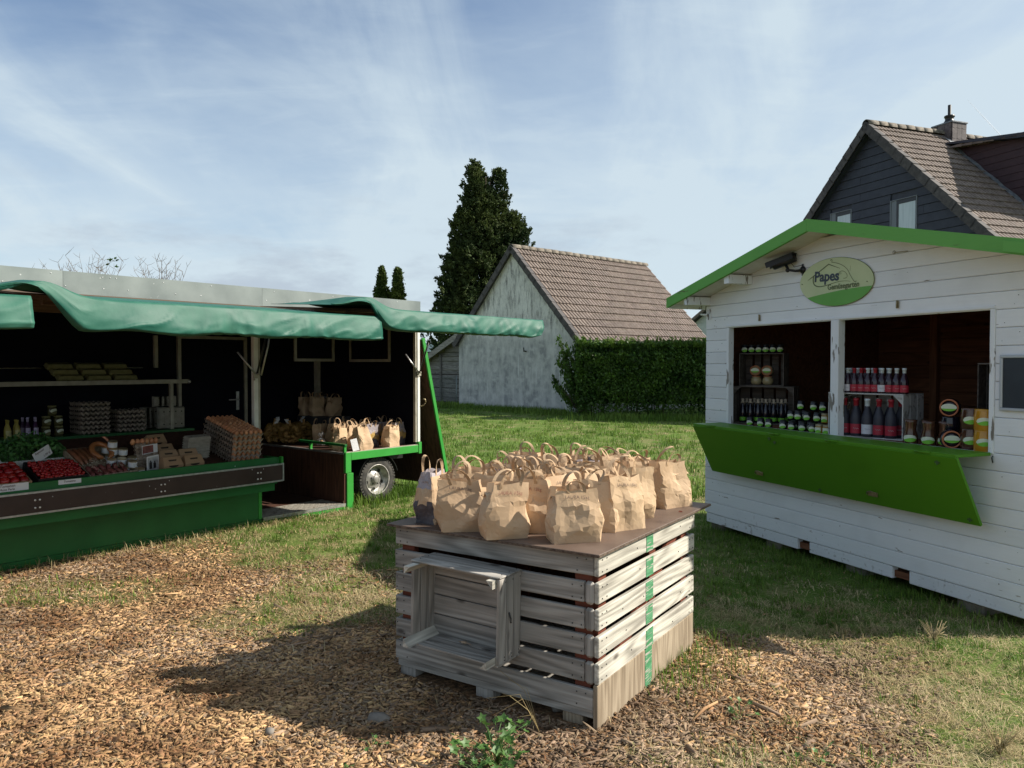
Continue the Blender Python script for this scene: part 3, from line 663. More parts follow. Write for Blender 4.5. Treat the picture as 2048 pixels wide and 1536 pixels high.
grass('short_grass', 9000, 1.9, 4.6, 0.8, 0.04, 0.003, M_grass, 0.9, lambda x, y: 0.8 * sstep(0.3, 1.0, x) * sstep(0.55, 0.75, fld(x + 4, y + 2, 2.4)), 0.02)
grass('dry_grass', 2600, 1.9, 6.5, 0.8, 0.10, 0.0024, M_straw, 1.4, lambda x, y: np.full(len(x), 0.9))
# the middle ground between trailer and hut
grass('lawn_grass', 110000, 5.0, 10.0, 0.9, 0.055, 0.0055, M_grass, 0.6, lambda x, y: cover(x, y) ** 1.6 * (0.25 + 0.75 * gfield(x, y)), 0.03)
grass('dry_grass', 70000, 5.0, 9.5, 0.8, 0.06, 0.005, M_straw, 1.3, lambda x, y: sstep(0.1, 0.4, cover(x, y)) * (0.45 + 0.55 * (1 - gfield(x, y))) * (1 - 0.6 * (x > 1.2)), 0.05)
# the lawn up to the barn
grass('lawn_grass', 170000, 9.5, 27.0, 1.25, 0.085, 0.011, M_grass, 0.5, lambda x, y: 0.55 + 0.45 * gfield(x, y), 0.08)
grass('dry_grass', 36000, 9.0, 20.0, 0.9, 0.06, 0.010, M_straw, 1.2, lambda x, y: 0.15 + 0.75 * (fld(x + 2, y + 4, 0.45) > 0.55), 0.1)
# longer grass where the mower does not reach
def edge_grass(n, P0, P1, spread, hh, ww, m=M_grass, lean=0.35):
    t = rng.random(n); x = P0[0] + (P1[0] - P0[0]) * t + rng.normal(0, spread, n); y = P0[1] + (P1[1] - P0[1]) * t + rng.normal(0, spread, n)
    k = free(x, y) & (rng.random(n) < 0.25 + 0.75 * fld(x, y, 2.1)); x, y = x[k], y[k]; n = len(x)
    blades('long_grass', x, y, hh * (0.4 + rng.random(n)), ww * (0.6 + 0.8 * rng.random(n)), np.abs(rng.normal(lean, 0.25, n)), m)
def wp(F, x, y): p = F @ Vector((x, y, 0)); return (p.x, p.y)
edge_grass(2600, wp(FK, 0.0, -0.08), wp(FK, 3.4, -0.08), 0.10, 0.075, 0.004)
edge_grass(1500, wp(FT, -3.6, -0.08), wp(FT, -0.1, -0.07), 0.05, 0.065, 0.0035)
edge_grass(1600, wp(FT, -3.6, -0.12), wp(FT, 0.0, -0.12), 0.07, 0.10, 0.004, M_straw, 0.9)
edge_grass(3200, wp(FT, 0.1, 0.1), wp(FT, 1.2, 0.2), 0.10, 0.13, 0.007)
edge_grass(9000, wp(FB, -0.5, -0.25), wp(FB, 6.3, -0.3), 0.32, 0.20, 0.016)
edge_grass(9000, (2.0, 22.3), (7.2, 21.6), 0.35, 0.20, 0.018)
edge_grass(5000, (-6.5, 29.5), (-1.8, 28.6), 0.5, 0.22, 0.02)
edge_grass(1500, wp(FD, 1.2, 0.6), wp(FD, 1.3, 1.4), 0.12, 0.07, 0.004)
# ------------------------------------------------------------------ sales hut (white boards, green trim)
HW, HD = 3.43, 2.35          # width, depth
SL = 0.24                    # roof slope
APX = HW / 2
def hut_roof_z(x): return 2.690 - SL * abs(x - APX)       # underside of the roof over the wall
hut = thing('sales_hut', 'white painted wooden sales hut with green roof edge and open counter hatch', 'hut'); hut.matrix_basis = FK
def wall_board(x0, x1, z0, z1, parent=hut, y0=0.0, th=0.028, m=M_white_board, name='wall_board', clip=None, jit=0.0015):
    """one board with chamfered long edges; ends cut along the roof slope when clip is given"""
    d = random.uniform(-jit, jit); c = 0.0045; z0 += 0.0012; z1 -= 0.0012
    prof = [(y0 + d + c, z0), (y0 + d, z0 + c), (y0 + d, z1 - c), (y0 + d + c, z1), (y0 + th, z1), (y0 + th, z0)]
    v = []
    for e in (0, 1):
        for y, z in prof:
            x = (x0, x1)[e]
            if clip: x = max(x, clip(z)[0]) if e == 0 else min(x, clip(z)[1])
            v.append((x, y, z))
    n = len(prof); f = [tuple(range(n))[::-1], tuple(range(n, 2 * n))] + [(i, (i + 1) % n, (i + 1) % n + n, i + n) for i in range(n)]
    return MB().add(v, f).obj(name, m, parent)
clip = lambda z: (APX - (2.690 - z) / SL, APX + (2.690 - z) / SL)
k = 0
PZ = 0.117
while True:
    z0 = 0.083 + PZ * k; z1 = z0 + PZ
    if z0 > 2.675: break
    c = clip if z1 > 2.15 else None
    if k < 8 or z0 > 1.95: 
        if clip(min(z1, 2.689))[1] > APX + 0.06 or z1 < 2.2: wall_board(0.0, HW, z0, min(z1, 2.688), clip=c)
    else:
        wall_board(0.0, 0.335, z0, z1); wall_board(3.10, HW, z0, z1)
    k += 1
# foot beam with the two fork pockets
for a, b in ((0.02, 1.32), (1.46, 2.31), (2.46, 3.43)):
    MB().box(a, b, 0.004, 0.07, -0.012, 0.080, ch=0.004).obj('base_beam', M_white_board, hut)
MB().box(0.02, 3.43, 0.30, 0.42, -0.03, 0.02).box(0.02, 3.43, 1.2, 1.3, -0.03, 0.02).box(1.3, 1.48, 0.075, 0.1, -0.01, 0.08).box(2.3, 2.48, 0.075, 0.1, -0.01, 0.08).obj('skid', M_brownply, hut)
for x in (0.12, 0.95, 1.9, 2.9): MB().box(x - 0.1, x + 0.1, 0.06, 0.26, -0.16, -0.025, ch=0.01).obj('support_block', M_stone, hut)
# floor, inside walls, back boards, posts
MB().box(0.035, HW - 0.035, HD + 0.001, HD + 0.02, 0.0, 2.2).prism([(0.04, 2.2), (HW - 0.04, 2.2), (HW - 0.04, 2.27), (APX, 2.68), (0.04, 2.27)], HD + 0.001, HD + 0.02).obj('back_wall', M_brown_board, hut)  # sheet added behind the back boards to stop light leaking through
MB().box(0.03, HW - 0.03, 0.03, HD, 0.0, 0.05).obj('floor', M_brown_board, hut)
for x in (0.0, HW - 0.028):
    MB().prism([(x, 0.083), (x + 0.028, 0.083), (x + 0.028, hut_roof_z(x)), (x, hut_roof_z(x))], 0.03, HD).obj('side_wall', M_brown_board if False else M_white_board, hut)
    MB().box(x + (0.029 if x == 0 else -0.006), x + (0.034 if x == 0 else -0.001), 0.03, HD, 0.083, 2.14).obj('side_lining', M_brown_board, hut)
zz = 0.083; q = 0
while zz < 2.5:
    MB().box(0.035, HW - 0.035, HD - 0.03 + random.uniform(-.002, .002), HD, zz + 0.002, zz + 0.135, ch=0.006).obj('back_board', M_brown_board, hut); zz += 0.137
for x, y in ((0.75, HD - 0.09), (1.45, HD - 0.09), (2.15, HD - 0.09), (2.9, HD - 0.09)): MB().box(x, x + 0.08, y, y + 0.055, 0.08, 2.3).obj('stud', M_brown_beam, hut)
MB().box(1.75, 3.35, HD - 0.42, HD - 0.10, 1.90, 1.925).obj('wall_shelf', M_brown_board, hut)
b = MB().tube([(2.5, HD - 0.10, 1.62), (2.5, HD - 0.10, 1.89)], 0.01, 5).tube([(2.5, HD - 0.10, 1.66), (2.5, HD - 0.38, 1.89)], 0.009, 5); b.obj('shelf_bracket', M_blackmetal, hut)
# inside counter
MB().box(0.04, HW - 0.04, 0.032, 0.85, 0.985, 1.008).obj('inside_counter', M_brown_board, hut)
# hatch frame
for x0, x1 in ((0.336, 0.372), (3.062, 3.098)): MB().box(x0, x1, -0.008, 0.055, 1.012, 1.962, ch=0.003).obj('hatch_jamb', M_white_post, hut)
MB().box(0.336, 3.098, -0.010, 0.055, 1.963, 1.984, ch=0.003).obj('hatch_lintel', M_white_board, hut)
MB().box(1.690, 1.775, -0.012, 0.060, 1.010, 1.962, ch=0.004).obj('hatch_post', M_white_post, hut)
def hinge(x, z, n='hinge', m=M_brass, s=1.0):
    b = MB().box(x - 0.012 * s, x + 0.012 * s, -0.014, -0.010, z - 0.028 * s, z + 0.028 * s).tube([(x, -0.017, z - 0.03 * s), (x, -0.017, z + 0.03 * s)], 0.005 * s, 6)
    for dz in (-.016, .016): b.ico((x - 0.007, -0.015, z + dz * s), 0.003, 1)
    return b.obj(n, m, hut)
hinge(0.82, 2.03); hinge(2.34, 2.045)
MB().box(0.03, 0.05, -0.010, -0.002, 2.05, 2.16).box(0.065, 0.085, -0.010, -0.002, 2.05, 2.16).tube([(-0.06, -0.02, 2.112), (0.05, -0.012, 2.10)], 0.012, 6).obj('door_bracket', M_white_post, hut)
# roof: two sheets, fascia boards, soffit boards, purlins
OV, EO = 0.30, 0.275
for s in (-1, 1):
    e = APX + s * (APX + EO); zt = lambda x: 2.690 + 0.022 - SL * abs(x - APX)
    v = []
    P = [(APX, zt(APX)), (e, zt(e)), (e, zt(e) + 0.05), (APX, zt(APX) + 0.05)]
    if s < 0: P = [P[1], P[0], P[3], P[2]]
    MB().prism(P, -OV + 0.03, HD + 0.2).obj('roof_slab', M_blackmetal, hut)
    # fascia
    lo, hi = -0.047, 0.052
    P = [(APX + s * 0.001, zt(APX) + lo), (e, zt(e) + lo), (e, zt(e) + hi), (APX + s * 0.001, zt(APX) + hi)]
    if s < 0: P = [P[1], P[0], P[3], P[2]]
    MB().prism(P, -OV, -OV + 0.026).obj('fascia_board', M_green_trim, hut)
    MB().box(min(e, e - s * 0.02), max(e, e - s * 0.02), -OV + 0.027, HD + 0.2, zt(e) - 0.055, zt(e) + 0.05).obj('eaves_board', M_white_post, hut)
    # soffit boards running front to back
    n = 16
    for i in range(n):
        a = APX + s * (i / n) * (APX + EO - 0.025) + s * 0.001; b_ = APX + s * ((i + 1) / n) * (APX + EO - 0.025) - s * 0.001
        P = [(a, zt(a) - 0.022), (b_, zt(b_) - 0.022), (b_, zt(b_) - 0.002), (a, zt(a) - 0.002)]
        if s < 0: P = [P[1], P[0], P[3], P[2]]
        MB().prism(P, -OV + 0.028, HD + 0.15).obj('soffit_board', M_soffit, hut)
    for x in ((0.03, 0.67) if s < 0 else ()):
        z = zt(x) - 0.026
        MB().box(x - 0.035, x + 0.035, -OV + 0.03, -0.002, z - 0.085, z - 0.004).obj('purlin_end', M_white_post, hut)
MB().prism([(3.36, 2.712 - SL * (3.36 - APX) - 0.035), (3.6, 2.712 - SL * (3.6 - APX) - 0.035), (3.6, 2.712 - SL * (3.6 - APX) + 0.03), (3.36, 2.712 - SL * (3.36 - APX) + 0.03)], -OV - 0.012, -OV - 0.002).obj('fascia_patch', M_green_trim, hut)
# folding counter: fixed shelf and hanging leaf
shelf = MB().box(0.27, 3.09, -0.345, -0.016, 1.000, 1.022, ch=0.003).obj('counter_shelf', M_green_flap, hut)
pt, pb = Vector((0, -0.350, 0.998)), Vector((0, -0.115, 0.545))
dv = (pb - pt); tn = Vector((0, -dv.z, dv.y)).normalized() * 0.019
if tn.y < 0: tn = -tn
v = []
for x in (0.27, 3.10):
    for p in (pt, pt + tn, pb + tn, pb): v.append((x, p.y, p.z))
leaf = MB().add(v, [(0, 1, 2, 3), (7, 6, 5, 4), (0, 4, 5, 1), (1, 5, 6, 2), (2, 6, 7, 3), (3, 7, 4, 0)]).obj('counter_leaf', M_green_flap, hut)
M_lc = mat('dark_green_fitting', (0.04, 0.09, 0.02), rough=0.5)
def on_leaf(x, t, o=0.004): p = pt + dv * t; return Vector((x, p.y, p.z)) - tn.normalized() * o
for x in (0.55, 1.42, 2.05, 2.85):
    MB().box(x - 0.06, x + 0.06, -0.352, -0.325, 1.0225, 1.0255).tube([(x - 0.06, -0.352, 1.016), (x + 0.06, -0.352, 1.016)], 0.006, 6).obj('shelf_hinge', M_green_flap, hut)
for x, t in ((1.02, 0.82), (2.28, 0.80)):
    b = MB(); a = on_leaf(x, t)
    b.box(-0.045, 0.045, -0.003, 0.0, -0.02, 0.02); b.tube([(-0.05, -0.008, -0.01), (-0.035, -0.02, 0.012), (0.0, -0.024, 0.02), (0.035, -0.02, 0.012), (0.05, -0.008, -0.01)], 0.0045, 5)
    b.obj('folding_handle', M_brass, leaf, loc=a)
for x, t in ((1.35, 0.06), (1.40, 0.12), (1.72, 0.93), (2.95, 0.09), (3.04, 0.92)):
    b = MB().box(-0.018, 0.018, -0.003, 0, -0.006, 0.006).box(-0.006, 0.006, -0.0028, 0, -0.016, 0.016); b.obj('fitting', M_lc, leaf, loc=on_leaf(x, t))
MB().box(0.40, 3.02, -0.008, -0.003, 0.523, 0.550, ch=0.002).obj('rest_batten', M_white_board, hut)
MB().tube([(3.1, -0.012, 1.0), (3.1, -0.022, 0.99), (3.1, -0.012, 0.955)], 0.004, 5).obj('chain_hook', M_blackmetal, hut)
nb = MB()
for i in range(70):
    x = random.choice([random.uniform(0.03, 0.3), random.uniform(3.13, 3.4), random.uniform(0.1, 3.4)]); kk = random.randint(0, 19); z = 0.083 + PZ * kk + random.choice((0.03, 0.085))
    if 0.36 < x < 3.1 and 1.0 < z < 1.97 or z > hut_roof_z(x) - 0.05: continue
    nb.ico((x, -0.002, z), random.uniform(0.0018, 0.004), 1)
nb.obj('nail_heads', M_blackmetal, hut, kind='stuff')
wb = MB().tube([(2.30 + 0.02 * i, -0.004, 2.432 - 0.0006 * i * i * 0.2) for i in range(7)], 0.003, 5).tube([(2.30 + 0.012 * math.cos(a * .7), -0.006, 2.434 + 0.012 * math.sin(a * .7)) for a in range(10)], 0.0022, 4)
wb.obj('wall_hook', M_brass, hut)

# oval sign
sg = thing('oval_sign', 'oval pale lime sign with a green wave reading Papes Gemüsegarten on the hut gable', 'sign')
sg.matrix_basis = FK @ Matrix.Translation((1.732, -0.014, 2.272)) @ Matrix.Rotation(R(3.5), 4, 'Y')
SA, SB = 0.392, 0.195
el = lambda a, k=1.0: (SA * k * math.cos(a), SB * k * math.sin(a))
MB().prism([el(2 * math.pi * i / 64) for i in range(64)], 0, 0.01).obj('sign_panel', M_sign, sg)
# green wave along the lower right
a0, a1 = R(221), R(347)
arc = [el(a0 + (a1 - a0) * i / 24, 0.999) for i in range(25)]
x1, z1 = arc[-1]; x0, z0 = arc[0]
top = []
for i in range(1, 16):
    t = i / 16; x = x1 + (x0 - x1) * t; z = z1 + (z0 - z1) * (t ** 1.7 * 0.75 + 0.25 * t) ; top.append((x, z))
P = arc + top
MB().add([(x, -0.0015, z) for x, z in P], [tuple(range(len(P)))]).obj('green_wave', M_signg, sg)
MB().tube([(SA * math.cos(a) * 1.001, 0.004, SB * math.sin(a) * 1.001) for a in [2 * math.pi * i / 64 for i in range(65)]], 0.003, 4, caps=False).obj('sign_rim', M_signo, sg)
def stroke(pts, w, parent, m, name='sign_line', y=-0.0022):
    v = []; n = len(pts)
    for i, p in enumerate(pts):
        a = Vector((*pts[max(i - 1, 0)], 0)); c = Vector((*pts[min(i + 1, n - 1)], 0)); t = (c - a).normalized(); ww = w if not callable(w) else w(i / (n - 1))
        v += [(p[0] - t.y * ww, y, p[1] + t.x * ww), (p[0] + t.y * ww, y, p[1] - t.x * ww)]
    return MB().add(v, [(2 * i, 2 * i + 1, 2 * i + 3, 2 * i + 2) for i in range(n - 1)]).obj(name, m, parent)
def bez(P, n=14):
    out = []
    for j in range(0, len(P) - 3, 3):
        for i in range(n + (j + 3 >= len(P) - 1)):
            t = i / n; a, b, c, d = P[j:j + 4]
            out.append(tuple((1 - t) ** 3 * a[k] + 3 * (1 - t) ** 2 * t * b[k] + 3 * (1 - t) * t * t * c[k] + t ** 3 * d[k] for k in (0, 1)))
    return out
stroke([(-0.30, 0.02), (-0.235, 0.055), (-0.075, 0.145), (0.05, 0.105)], lambda t: 0.0015 + 0.0035 * math.sin(math.pi * t), sg, M_signo)
stroke(bez([(-0.235, 0.055), (-0.25, -0.02), (-0.21, -0.035), (-0.15, -0.035), (-0.05, -0.03), (0.04, 0.02), (0.165, -0.003)]), lambda t: 0.005 * (1 - t) + 0.0012, sg, M_signo)
stroke(bez([(-0.06, 0.172), (-0.05, 0.19), (-0.03, 0.18), (-0.045, 0.16), (0.04, 0.15), (0.12, 0.12), (0.15, 0.06), (0.20, -0.005), (0.21, -0.02), (0.225, 0.0)]), 0.0022, sg, M_signo)
stroke(bez([(0.03, 0.02), (0.02, 0.08), (0.07, 0.10), (0.11, 0.07), (0.15, 0.035), (0.12, 0.02), (0.09, 0.025)]), 0.0018, sg, M_signo)
stroke([(0.045, 0.06), (0.055, 0.075), (0.06, 0.055), (0.07, 0.07)], 0.0014, sg, M_signo)
stroke([(0.155, 0.08), (0.157, 0.12)], 0.0012, sg, M_signo)
ob('lettering', text_mesh('Papes', 0.118, M_signk, bold=0.0035), sg, M=Matrix.Translation((-0.090, -0.0025, 0.045)) @ Matrix.Rotation(R(-1), 4, 'Y') @ RX90)
ob('lettering', text_mesh('Gemüsegarten', 0.062, M_signo, bold=0.0014), sg, M=Matrix.Translation((0.092, -0.0025, -0.036)) @ Matrix.Rotation(R(-3.5), 4, 'Y') @ RX90 @ Matrix.Scale(0.90, 4, (1, 0, 0)))
for x in (-0.365, 0.33): MB().ico((x, -0.002, -0.01), 0.005, 1).obj('screw', M_signo, sg)

# security camera
cm = thing('security_camera', 'black security camera on a bracket beside the oval sign', 'camera')
cm.matrix_basis = FK @ Matrix.Translation((1.325, -0.004, 2.415))
CM = Matrix.Translation((-0.10, -0.085, 0.075)) @ Matrix.Rotation(R(205), 4, 'Z') @ Matrix.Rotation(R(16), 4, 'Y')
MB().lathe([(0.0, -0.10), (0.036, -0.10), (0.038, 0.09), (0.034, 0.10), (0.026, 0.085), (0, 0.085)], 14, M=CM @ Matrix.Rotation(R(90), 4, 'Y')).obj('housing', M_black, cm)
MB().box(-0.115, 0.15, -0.042, 0.042, 0.034, 0.046, ch=0.004, M=CM).box(-0.1, 0.15, -0.044, -0.038, -0.004, 0.040, M=CM).box(-0.1, 0.15, 0.038, 0.044, -0.004, 0.040, M=CM).obj('sun_shield', M_black, cm)
MB().lathe([(0, 0.086), (0.024, 0.086), (0.024, 0.092), (0, 0.092)], 12, M=CM @ Matrix.Rotation(R(90), 4, 'Y')).obj('lens', M_glass_dk, cm)
MB().box(0.03, 0.05, -0.01, 0.0, -0.055, 0.045, ch=0.003).lathe([(0.032, 0), (0.032, 0.008), (0.018, 0.02), (0, 0.02)], 12, M=Matrix.Translation((0.04, 0, -0.005)) @ Matrix.Rotation(R(90), 4, 'X')).tube([(0.04, -0.015, -0.01), (0.0, -0.05, -0.012), (-0.05, -0.075, 0.0), (-0.075, -0.082, 0.04)], [0.014, 0.011, 0.011, 0.013], 8).ico((-0.06, -0.078, 0.0), 0.02, 2).obj('bracket', M_black, cm)
MB().tube([(-0.02, -0.08, 0.06), (0.01, -0.07, 0.02), (0.03, -0.03, 0.03), (0.04, -0.005, 0.035)], 0.003, 5).obj('cable', M_black, cm)

# slate board in a silver frame
bb = thing('blackboard', 'empty dark blackboard in a silver frame on the hut right of the hatch', 'blackboard'); bb.matrix_basis = FK @ Matrix.Translation((3.14, -0.004, 1.30))
MB().box(0.02, 0.58, -0.008, 0.0, 0.02, 0.34).obj('writing_surface', M_blackboard, bb)
for q in ((0, 0.6, 0, 0.02), (0, 0.6, 0.34, 0.36), (0, 0.02, 0.0205, 0.3395), (0.58, 0.6, 0.0205, 0.3395)): MB().box(q[0], q[1], -0.018, 0.0, q[2], q[3], ch=0.004).obj('frame_rail', M_silver, bb)

# ------------------------------------------------------------------ market trailer
TR = thing('market_trailer', 'open green market trailer with grey sheet metal top and raised side flaps', 'trailer'); TR.matrix_basis = FT
def tb(name, x0, x1, y0, y1, z0, z1, m, ch=0.0, parent=TR, **k): return MB().box(x0, x1, y0, y1, z0, z1, ch=ch).obj(name, m, parent, **k)
XL = -6.2
# sheet metal top
for x0, x1 in ((XL, -4.95), (-4.948, -2.862), (-2.860, -1.032), (-1.030, 1.135)):
    tb('top_panel', x0, x1, -0.004, 0.010, 2.150, 2.362, M_galv)
tb('top_edge', XL, 1.136, 0.0105, 0.05, 2.345, 2.3615, M_galv)
tb('top_panel', 1.1355, 1.1385, -0.004, 2.04, 2.10, 2.362, M_galv)
tb('roof', XL, 1.13, 0.05, 2.05, 2.26, 2.30, M_galv)
tb('header_beam', XL, 1.13, 0.004, 0.07, 2.02, 2.148, M_under)
for x in (-1.42, 0.55, -0.94, -3.2, -4.6): 
    b = MB().box(x - 0.04, x + 0.04, -0.012, -0.006, 2.125, 2.168)
    for q in (-.025, 0.025): b.ico((x + q, -0.013, 2.15), 0.005, 1, 1)
    b.obj('flap_hinge', [M_zinc, M_blackmetal], TR)
sb = MB()
for i in range(26): sb.ico((random.uniform(-4, 1), -0.005, random.choice((2.335, 2.24))), 0.0045, 1)
sb.obj('rivets', M_zinc, TR, kind='stuff')
# walls inside
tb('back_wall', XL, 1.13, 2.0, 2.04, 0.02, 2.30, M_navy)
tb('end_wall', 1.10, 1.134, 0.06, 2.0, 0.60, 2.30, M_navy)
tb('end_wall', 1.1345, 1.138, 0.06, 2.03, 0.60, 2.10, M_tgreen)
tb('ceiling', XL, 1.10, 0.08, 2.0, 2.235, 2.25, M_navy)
tb('floor', -1.05, -0.02, 0.30, 2.0, 0.045, 0.060, M_brownply)
th = tb('threshold_plate', -1.045, -0.03, -0.005, 0.40, 0.050, 0.0625, M_chequer)
vb = MB()
for i in range(26):
    for j in range(9):
        x = -1.02 + i * 0.038; y = 0.02 + j * 0.042; a = R(45 if (i + j) % 2 else -45)
        vb.box(-0.011, 0.011, -0.003, 0.003, 0, 0.0022, M=Matrix.Translation((x, y, 0.0626)) @ Matrix.Rotation(a, 4, 'Z'))
vb.obj('tread_pattern', M_chequer, th, kind='stuff')
tb('threshold_edge', -1.05, -0.02, -0.022, -0.006, 0.030, 0.064, M_alu)
tb('sill', -1.06, -0.02, -0.018, 0.02, -0.03, 0.029, M_tgreen2)
# entrance side of the right hand deck
tb('deck_side', -0.022, -0.002, 0.012, 2.0, 0.05, 0.600, M_brownply)
tb('deck_side_edge', -0.024, 0.012, 0.012, 2.0, 0.601, 0.622, M_alu)
tb('deck', -0.0, 1.13, 0.03, 2.0, 0.585, 0.618, M_brownply)
tb('deck_rail', 0.06, 1.085, -0.02, 0.028, 0.532, 0.620, M_tgreen2, ch=0.004)
tb('deck_rail_cap', 0.0, 1.09, -0.012, 0.03, 0.6205, 0.626, M_cream)
tb('corner_post', -0.018, 0.06, -0.021, 0.03, 0.395, 0.6195, M_tgreen2, ch=0.003)
tb('door_post', -0.005, 0.085, -0.028, 0.028, -0.04, 0.392, M_tgreen2, ch=0.003)
tb('door_post_liner', -0.03, -0.006, -0.01, 0.02, 0.06, 0.392, M_brownply)
tb('post_foot', 1.088, 1.138, -0.022, 0.03, 0.515, 0.655, M_tgreen2, ch=0.003)
# railing along the deck's entrance side
MB().box(-0.02, 0.012, -0.01, 0.85, 0.690, 0.716).obj('deck_railing', M_tgreen, TR)
for y in (0.0, 0.62): tb('railing_post', -0.018, 0.010, y, y + 0.03, 0.6225, 0.689, M_tgreen2)
# posts
for x0, x1 in ((-1.128, -1.078), (1.09, 1.134)):
    tb('post', x0, x1, 0.0, 0.05, 0.656 if x0 > 0 else 0.66, 2.02, M_tpost, ch=0.004)
tb('post', -4.4, -4.35, 0.0, 0.05, 0.66, 2.02, M_tpost, ch=0.004)
tb('post_cover', -1.075, -1.055, 0.005, 0.045, 0.70, 2.02, M_cream); tb('post_cover', 1.066, 1.088, 0.01, 0.05, 0.656, 2.02, M_cream)
for x in (-1.105, 1.11):
    for dy, dx_, m in ((-0.26, -0.03, M_blackmetal),):
        b = MB(); b.tube([(x + 0.0, -0.02, 1.50), (x + 0.01, -0.16, 1.86)], 0.010, 7).tube([(x + 0.01, -0.13, 1.80), (x + 0.02, -0.25, 2.09)], 0.006, 6); b.obj('gas_strut', M_blackmetal, TR)
    MB().box(x - 0.03, x + 0.03, -0.012, -0.001, 1.46, 1.52).ico((x, -0.03, 1.50), 0.014, 1).ico((x - 0.03, -0.02, 1.45), 0.012, 1).obj('strut_mount', M_cream, TR)
    MB().tube([(x - 0.01, -0.012, 1.50), (x - 0.17, 0.05, 1.72)], 0.010, 6).obj('stay_arm', M_alu, TR)
MB().tube([(-1.06, -0.02, 1.49), (-0.98, -0.02, 1.78), (-0.965, -0.02, 1.86)], 0.009, 6).obj('stay_arm', M_alu, TR)
MB().tube([(1.136, 0.0, 1.09), (1.17, -0.03, 1.10), (1.20, -0.03, 1.14), (1.20, -0.02, 1.17), (1.175, -0.01, 1.18)], 0.008, 6).obj('hook', M_brass, TR)
# door in the back wall
dr = tb('door', -0.86, -0.04, 1.975, 1.999, 0.08, 1.90, M_navy)
for q in ((-0.90, -0.862, 0.06, 1.94), (-0.038, 0.0, 0.06, 1.94)): tb('door_frame', q[0], q[1], 1.955, 1.9985, q[2], q[3], M_cream)
tb('door_frame', -0.8615, -0.0385, 1.955, 1.9985, 1.905, 1.94, M_cream)
MB().box(-0.15, -0.11, 1.966, 1.9745, 1.03, 1.26).obj('handle_plate', M_alu, dr)
MB().tube([(-0.13, 1.965, 1.16), (-0.13, 1.93, 1.16), (-0.27, 1.93, 1.16)], 0.009, 6).obj('door_handle', M_alu, dr)
MB().box(1.04, 1.098, 1.93, 1.9985, 0.62, 2.23).obj('inside_corner_post', M_cream, TR)
# hanging window sashes
def sash(name, M, w, h, t=0.035):
    s = ob(name, MB().box(-w / 2, w / 2, 0.006, 0.010, -h, 0).mesh('pane', M_navy), TR, M=M)
    for q in ((-w / 2, w / 2, -h, -h + t), (-w / 2, w / 2, -t, 0), (-w / 2, -w / 2 + t, -h + t, -t), (w / 2 - t, w / 2, -h + t, -t)):
        MB().box(q[0], q[1], -0.004, 0.014, q[2], q[3]).obj('sash_rail', M_cream, s)
sash('hanging_window', Matrix.Translation((0.475, 1.2, 2.19)), 0.60, 0.555)
sash('hanging_window', Matrix.Translation((1.085, 0.89, 2.19)) @ Matrix.Rotation(R(-90), 4, 'Z'), 0.80, 0.56)
# shelves in the left bay
up = tb('upper_shelf', -5.6, -0.98, 1.60, 1.99, 1.405, 1.425, M_brownply); tb('shelf_edge', -5.6, -0.97, 1.585, 1.5995, 1.385, 1.43, M_cream)
MB().ico((-0.965, 1.585, 1.405), 0.025, 1).obj('clamp', M_alu, TR)
MB().tube([(-5.0, 1.98, 1.56), (-1.3, 1.98, 1.56)], 0.005, 5).obj('rail_wire', M_cream, TR)
tb('green_shelf', -5.6, -0.92, 1.56, 1.98, 0.835, 0.872, M_tgreen); tb('shelf_leg', -0.96, -0.92, 1.56, 1.6, 0.62, 0.834, M_tgreen)
tb('shelf_upright', -1.165, -1.13, 1.62, 1.66, 0.62, 1.404, M_cream); tb('bracket', -1.18, -1.14, 1.95, 1.99, 1.56, 1.93, M_cream)
MB().box(-5.6, -1.08, 0.0, 1.25, -0.02, 0.0).obj('counter_top', M_brownply, TR, M=Matrix.Translation((0, -0.33, 0.645)) @ Matrix.Rotation(R(12), 4, 'X'))
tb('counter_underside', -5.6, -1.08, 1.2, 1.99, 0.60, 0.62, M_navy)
# front of the counter: green board, brown folding shelf, lower lip, skirt
cb_ = tb('counter_board', XL, -1.10, -0.352, -0.332, 0.56, 0.705, M_tgreen, ch=0.003)
tb('counter_end', -1.10, -1.085, -0.352, 0.0, 0.47, 0.70, M_tgreen)
tb('counter_base', XL, -1.09, -0.33, -0.0, 0.445, 0.47, M_tgreen)
fl = tb('folding_shelf', XL, -1.075, -0.392, -0.376, 0.485, 0.628, M_maroon)
tb('shelf_trim', XL, -1.072, -0.3945, -0.374, 0.629, 0.643, M_alu); tb('shelf_trim', XL, -1.072, -0.3945, -0.374, 0.470, 0.484, M_alu)
tb('shelf_end_cap', -1.0715, -1.056, -0.395, -0.374, 0.472, 0.645, M_alu); tb('end_bracket', -1.07, -1.05, -0.373, -0.33, 0.60, 0.705, M_tgreen2)
bl = MB()
for x in (-1.34, -2.26, -3.22, -4.1):
    for dx_ in (0, 0.032):
        for z in (0.520, 0.578):
            bl.lathe([(0.0075, 0.0), (0.0075, 0.002), (0.003, 0.004), (0, 0.004)], 8, M=Matrix.Translation((x + dx_, -0.3922, z)) @ Matrix.Rotation(R(90), 4, 'X'))
for x, z in ((-2.36, 0.58), (-2.19, 0.605), (-2.31, 0.55), (-1.28, 0.61), (-3.1, 0.59), (-1.4, 0.615), (-1.55, 0.66)): bl.ico((x, -0.3935 if z < 0.64 else -0.353, z), 0.004, 1)
bl.obj('bolts', M_zinc, fl, kind='stuff')
tb('lower_lip', XL, -1.10, -0.30, -0.285, 0.375, 0.444, M_tgreen); 
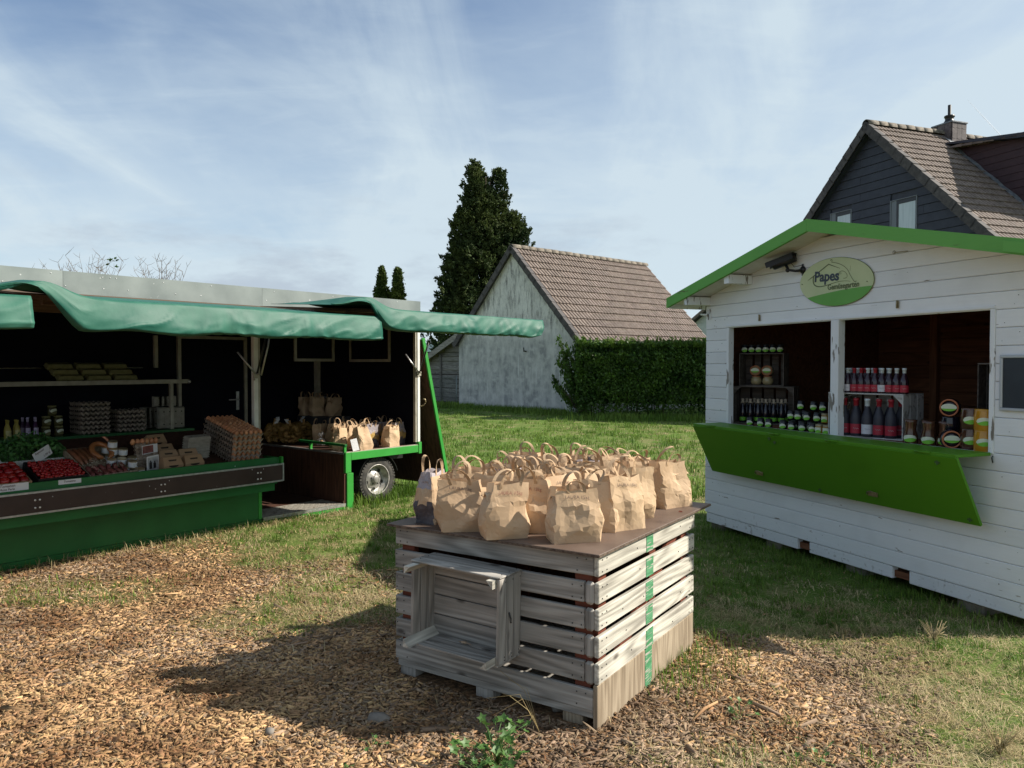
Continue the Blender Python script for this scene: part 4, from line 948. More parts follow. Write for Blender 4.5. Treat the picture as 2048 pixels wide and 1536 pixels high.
tb('skirt_panel', XL, -3.4, -0.012, 0.01, 0.055, 0.44, M_tgreen); tb('skirt_panel', -3.398, -1.098, -0.012, 0.01, 0.055, 0.44, M_tgreen)
tb('skirt_panel', XL, -1.062, -0.016, 0.006, -0.07, 0.052, M_tgreen)
tb('skirt_post', -1.096, -1.06, -0.016, 0.03, 0.056, 0.46, M_tgreen2)
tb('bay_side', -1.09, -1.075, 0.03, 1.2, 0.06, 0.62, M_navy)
# flaps and their tarpaulins
FD_ = [0.115, 0.185, 0.19]      # how far each flap's front edge sags
FP = lambda y, k=0: 2.150 - (y / -1.86) * FD_[k]      # height of a flap at distance -y before the wall
for i, (x0, x1) in enumerate(((-1.07, 1.13), (-3.50, -1.12), (-6.1, -3.74))):
    dz = 0.0
    v = [(x, y, FP(y, i) + q) for x in (x0, x1) for y, q in ((-0.02, 0), (-1.86, 0), (-1.86, 0.03), (-0.02, 0.03))]
    fp = MB().add(v, [(0, 1, 2, 3), (7, 6, 5, 4), (0, 4, 5, 1), (1, 5, 6, 2), (2, 6, 7, 3), (3, 7, 4, 0)]).obj('side_flap', M_under, TR)
    for y in (-0.1, -0.75, -1.35, -1.82):
        z = FP(y, i)
        MB().box(x0 + 0.01, x1 - 0.01, y - 0.025, y + 0.02, z - 0.034, z - 0.003).obj('flap_rib', M_under if y > -1.8 else M_cream, fp)
# running gear
wh = ob('wheel', MB().lathe([(0.165, -0.075), (0.20, -0.085), (0.245, -0.078), (0.262, -0.05), (0.265, 0.0), (0.262, 0.05), (0.245, 0.078), (0.20, 0.085), (0.165, 0.075)], 40).mesh('tyre', M_tyre), TR, M=Matrix.Translation((0.50, 0.13, 0.262)) @ Matrix.Rotation(R(90), 4, 'X'))
tr = MB()
for i in range(44):
    a = 2 * math.pi * i / 44
    for s in (-1, 1):
        Mx = Matrix.Rotation(a + (0.07 if s > 0 else 0), 4, 'Z')
        tr.box(0.252, 0.272, -0.011, 0.011, s * 0.03 - 0.022, s * 0.03 + 0.022, M=Mx); tr.box(0.238, 0.264, -0.011, 0.011, s * 0.068 - 0.014, s * 0.068 + 0.014, M=Mx)
tr.obj('tread', M_tyre, wh, kind='stuff')
MB().lathe([(0.168, 0.080), (0.176, 0.084), (0.172, 0.06), (0.150, 0.05), (0.145, 0.0), (0.10, 0.010), (0.075, 0.035), (0.05, 0.035), (0.046, 0.06), (0.03, 0.066), (0, 0.066)], 32).obj('rim', M_rim, wh)
hb = MB()
for i in range(5):
    a = 2 * math.pi * i / 5 + 0.3; hb.ico((0.062 * math.cos(a), 0.062 * math.sin(a), 0.04), 0.010, 1); hb.lathe([(0.022, 0.014), (0.018, 0.012), (0, 0.012)], 8, M=Matrix.Translation((0.118 * math.cos(a + .6), 0.118 * math.sin(a + .6), 0.003)))
hb.obj('wheel_nuts', M_blackmetal, wh, kind='stuff')
g = MB()
n = 14
for i in range(n):
    a, b_ = R(15 + 150 * i / n), R(15 + 150 * (i + 1) / n)
    v = [(0.5 + r * math.cos(q), y, 0.262 + r * math.sin(q)) for q in (a, b_) for r in (0.295, 0.301) for y in (0.03, 0.26)]
    g.add(v, [(0, 1, 3, 2), (4, 6, 7, 5), (0, 4, 5, 1), (2, 3, 7, 6), (0, 2, 6, 4), (1, 5, 7, 3)])
g.obj('mudguard', M_blackmetal, TR)
MB().box(0.0, 1.1, 0.28, 0.36, 0.44, 0.585).box(0.0, 1.1, 1.5, 1.58, 0.44, 0.585).box(0.46, 0.54, 0.2, 1.9, 0.24, 0.30).tube([(0.1, 0.3, 0.45), (0.5, 0.25, 0.28)], 0.02, 6).tube([(0.12, 0.4, 0.25), (0.2, 0.42, 0.2), (0.27, 0.4, 0.3), (0.3, 0.4, 0.44)], 0.008, 5).obj('chassis', M_blackmetal, TR)
ob('wheel', MB().lathe([(0.0, -0.075), (0.20, -0.085), (0.245, -0.078), (0.262, -0.05), (0.262, 0.05), (0.245, 0.078), (0.20, 0.085), (0.0, 0.075)], 24).mesh('tyre', M_tyre), TR, M=Matrix.Translation((0.50, 1.85, 0.262)) @ Matrix.Rotation(R(90), 4, 'X'))
# end flap hanging down on the right
sp = MB().add([(1.150, 0.0, 1.90), (1.150, 1.9, 1.90), (1.60, 1.9, 0.06), (1.60, 0.0, 0.06), (1.172, 0.0, 1.905), (1.172, 1.9, 1.905), (1.622, 1.9, 0.065), (1.622, 0.0, 0.065)],
    [(3, 2, 1, 0), (4, 5, 6, 7), (0, 4, 7, 3), (2, 6, 5, 1), (0, 1, 5, 4), (3, 7, 6, 2)]).obj('end_flap', M_brownply, TR)
MB().add([(1.150, -0.022, 1.92), (1.150, -0.001, 1.92), (1.60, -0.001, 0.05), (1.60, -0.022, 0.05), (1.195, -0.022, 1.92), (1.195, -0.001, 1.92), (1.645, -0.001, 0.05), (1.645, -0.022, 0.05)],
    [(3, 2, 1, 0), (4, 5, 6, 7), (0, 4, 7, 3), (2, 6, 5, 1), (0, 1, 5, 4), (3, 7, 6, 2)]).obj('end_flap_trim', M_tgreen2, sp)

def tarp(x0, x1, label, curl_left=0.55, seed=0, open_end=False, drop=0.19, k=0):
    """sheet that lies on a flap, folds over its front edge and hangs down; its left end runs on over the neighbouring flap"""
    rnd = np.random.default_rng(seed)
    nx = 110; xs = np.linspace(x0 - curl_left, x1 + 0.02, nx)
    prof = []      # (y, z offset from flap top, hang 0/1)
    for t in np.linspace(0, 1, 12): prof.append((-0.9 - 0.96 * t, 0.034, 0))
    for t in np.linspace(0, 1, 22)[1:]:
        # hanging part: bellied outwards, hem curling back under
        a = t; prof.append((-1.86 - 0.035 * math.sin(a * math.pi * 0.95) - 0.012 * a + (0.055 * max(0, a - 0.75) / 0.25) ** 1.0 * (1 if a > 0.75 else 0), 0.034 - drop * 1.05 * math.sin(a * math.pi / 2), a))
    if open_end:
        for t in np.linspace(0, 1, 10)[1:]: prof.append((-1.872 + 0.055 * math.sin(t * math.pi / 2) - 0.03 * math.sin(t * math.pi), 0.034 - drop * 1.05 * (1 - 0.97 * t) - 0.012 * math.sin(t * math.pi), 1.0 + t))
    V = []; npf = len(prof)
    for x in xs:
        h = min(1, max(0, (x - (x0 - 0.10)) / 0.16)); h = h * h * (3 - 2 * h)
        bump = 0.085 * math.exp(-((x - (x0 - 0.16)) / 0.17) ** 2) if curl_left else 0
        sag = 0.0
        for (y, zo, a) in prof:
            X = x
            a0_ = a; a = min(a, 1.0)
            wv = 0.008 * math.sin(x * 5.1 + seed) + 0.004 * math.sin(x * 13.0 + a * 3 + seed * 2)
            fold = noise.noise(Vector((x * 6.0, a * 2.2 + seed, 1.7))) * 0.014 + noise.noise(Vector((x * 17.0 + a * 7, a * 5.0, 4.2 + seed))) * 0.005
            # diagonal creases running from pinned points
            for cx in (x0 + 0.72 * (x1 - x0), x0 + 0.42 * (x1 - x0)):
                d = x - cx; fold += 0.014 * math.exp(-(d / 0.25) ** 2) * math.sin(abs(d) * 55 - a * 4) * a
            fold *= (0.3 if a0_ > 1 else 1)
            fold += 0.013 * (a0_ <= 1) * (1 - abs(2 * noise.noise(Vector((x * 4.5 + a * 1.5, a * 1.6, 7.7 + seed))))) ** 4 * (a > 0)
            a = a0_
            z = FP(y, k) + (zo if a == 0 else 0.034 + (zo - 0.034) * h) + bump * (1 - 0.25 * a) * (0.35 + 0.65 * min(1, max(0, (-y - 1.0) / 0.6)))
            yy = y - (wv + fold) * (a > 0) * (0.3 + min(a, 1)) * h
            z += fold * (0.25 if a else 0.0) + (0.006 * math.sin(x * 9 + seed) + 0.012 * noise.noise(Vector((x * 3, seed, 0)))) * (a if a <= 1 else 2 - a)
            if a > 0: yy = yy * h + (-1.86 - 0.02 * a) * (1 - h); X = x - 0.10 * (1 - h) * min(a, 1)
            if open_end and x > x1 - 0.16: 
                e = (x - (x1 - 0.16)) / 0.18
                if 0 < a <= 1: X = x - 0.15 * e * a; yy -= 0.02 * e * math.sin(a * math.pi)
                elif a > 1: X = x - 0.15 * e * (2 - a) ** 2 + 0.04 * e * math.sin((a - 1) * math.pi); yy += 0.02 * e
            V.append((X, yy, z))
    V = np.array(V); i, j = np.meshgrid(np.arange(nx - 1), np.arange(npf - 1), indexing='ij'); a = (i * npf + j).ravel()
    Q = np.stack([a, a + 1, a + npf + 1, a + npf], -1)
    o = ob('tarpaulin', np_mesh('tarpaulin', V, Q, M_tarp, smooth=True)); o.matrix_basis = FT
    sm = o.modifiers.new('thickness', 'SOLIDIFY'); sm.thickness = 0.003
    return tag(o, label, 'tarpaulin', 'green tarpaulins over the trailer flaps')
tarp(-1.07, 1.13, 'shiny green tarpaulin at the trailer\'s right end, its open roll before the barn', 0.45, 3, True, 0.18, 0)
tarp(-3.50, -1.12, 'long green tarpaulin across the middle flap, its left end twisted upwards', 0.72, 5, False, 0.195, 1)
tarp(-6.0, -3.74, 'pale worn green tarpaulin end hanging at the left edge of the photo', 0.0, 9, False, 0.19, 2)
# ------------------------------------------------------------------ tiled roofs
def tile_mesh(name, w, l, m, t=0.022):
    """pan tile: two rolls, thick lower edge. x across, y up the slope, z out of the roof"""
    k = 9; v = []; RP = [0.0, 0.045, 0.052, 0.045, 0.0, 0.045, 0.052, 0.045, 0.0]
    for y in (0.0, l):
        for i in range(k):
            x = w * [0, .10, .25, .40, .5, .60, .75, .90, 1][i]; h = RP[i]
            v.append((x, y, h + t - y * 0.10))
    for i in range(k):
        x = w * [0, .10, .25, .40, .5, .60, .75, .90, 1][i]; h = RP[i]; v.append((x, 0.0, h - 0.045))
    f = [(i, i + 1, k + i + 1, k + i) for i in range(k - 1)] + [(2 * k + i, 2 * k + i + 1, i + 1, i) for i in range(k - 1)]
    f += [(0, k, 2 * k), (k - 1, 3 * k - 1, 2 * k - 1)]
    return MB().add(v, f).mesh(name, m)
def tile_roof(parent, Mroof, length, slope_len, nx, ny, limit, skip=None, order=lambda x, y: 0):
    """tiles laid in courses from the eaves up; those that show largest are parts, the rest one part of kind stuff"""
    w, l = length / nx, slope_len / ny; me = tile_mesh('roof_tile', w * 1.0, l * 1.12, M_tile); cells = []
    for j in range(ny):
        for i in range(nx):
            if skip and skip((i + .5) * w, (j + .5) * l): continue
            cells.append((order((i + .5) * w, (j + .5) * l), i, j))
    cells.sort(key=lambda q: q[0]); rest = MB(); vs = [tuple(q.co) for q in me.vertices]; fs = [tuple(p.vertices) for p in me.polygons]
    for n, (_, i, j) in enumerate(cells):
        Mx = Mroof @ Matrix.Translation((i * w, j * l, random.uniform(-.0015, .0015))) @ Matrix.Rotation(random.gauss(0, 0.004), 4, 'Z')
        if n < limit: ob('roof_tile', me, parent, M=Mx)
        else: rest.add(vs, fs, M=Mx)
    if rest.v: rest.obj('roof_tile_field', M_tile_i, parent, kind='stuff')

# ------------------------------------------------------------------ barn
BW, BL, BE, BA = 6.05, 7.2, 2.42, 5.56
barn = thing('barn', 'old grey plastered barn with a steep brown tiled roof behind the hedge', 'barn'); barn.matrix_basis = FB
def plaster():
    m = bpy.data.materials.new('stained_plaster'); m.use_nodes = True; t = m.node_tree; t.nodes.clear(); K = t.links.new
    def n(ty, **k):
        x = t.nodes.new(ty)
        for a, b in k.items(): setattr(x, a, b)
        return x
    out = n('ShaderNodeOutputMaterial'); bs = n('ShaderNodeBsdfPrincipled'); K(bs.outputs[0], out.inputs[0]); bs.inputs['Roughness'].default_value = 0.95; bs.inputs['Specular IOR Level'].default_value = 0.1
    co = n('ShaderNodeTexCoord')
    def noi(sc, st, d=8, r=0.62):
        mp = n('ShaderNodeMapping'); mp.inputs['Scale'].default_value = st; K(co.outputs['Object'], mp.inputs[0])
        x = n('ShaderNodeTexNoise'); x.inputs['Scale'].default_value = sc; x.inputs['Detail'].default_value = d; x.inputs['Roughness'].default_value = r; K(mp.outputs[0], x.inputs['Vector']); return x.outputs['Fac']
    def mr(v, a, b, c=0.0, d=1.0):
        x = n('ShaderNodeMapRange'); K(v, x.inputs[0])
        for i, q in enumerate((a, b, c, d)): x.inputs[i + 1].default_value = q
        return x.outputs[0]
    def mul(a, b):
        x = n('ShaderNodeMath', operation='MULTIPLY'); K(a, x.inputs[0])
        if isinstance(b, float): x.inputs[1].default_value = b
        else: K(b, x.inputs[1])
        return x.outputs[0]
    def mixc(f, a, b):
        x = n('ShaderNodeMix', data_type='RGBA'); K(f, x.inputs['Factor'])
        for i, q in ((6, a), (7, b)):
            if isinstance(q, tuple): x.inputs[i].default_value = (*q, 1)
            else: K(q, x.inputs[i])
        return x.outputs[2]
    sp = n('ShaderNodeSeparateXYZ'); K(co.outputs['Object'], sp.inputs[0])
    blotch = noi(0.9, (1, 1, 1)); streak = noi(2.6, (2.2, 1, 0.55)); fine = noi(9, (2.2, 1, 0.8)); grit = noi(30, (1, 1, 1))
    col = mixc(mr(blotch, 0.4, 0.6), (0.76, 0.755, 0.71), (0.62, 0.615, 0.58))
    col = mixc(mul(mr(fine, 0.5, 0.62), mr(sp.outputs['Z'], 0.5, 2.9, 0.85, 0.35)), col, (0.30, 0.31, 0.31))
    col = mixc(mul(mul(mr(streak, 0.50, 0.64), mr(grit, 0.30, 0.55)), mr(sp.outputs['Z'], 2.1, 2.9)), col, (0.17, 0.165, 0.165))
    low = mixc(mr(noi(2.2, (1.5, 1, 1.2)), 0.38, 0.62), (0.40, 0.40, 0.385), (0.54, 0.54, 0.52))
    col = mixc(mr(sp.outputs['Z'], 2.75, 2.25, 0.0, 0.85), col, low)
    vert = noi(1.0, (3.2, 1, 1.1)); cel = noi(3.2, (1, 1, 1.3))
    col = mixc(mul(mul(mr(vert, 0.42, 0.60), mr(cel, 0.38, 0.55)), mr(sp.outputs['Z'], 2.9, 2.2, 0.0, 0.8)), col, (0.24, 0.245, 0.25))
    col = mixc(mul(mr(noi(2.0, (7.0, 1, 0.25)), 0.60, 0.64), mr(sp.outputs['Z'], 2.6, 2.2, 0.0, 0.6)), col, (0.70, 0.71, 0.70))
    K(col, bs.inputs['Base Color'])
    b = n('ShaderNodeBump'); b.inputs['Strength'].default_value = 0.5; b.inputs['Distance'].default_value = 0.02; K(grit, b.inputs['Height']); K(b.outputs[0], bs.inputs['Normal'])
    return m
M_plaster = plaster()
apx = BW / 2; sl = (BA - BE) / apx
g = MB().prism([(0, -0.4), (BW, -0.4), (BW, BE), (apx, BA), (0, BE)], 0, 0.25)
g.obj('gable_wall', M_plaster, barn)
MB().box(BW - 0.25, BW, 0.26, BL, -0.4, BE - 0.04).obj('side_wall', M_plaster, barn); MB().box(0, 0.25, 0.26, BL, -0.4, BE - 0.04).obj('side_wall', M_plaster, barn)
MB().prism([(0, -0.4), (BW, -0.4), (BW, BE), (apx, BA), (0, BE)], BL - 0.2, BL).obj('gable_wall', M_plaster, barn)
MB().box(3.62, 3.66, -0.12, 0.0, 2.02, 2.06).tube([(3.64, -0.1, 2.04), (3.66, -0.14, 2.16)], 0.02, 5).obj('wall_hook', M_blackmetal, barn)
SLB = math.hypot(apx + 0.14, (apx + 0.14) * sl); ang = math.atan(sl)
def roof_M(s, x_e, z_e, y0, w_len):
    """roof plane; s=+1 the side whose eaves lie at +x. local x along the ridge, y up the slope"""
    if s > 0: X = Vector((0, 1, 0)); Y = Vector((-math.cos(ang), 0, math.sin(ang)))
    else: X = Vector((0, -1, 0)); Y = Vector((math.cos(ang), 0, math.sin(ang)))
    Z = X.cross(Y)
    M = Matrix((X, Y, Z)).transposed().to_4x4()
    o = Vector((x_e, y0 if s > 0 else y0 + w_len, z_e)); return Matrix.Translation(o) @ M
OB = 0.12
for s in (1, -1):
    e = BW + 0.14 if s > 0 else -0.14; ze = BE - 0.14 * sl + 0.02
    MB().box(0, BL + 0.2, 0, SLB, -0.05, 0.0).obj('roof_deck', M_verge, barn, M=roof_M(s, e, ze, -0.08, BL + 0.2))
    if s > 0: tile_roof(barn, roof_M(s, e, ze, -OB, BL + 0.2), BL + 0.2, SLB, 23, 13, 299, order=lambda x, y: x * 0.4 - y * 0.02)
    else: MB().box(0, BL + 0.2, 0, SLB, 0.001, 0.04).obj('roof_tile_field', M_tile_i, barn, M=roof_M(s, e, ze, -OB, BL + 0.2))
    # verge tiles along the gable
    nv = 13
    for i in range(nv):
        l = SLB / nv
        x_off = -0.05 if s > 0 else BL + 0.2 - 0.13 + 0.05 + 0.13
        Mx = roof_M(s, e, ze, -OB - 0.03, 0) if s > 0 else roof_M(s, e, ze, -OB - 0.03 , 0)
        if s > 0: MB().box(-0.03, 0.14, 0, 1.12 * l, 0.06, 0.085).box(-0.03, -0.008, 0, 1.12 * l, -0.11, 0.06).obj('verge_tile', M_verge, barn, M=Mx @ Matrix.Translation((0, i * l, 0)) @ Matrix.Rotation(R(-2.5), 4, 'X'))
        else: MB().box(-0.14, 0.03, 0, 1.12 * l, 0.06, 0.085).box(0.008, 0.03, 0, 1.12 * l, -0.11, 0.06).obj('verge_tile', M_verge, barn, M=Mx @ Matrix.Translation((0, i * l, 0)) @ Matrix.Rotation(R(-2.5), 4, 'X'))
rt = MB().lathe([(0.10, 0), (0.115, 0.0), (0.125, 0.40), (0.11, 0.40)], 10, a0=R(-8), a1=R(188)).mesh('ridge_tile', M_ridge)
RXm = Matrix.Rotation(R(-90), 4, 'X')
for i in range(20): ob('ridge_tile', rt, barn, M=Matrix.Translation((apx, -OB - 0.03 + i * 0.37, BA + 0.03 + random.uniform(-.006, .006))) @ RXm @ Matrix.Rotation(math.pi, 4, 'Z') @ Matrix.Rotation(R(1), 4, 'Y'))
MB().tube([(BW + 0.22, -0.1, BE - 0.10), (BW + 0.22, BL + 0.1, BE - 0.13)], 0.055, 8).obj('gutter', M_blackmetal, barn)
MB().box(BW + 0.02, BW + 0.16, 0.0, BL, BE - 0.26, BE - 0.10).obj('eaves_board', M_shed, barn)

# ------------------------------------------------------------------ dark house
house = thing('house', 'dark clad gabled house with brown pan tiles, chimneys and a dormer above the hut', 'house'); house.matrix_basis = FH
HA, HS = 8.82, 0.975; ang = math.atan(HS)
hz_ = lambda x: HA - HS * abs(x)
HWD, HEY = 5.4, 12.0           # half width, length
MB().prism([(-HWD, -0.2), (HWD, -0.2), (HWD, hz_(HWD)), (0, HA), (-HWD, hz_(HWD))], 0.04, 0.3).obj('gable_wall', M_slate, house)
MB().box(HWD - 0.3, HWD, 0.3, HEY, -0.2, hz_(HWD)).box(-HWD, -HWD + 0.3, 0.3, HEY, -0.2, hz_(HWD)).obj('side_wall', M_white_wall, house)
WN = [(0.757, 1.671, 5.05, 6.44), (-1.645, -0.773, 5.05, 6.50)]
pit = 0.262; z = 4.30; r_ = 0
def clad(x0, x1, z0, z1, m, parent, y=0.0):
    P = []
    za, zb = z0 + 0.012, z1
    xa = lambda z, x: max(min(x, (HA - z) / HS - 0.05), -(HA - z) / HS + 0.05)
    P = [(xa(za, x0), za), (xa(za, x1), za), (xa(zb, x1), zb), (xa(zb, x0), zb)]
    if P[1][0] - P[0][0] < 0.04: return
    v = [(x, y - 0.014 if k < 2 else y + 0.006, zz) for k, (x, zz) in enumerate(P)] + [(x, y + 0.03, zz) for x, zz in P]
    MB().add(v, [(0, 1, 2, 3), (0, 4, 5, 1), (1, 5, 6, 2), (2, 6, 7, 3), (3, 7, 4, 0)]).obj('cladding_board', m, parent)
while z < HA - 0.15:
    z1 = z + pit; segs = [(-6, 6)]
    cuts = [-3.1, -0.42 if r_ % 2 else None, 1.9 if r_ % 3 == 0 else None, 3.4 if r_ % 2 == 0 else None]
    for a, b_, c, d in WN:
        if z1 > c and z < d - 0.02: segs = [q for s0, s1 in segs for q in ((s0, min(s1, a - 0.02)), (max(s0, b_ + 0.02), s1)) if q[1] - q[0] > 0.03]
    for c in cuts:
        if c is not None: segs = [q for s0, s1 in segs for q in (((s0, c - 0.004), (c + 0.004, s1)) if s0 + .1 < c < s1 - .1 else ((s0, s1),))]
    for s0, s1 in segs: clad(s0, s1, z, z1, M_slate, house)
    z = z1; r_ += 1
for a, b_, c, d in WN:
    w = MB().box(a + 0.03, b_ - 0.03, 0.0385, 0.0395, c, d - 0.03).obj('window', M_windark, house)
    for q in ((a - 0.018, a + 0.012, c - 0.05, d), (b_ - 0.012, b_ + 0.018, c - 0.05, d)): MB().box(q[0], q[1], -0.02, 0.037, q[2], q[3]).obj('reveal', M_winframe, w)
    MB().box(a - 0.018, b_ + 0.018, -0.022, 0.037, d + 0.001, d + 0.022).obj('reveal', M_winframe, w)
    MB().box(a + 0.013, a + 0.20, 0.0, 0.030, c, d - 0.001).obj('side_lining', M_winframe, w)
    for q in ((a + 0.201, a + 0.27, c, d - 0.12), (b_ - 0.05, b_ - 0.013, c, d - 0.12), (a + 0.201, b_ - 0.013, d - 0.119, d - 0.001)): MB().box(q[0], q[1], 0.002, 0.032, q[2], q[3]).obj('window_frame', M_windark, w)
    MB().box(a + 0.271, b_ - 0.051, 0.012, 0.016, c, d - 0.121).obj('pane', M_curtain, w)
SLH = math.hypot(HWD + 0.3, (HWD + 0.3) * HS); eX = HWD + 0.3; eZ = hz_(eX) + 0.10; OBH = 0.22
dorm = lambda x, y: x > 3.05 and (SLH - y) > 0.75 and (SLH - y) < 4.0 + (x > 4.7) * 0
MB().box(0, HEY, 0, SLH, -0.10, -0.01).obj('roof_deck', M_verge, house, M=roof_M(1, eX, eZ, -OBH + 0.03, HEY))
MB().box(0, HEY, 0, SLH, -0.10, 0.03).obj('roof_tile_field', M_tile_i, house, M=roof_M(-1, -eX, eZ, -OBH, HEY))
tile_roof(house, roof_M(1, eX, eZ, -OBH, HEY), 10.2, SLH, 34, 24, 300, skip=dorm, order=lambda x, y: (x * 0.55 + max(0, (SLH - y) - 5.4) * 9 + 0.15 * (SLH - y)))
for s in (1, -1):
    nv = 20
    for i in range(nv):
        l = SLH / nv; Mx = roof_M(s, eX * s, eZ, -OBH - 0.02, 0)
        q = (-0.03, 0.16) if s > 0 else (-0.16, 0.03); q2 = (-0.03, -0.004) if s > 0 else (0.004, 0.03)
        MB().box(q[0], q[1], 0, 1.12 * l, 0.06, 0.09).box(q2[0], q2[1], 0, 1.12 * l, -0.17, 0.06).obj('verge_tile', M_verge, house, M=Mx @ Matrix.Translation((0, i * l, 0)) @ Matrix.Rotation(R(-2.8), 4, 'X'))
    P = [(0, HA + 0.03), (s * eX, hz_(eX) + 0.03), (s * eX, hz_(eX) - 0.14), (0, HA - 0.14)]
    MB().prism(P if s < 0 else P[::-1], -OBH + 0.04, 0.02).obj('barge_board', M_slate, house)
rt2 = MB().lathe([(0.12, 0), (0.14, 0.0), (0.15, 0.40), (0.13, 0.40)], 10, a0=R(-8), a1=R(188)).mesh('ridge_tile', M_ridge)
for i in range(28): ob('ridge_tile', rt2, house, M=Matrix.Translation((0, -OBH - 0.03 + i * 0.37, HA + 0.12 + random.uniform(-.008, .008))) @ RXm @ Matrix.Rotation(math.pi, 4, 'Z'))
def chimney(x, y, w, d, z0, z1, pipe):
    c = MB().box(x - w / 2 + 0.02, x + w / 2 - 0.02, y - d / 2 + 0.02, y + d / 2 - 0.02, z0 - 0.8, z1).obj('chimney', M_slate_c, house)
    for (ax, sgn) in (('y', -1), ('x', 1), ('x', -1)):
        L_ = w if ax == 'y' else d; nc = 3; nr = 3; H_ = z1 - z0
        for i in range(nc):
            for j in range(nr + 1):
                a0_, b0_ = -L_ / 2 + L_ * i / nc, -L_ / 2 + L_ * (i + 1) / nc; zz0 = z1 - 0.05 - (j + 1) * H_ / nr; 
                v = [(a0_ + .006, zz0 + 0.03), ((a0_ + b0_) / 2, zz0), (b0_ - .006, zz0 + 0.03), (b0_ - .006, zz0 + H_ / nr + 0.02), (a0_ + .006, zz0 + H_ / nr + 0.02)]
                if ax == 'y': MB().prism(v, y - d / 2 - 0.012 + 0.004 * (j % 2), y - d / 2 + 0.018).obj('slate', M_slate_c, c)
                else:
                    Mx = Matrix.Translation((x + sgn * (w / 2 + 0.012 - 0.004 * (j % 2)), y, 0)) @ Matrix.Rotation(R(90 * sgn), 4, 'Z')
                    MB().prism(v, 0, 0.03).obj('slate', M_slate_c, c, M=Mx)
    MB().box(x - w / 2 - 0.035, x + w / 2 + 0.035, y - d / 2 - 0.035, y + d / 2 + 0.035, z1 - 0.03, z1 + 0.02, ch=0.008).obj('cap', M_lead, c)
    if pipe: MB().lathe([(0.16, 0), (0.16, 0.10), (0.13, 0.12), (0.13, 0.22), (0.16, 0.23), (0.15, 0.28), (0.05, 0.29), (0.05, 0.62), (0, 0.62)], 12, M=Matrix.Translation((x, y, z1 + 0.02))).obj('flue', M_blackmetal, c)
    MB().box(x - w / 2 - 0.2, x + w / 2 + 0.35, y - d / 2 - 0.16, y + d / 2 + 0.16, 0, 0.03, M=Matrix.Translation((0.0, 0, 0))).obj('flashing', M_lead, c) if False else None
    f = MB(); f.add([(x + w / 2 + .012, y - d / 2 - 0.15, hz_(x + w / 2) + 0.20), (x + w / 2 + 0.22, y - d / 2 - 0.15, hz_(x + w / 2 + 0.21) + 0.20), (x + w / 2 + 0.22, y + d / 2 + 0.2, hz_(x + w / 2 + 0.21) + 0.20), (x + w / 2 + .012, y + d / 2 + 0.2, hz_(x + w / 2) + 0.20),
        (x - 0.05, y - d / 2 - 0.15, hz_(abs(x) + 0.05) + 0.21), (x - 0.05, y - d / 2 - 0.025, hz_(abs(x) + 0.05) + 0.22), (x + w / 2 + 0.012, y - d / 2 - 0.025, hz_(x + w / 2) + 0.22), (x + w / 2 + 0.012, y - d / 2 - 0.025, hz_(x + w / 2) + 0.45), (x - 0.05, y - d / 2 - 0.025, hz_(abs(x) + 0.05) + 0.40)],
        [(0, 1, 2, 3), (4, 0, 6, 5)]).obj('flashing', M_lead, c)
chimney(0.03, 3.21, 0.72, 0.62, HA - 0.05, HA + 0.45, True)
chimney(0.03, 6.65, 0.72, 0.7, HA - 0.05, HA + 0.48, False)
# dormer with dark red cheek and shed roof
dy0 = 2.78
xa, xb = 0.62, 3.9
cheek = [(xa, hz_(xa) + 0.12), (xb, hz_(xb) + 0.12), (xb, hz_(xa) - 0.30), ]
d = MB().add([(x, y, z) for y in (dy0, dy0 + 0.1) for x, z in cheek], [(0, 1, 2), (5, 4, 3), (0, 3, 4, 1), (1, 4, 5, 2), (2, 5, 3, 0)]).obj('dormer', M_wineclad, house)
zt = lambda x: hz_(xa) + 0.12 - 0.16 * (x - xa)
zz = hz_(xb) + 0.12
while zz < hz_(xa):
    x0 = max(xa, (HA + 0.12 - zz) / HS); x1 = xb
    x00 = max(xa, (HA + 0.12 - zz - 0.22) / HS)
    if zt(x0) > zz and x1 - x0 > 0.1:
        MB().add([(x0, dy0 - 0.02, zz + 0.01), (x1, dy0 - 0.02, zz + 0.01), (x1, dy0 - 0.006, min(zz + 0.22, zt(x1))), (max(x00, xa), dy0 - 0.006, min(zz + 0.22, zt(x00))),
                  (x0, dy0, zz + 0.01), (x1, dy0, zz + 0.01)], [(0, 1, 2, 3), (0, 4, 5, 1)]).obj('cladding_board', M_wineclad, d)
    zz += 0.22
MB().prism([(xa - 0.1, hz_(xa) + 0.24), (xb + 0.3, zt(xb) - 0.02), (xb + 0.3, zt(xb) + 0.16), (xa - 0.1, hz_(xa) + 0.30)], dy0 - 0.30, HEY - 2).obj('dormer_roof', M_slate, d)
w_, l_ = 0.3, 0.35; tm = tile_mesh('roof_tile', 0.3, 0.4, M_tile)
fld_ = MB(); vs = [tuple(q.co) for q in tm.vertices]; fs = [tuple(p.vertices) for p in tm.polygons]
sa = math.atan(0.10)
Xd = Vector((0, 1, 0)); Yd = Vector((-math.cos(sa), 0, math.sin(sa))); Zd = Xd.cross(Yd)
Mdr = Matrix.Translation((xb + 0.3, dy0 - 0.30, zt(xb) + 0.17)) @ Matrix((Xd, Yd, Zd)).transposed().to_4x4()
for i in range(18):
    for j in range(10): fld_.add(vs, fs, M=Mdr @ Matrix.Translation((i * .3, j * .35, 0)))
fld_.obj('dormer_tile_field', M_tile_i, d, kind='stuff')
fl = MB(); n = 16; v = []
for i in range(n + 1):
    t = i / n; x = xa + (xb - xa) * t; z = hz_(x) + 0.19 + 0.02 * math.sin(i * 2.1); v += [(x - 0.01, dy0 - 0.18 + 0.02 * math.sin(i * 1.7), z - .01), (x, dy0 - 0.03, z + 0.03)]
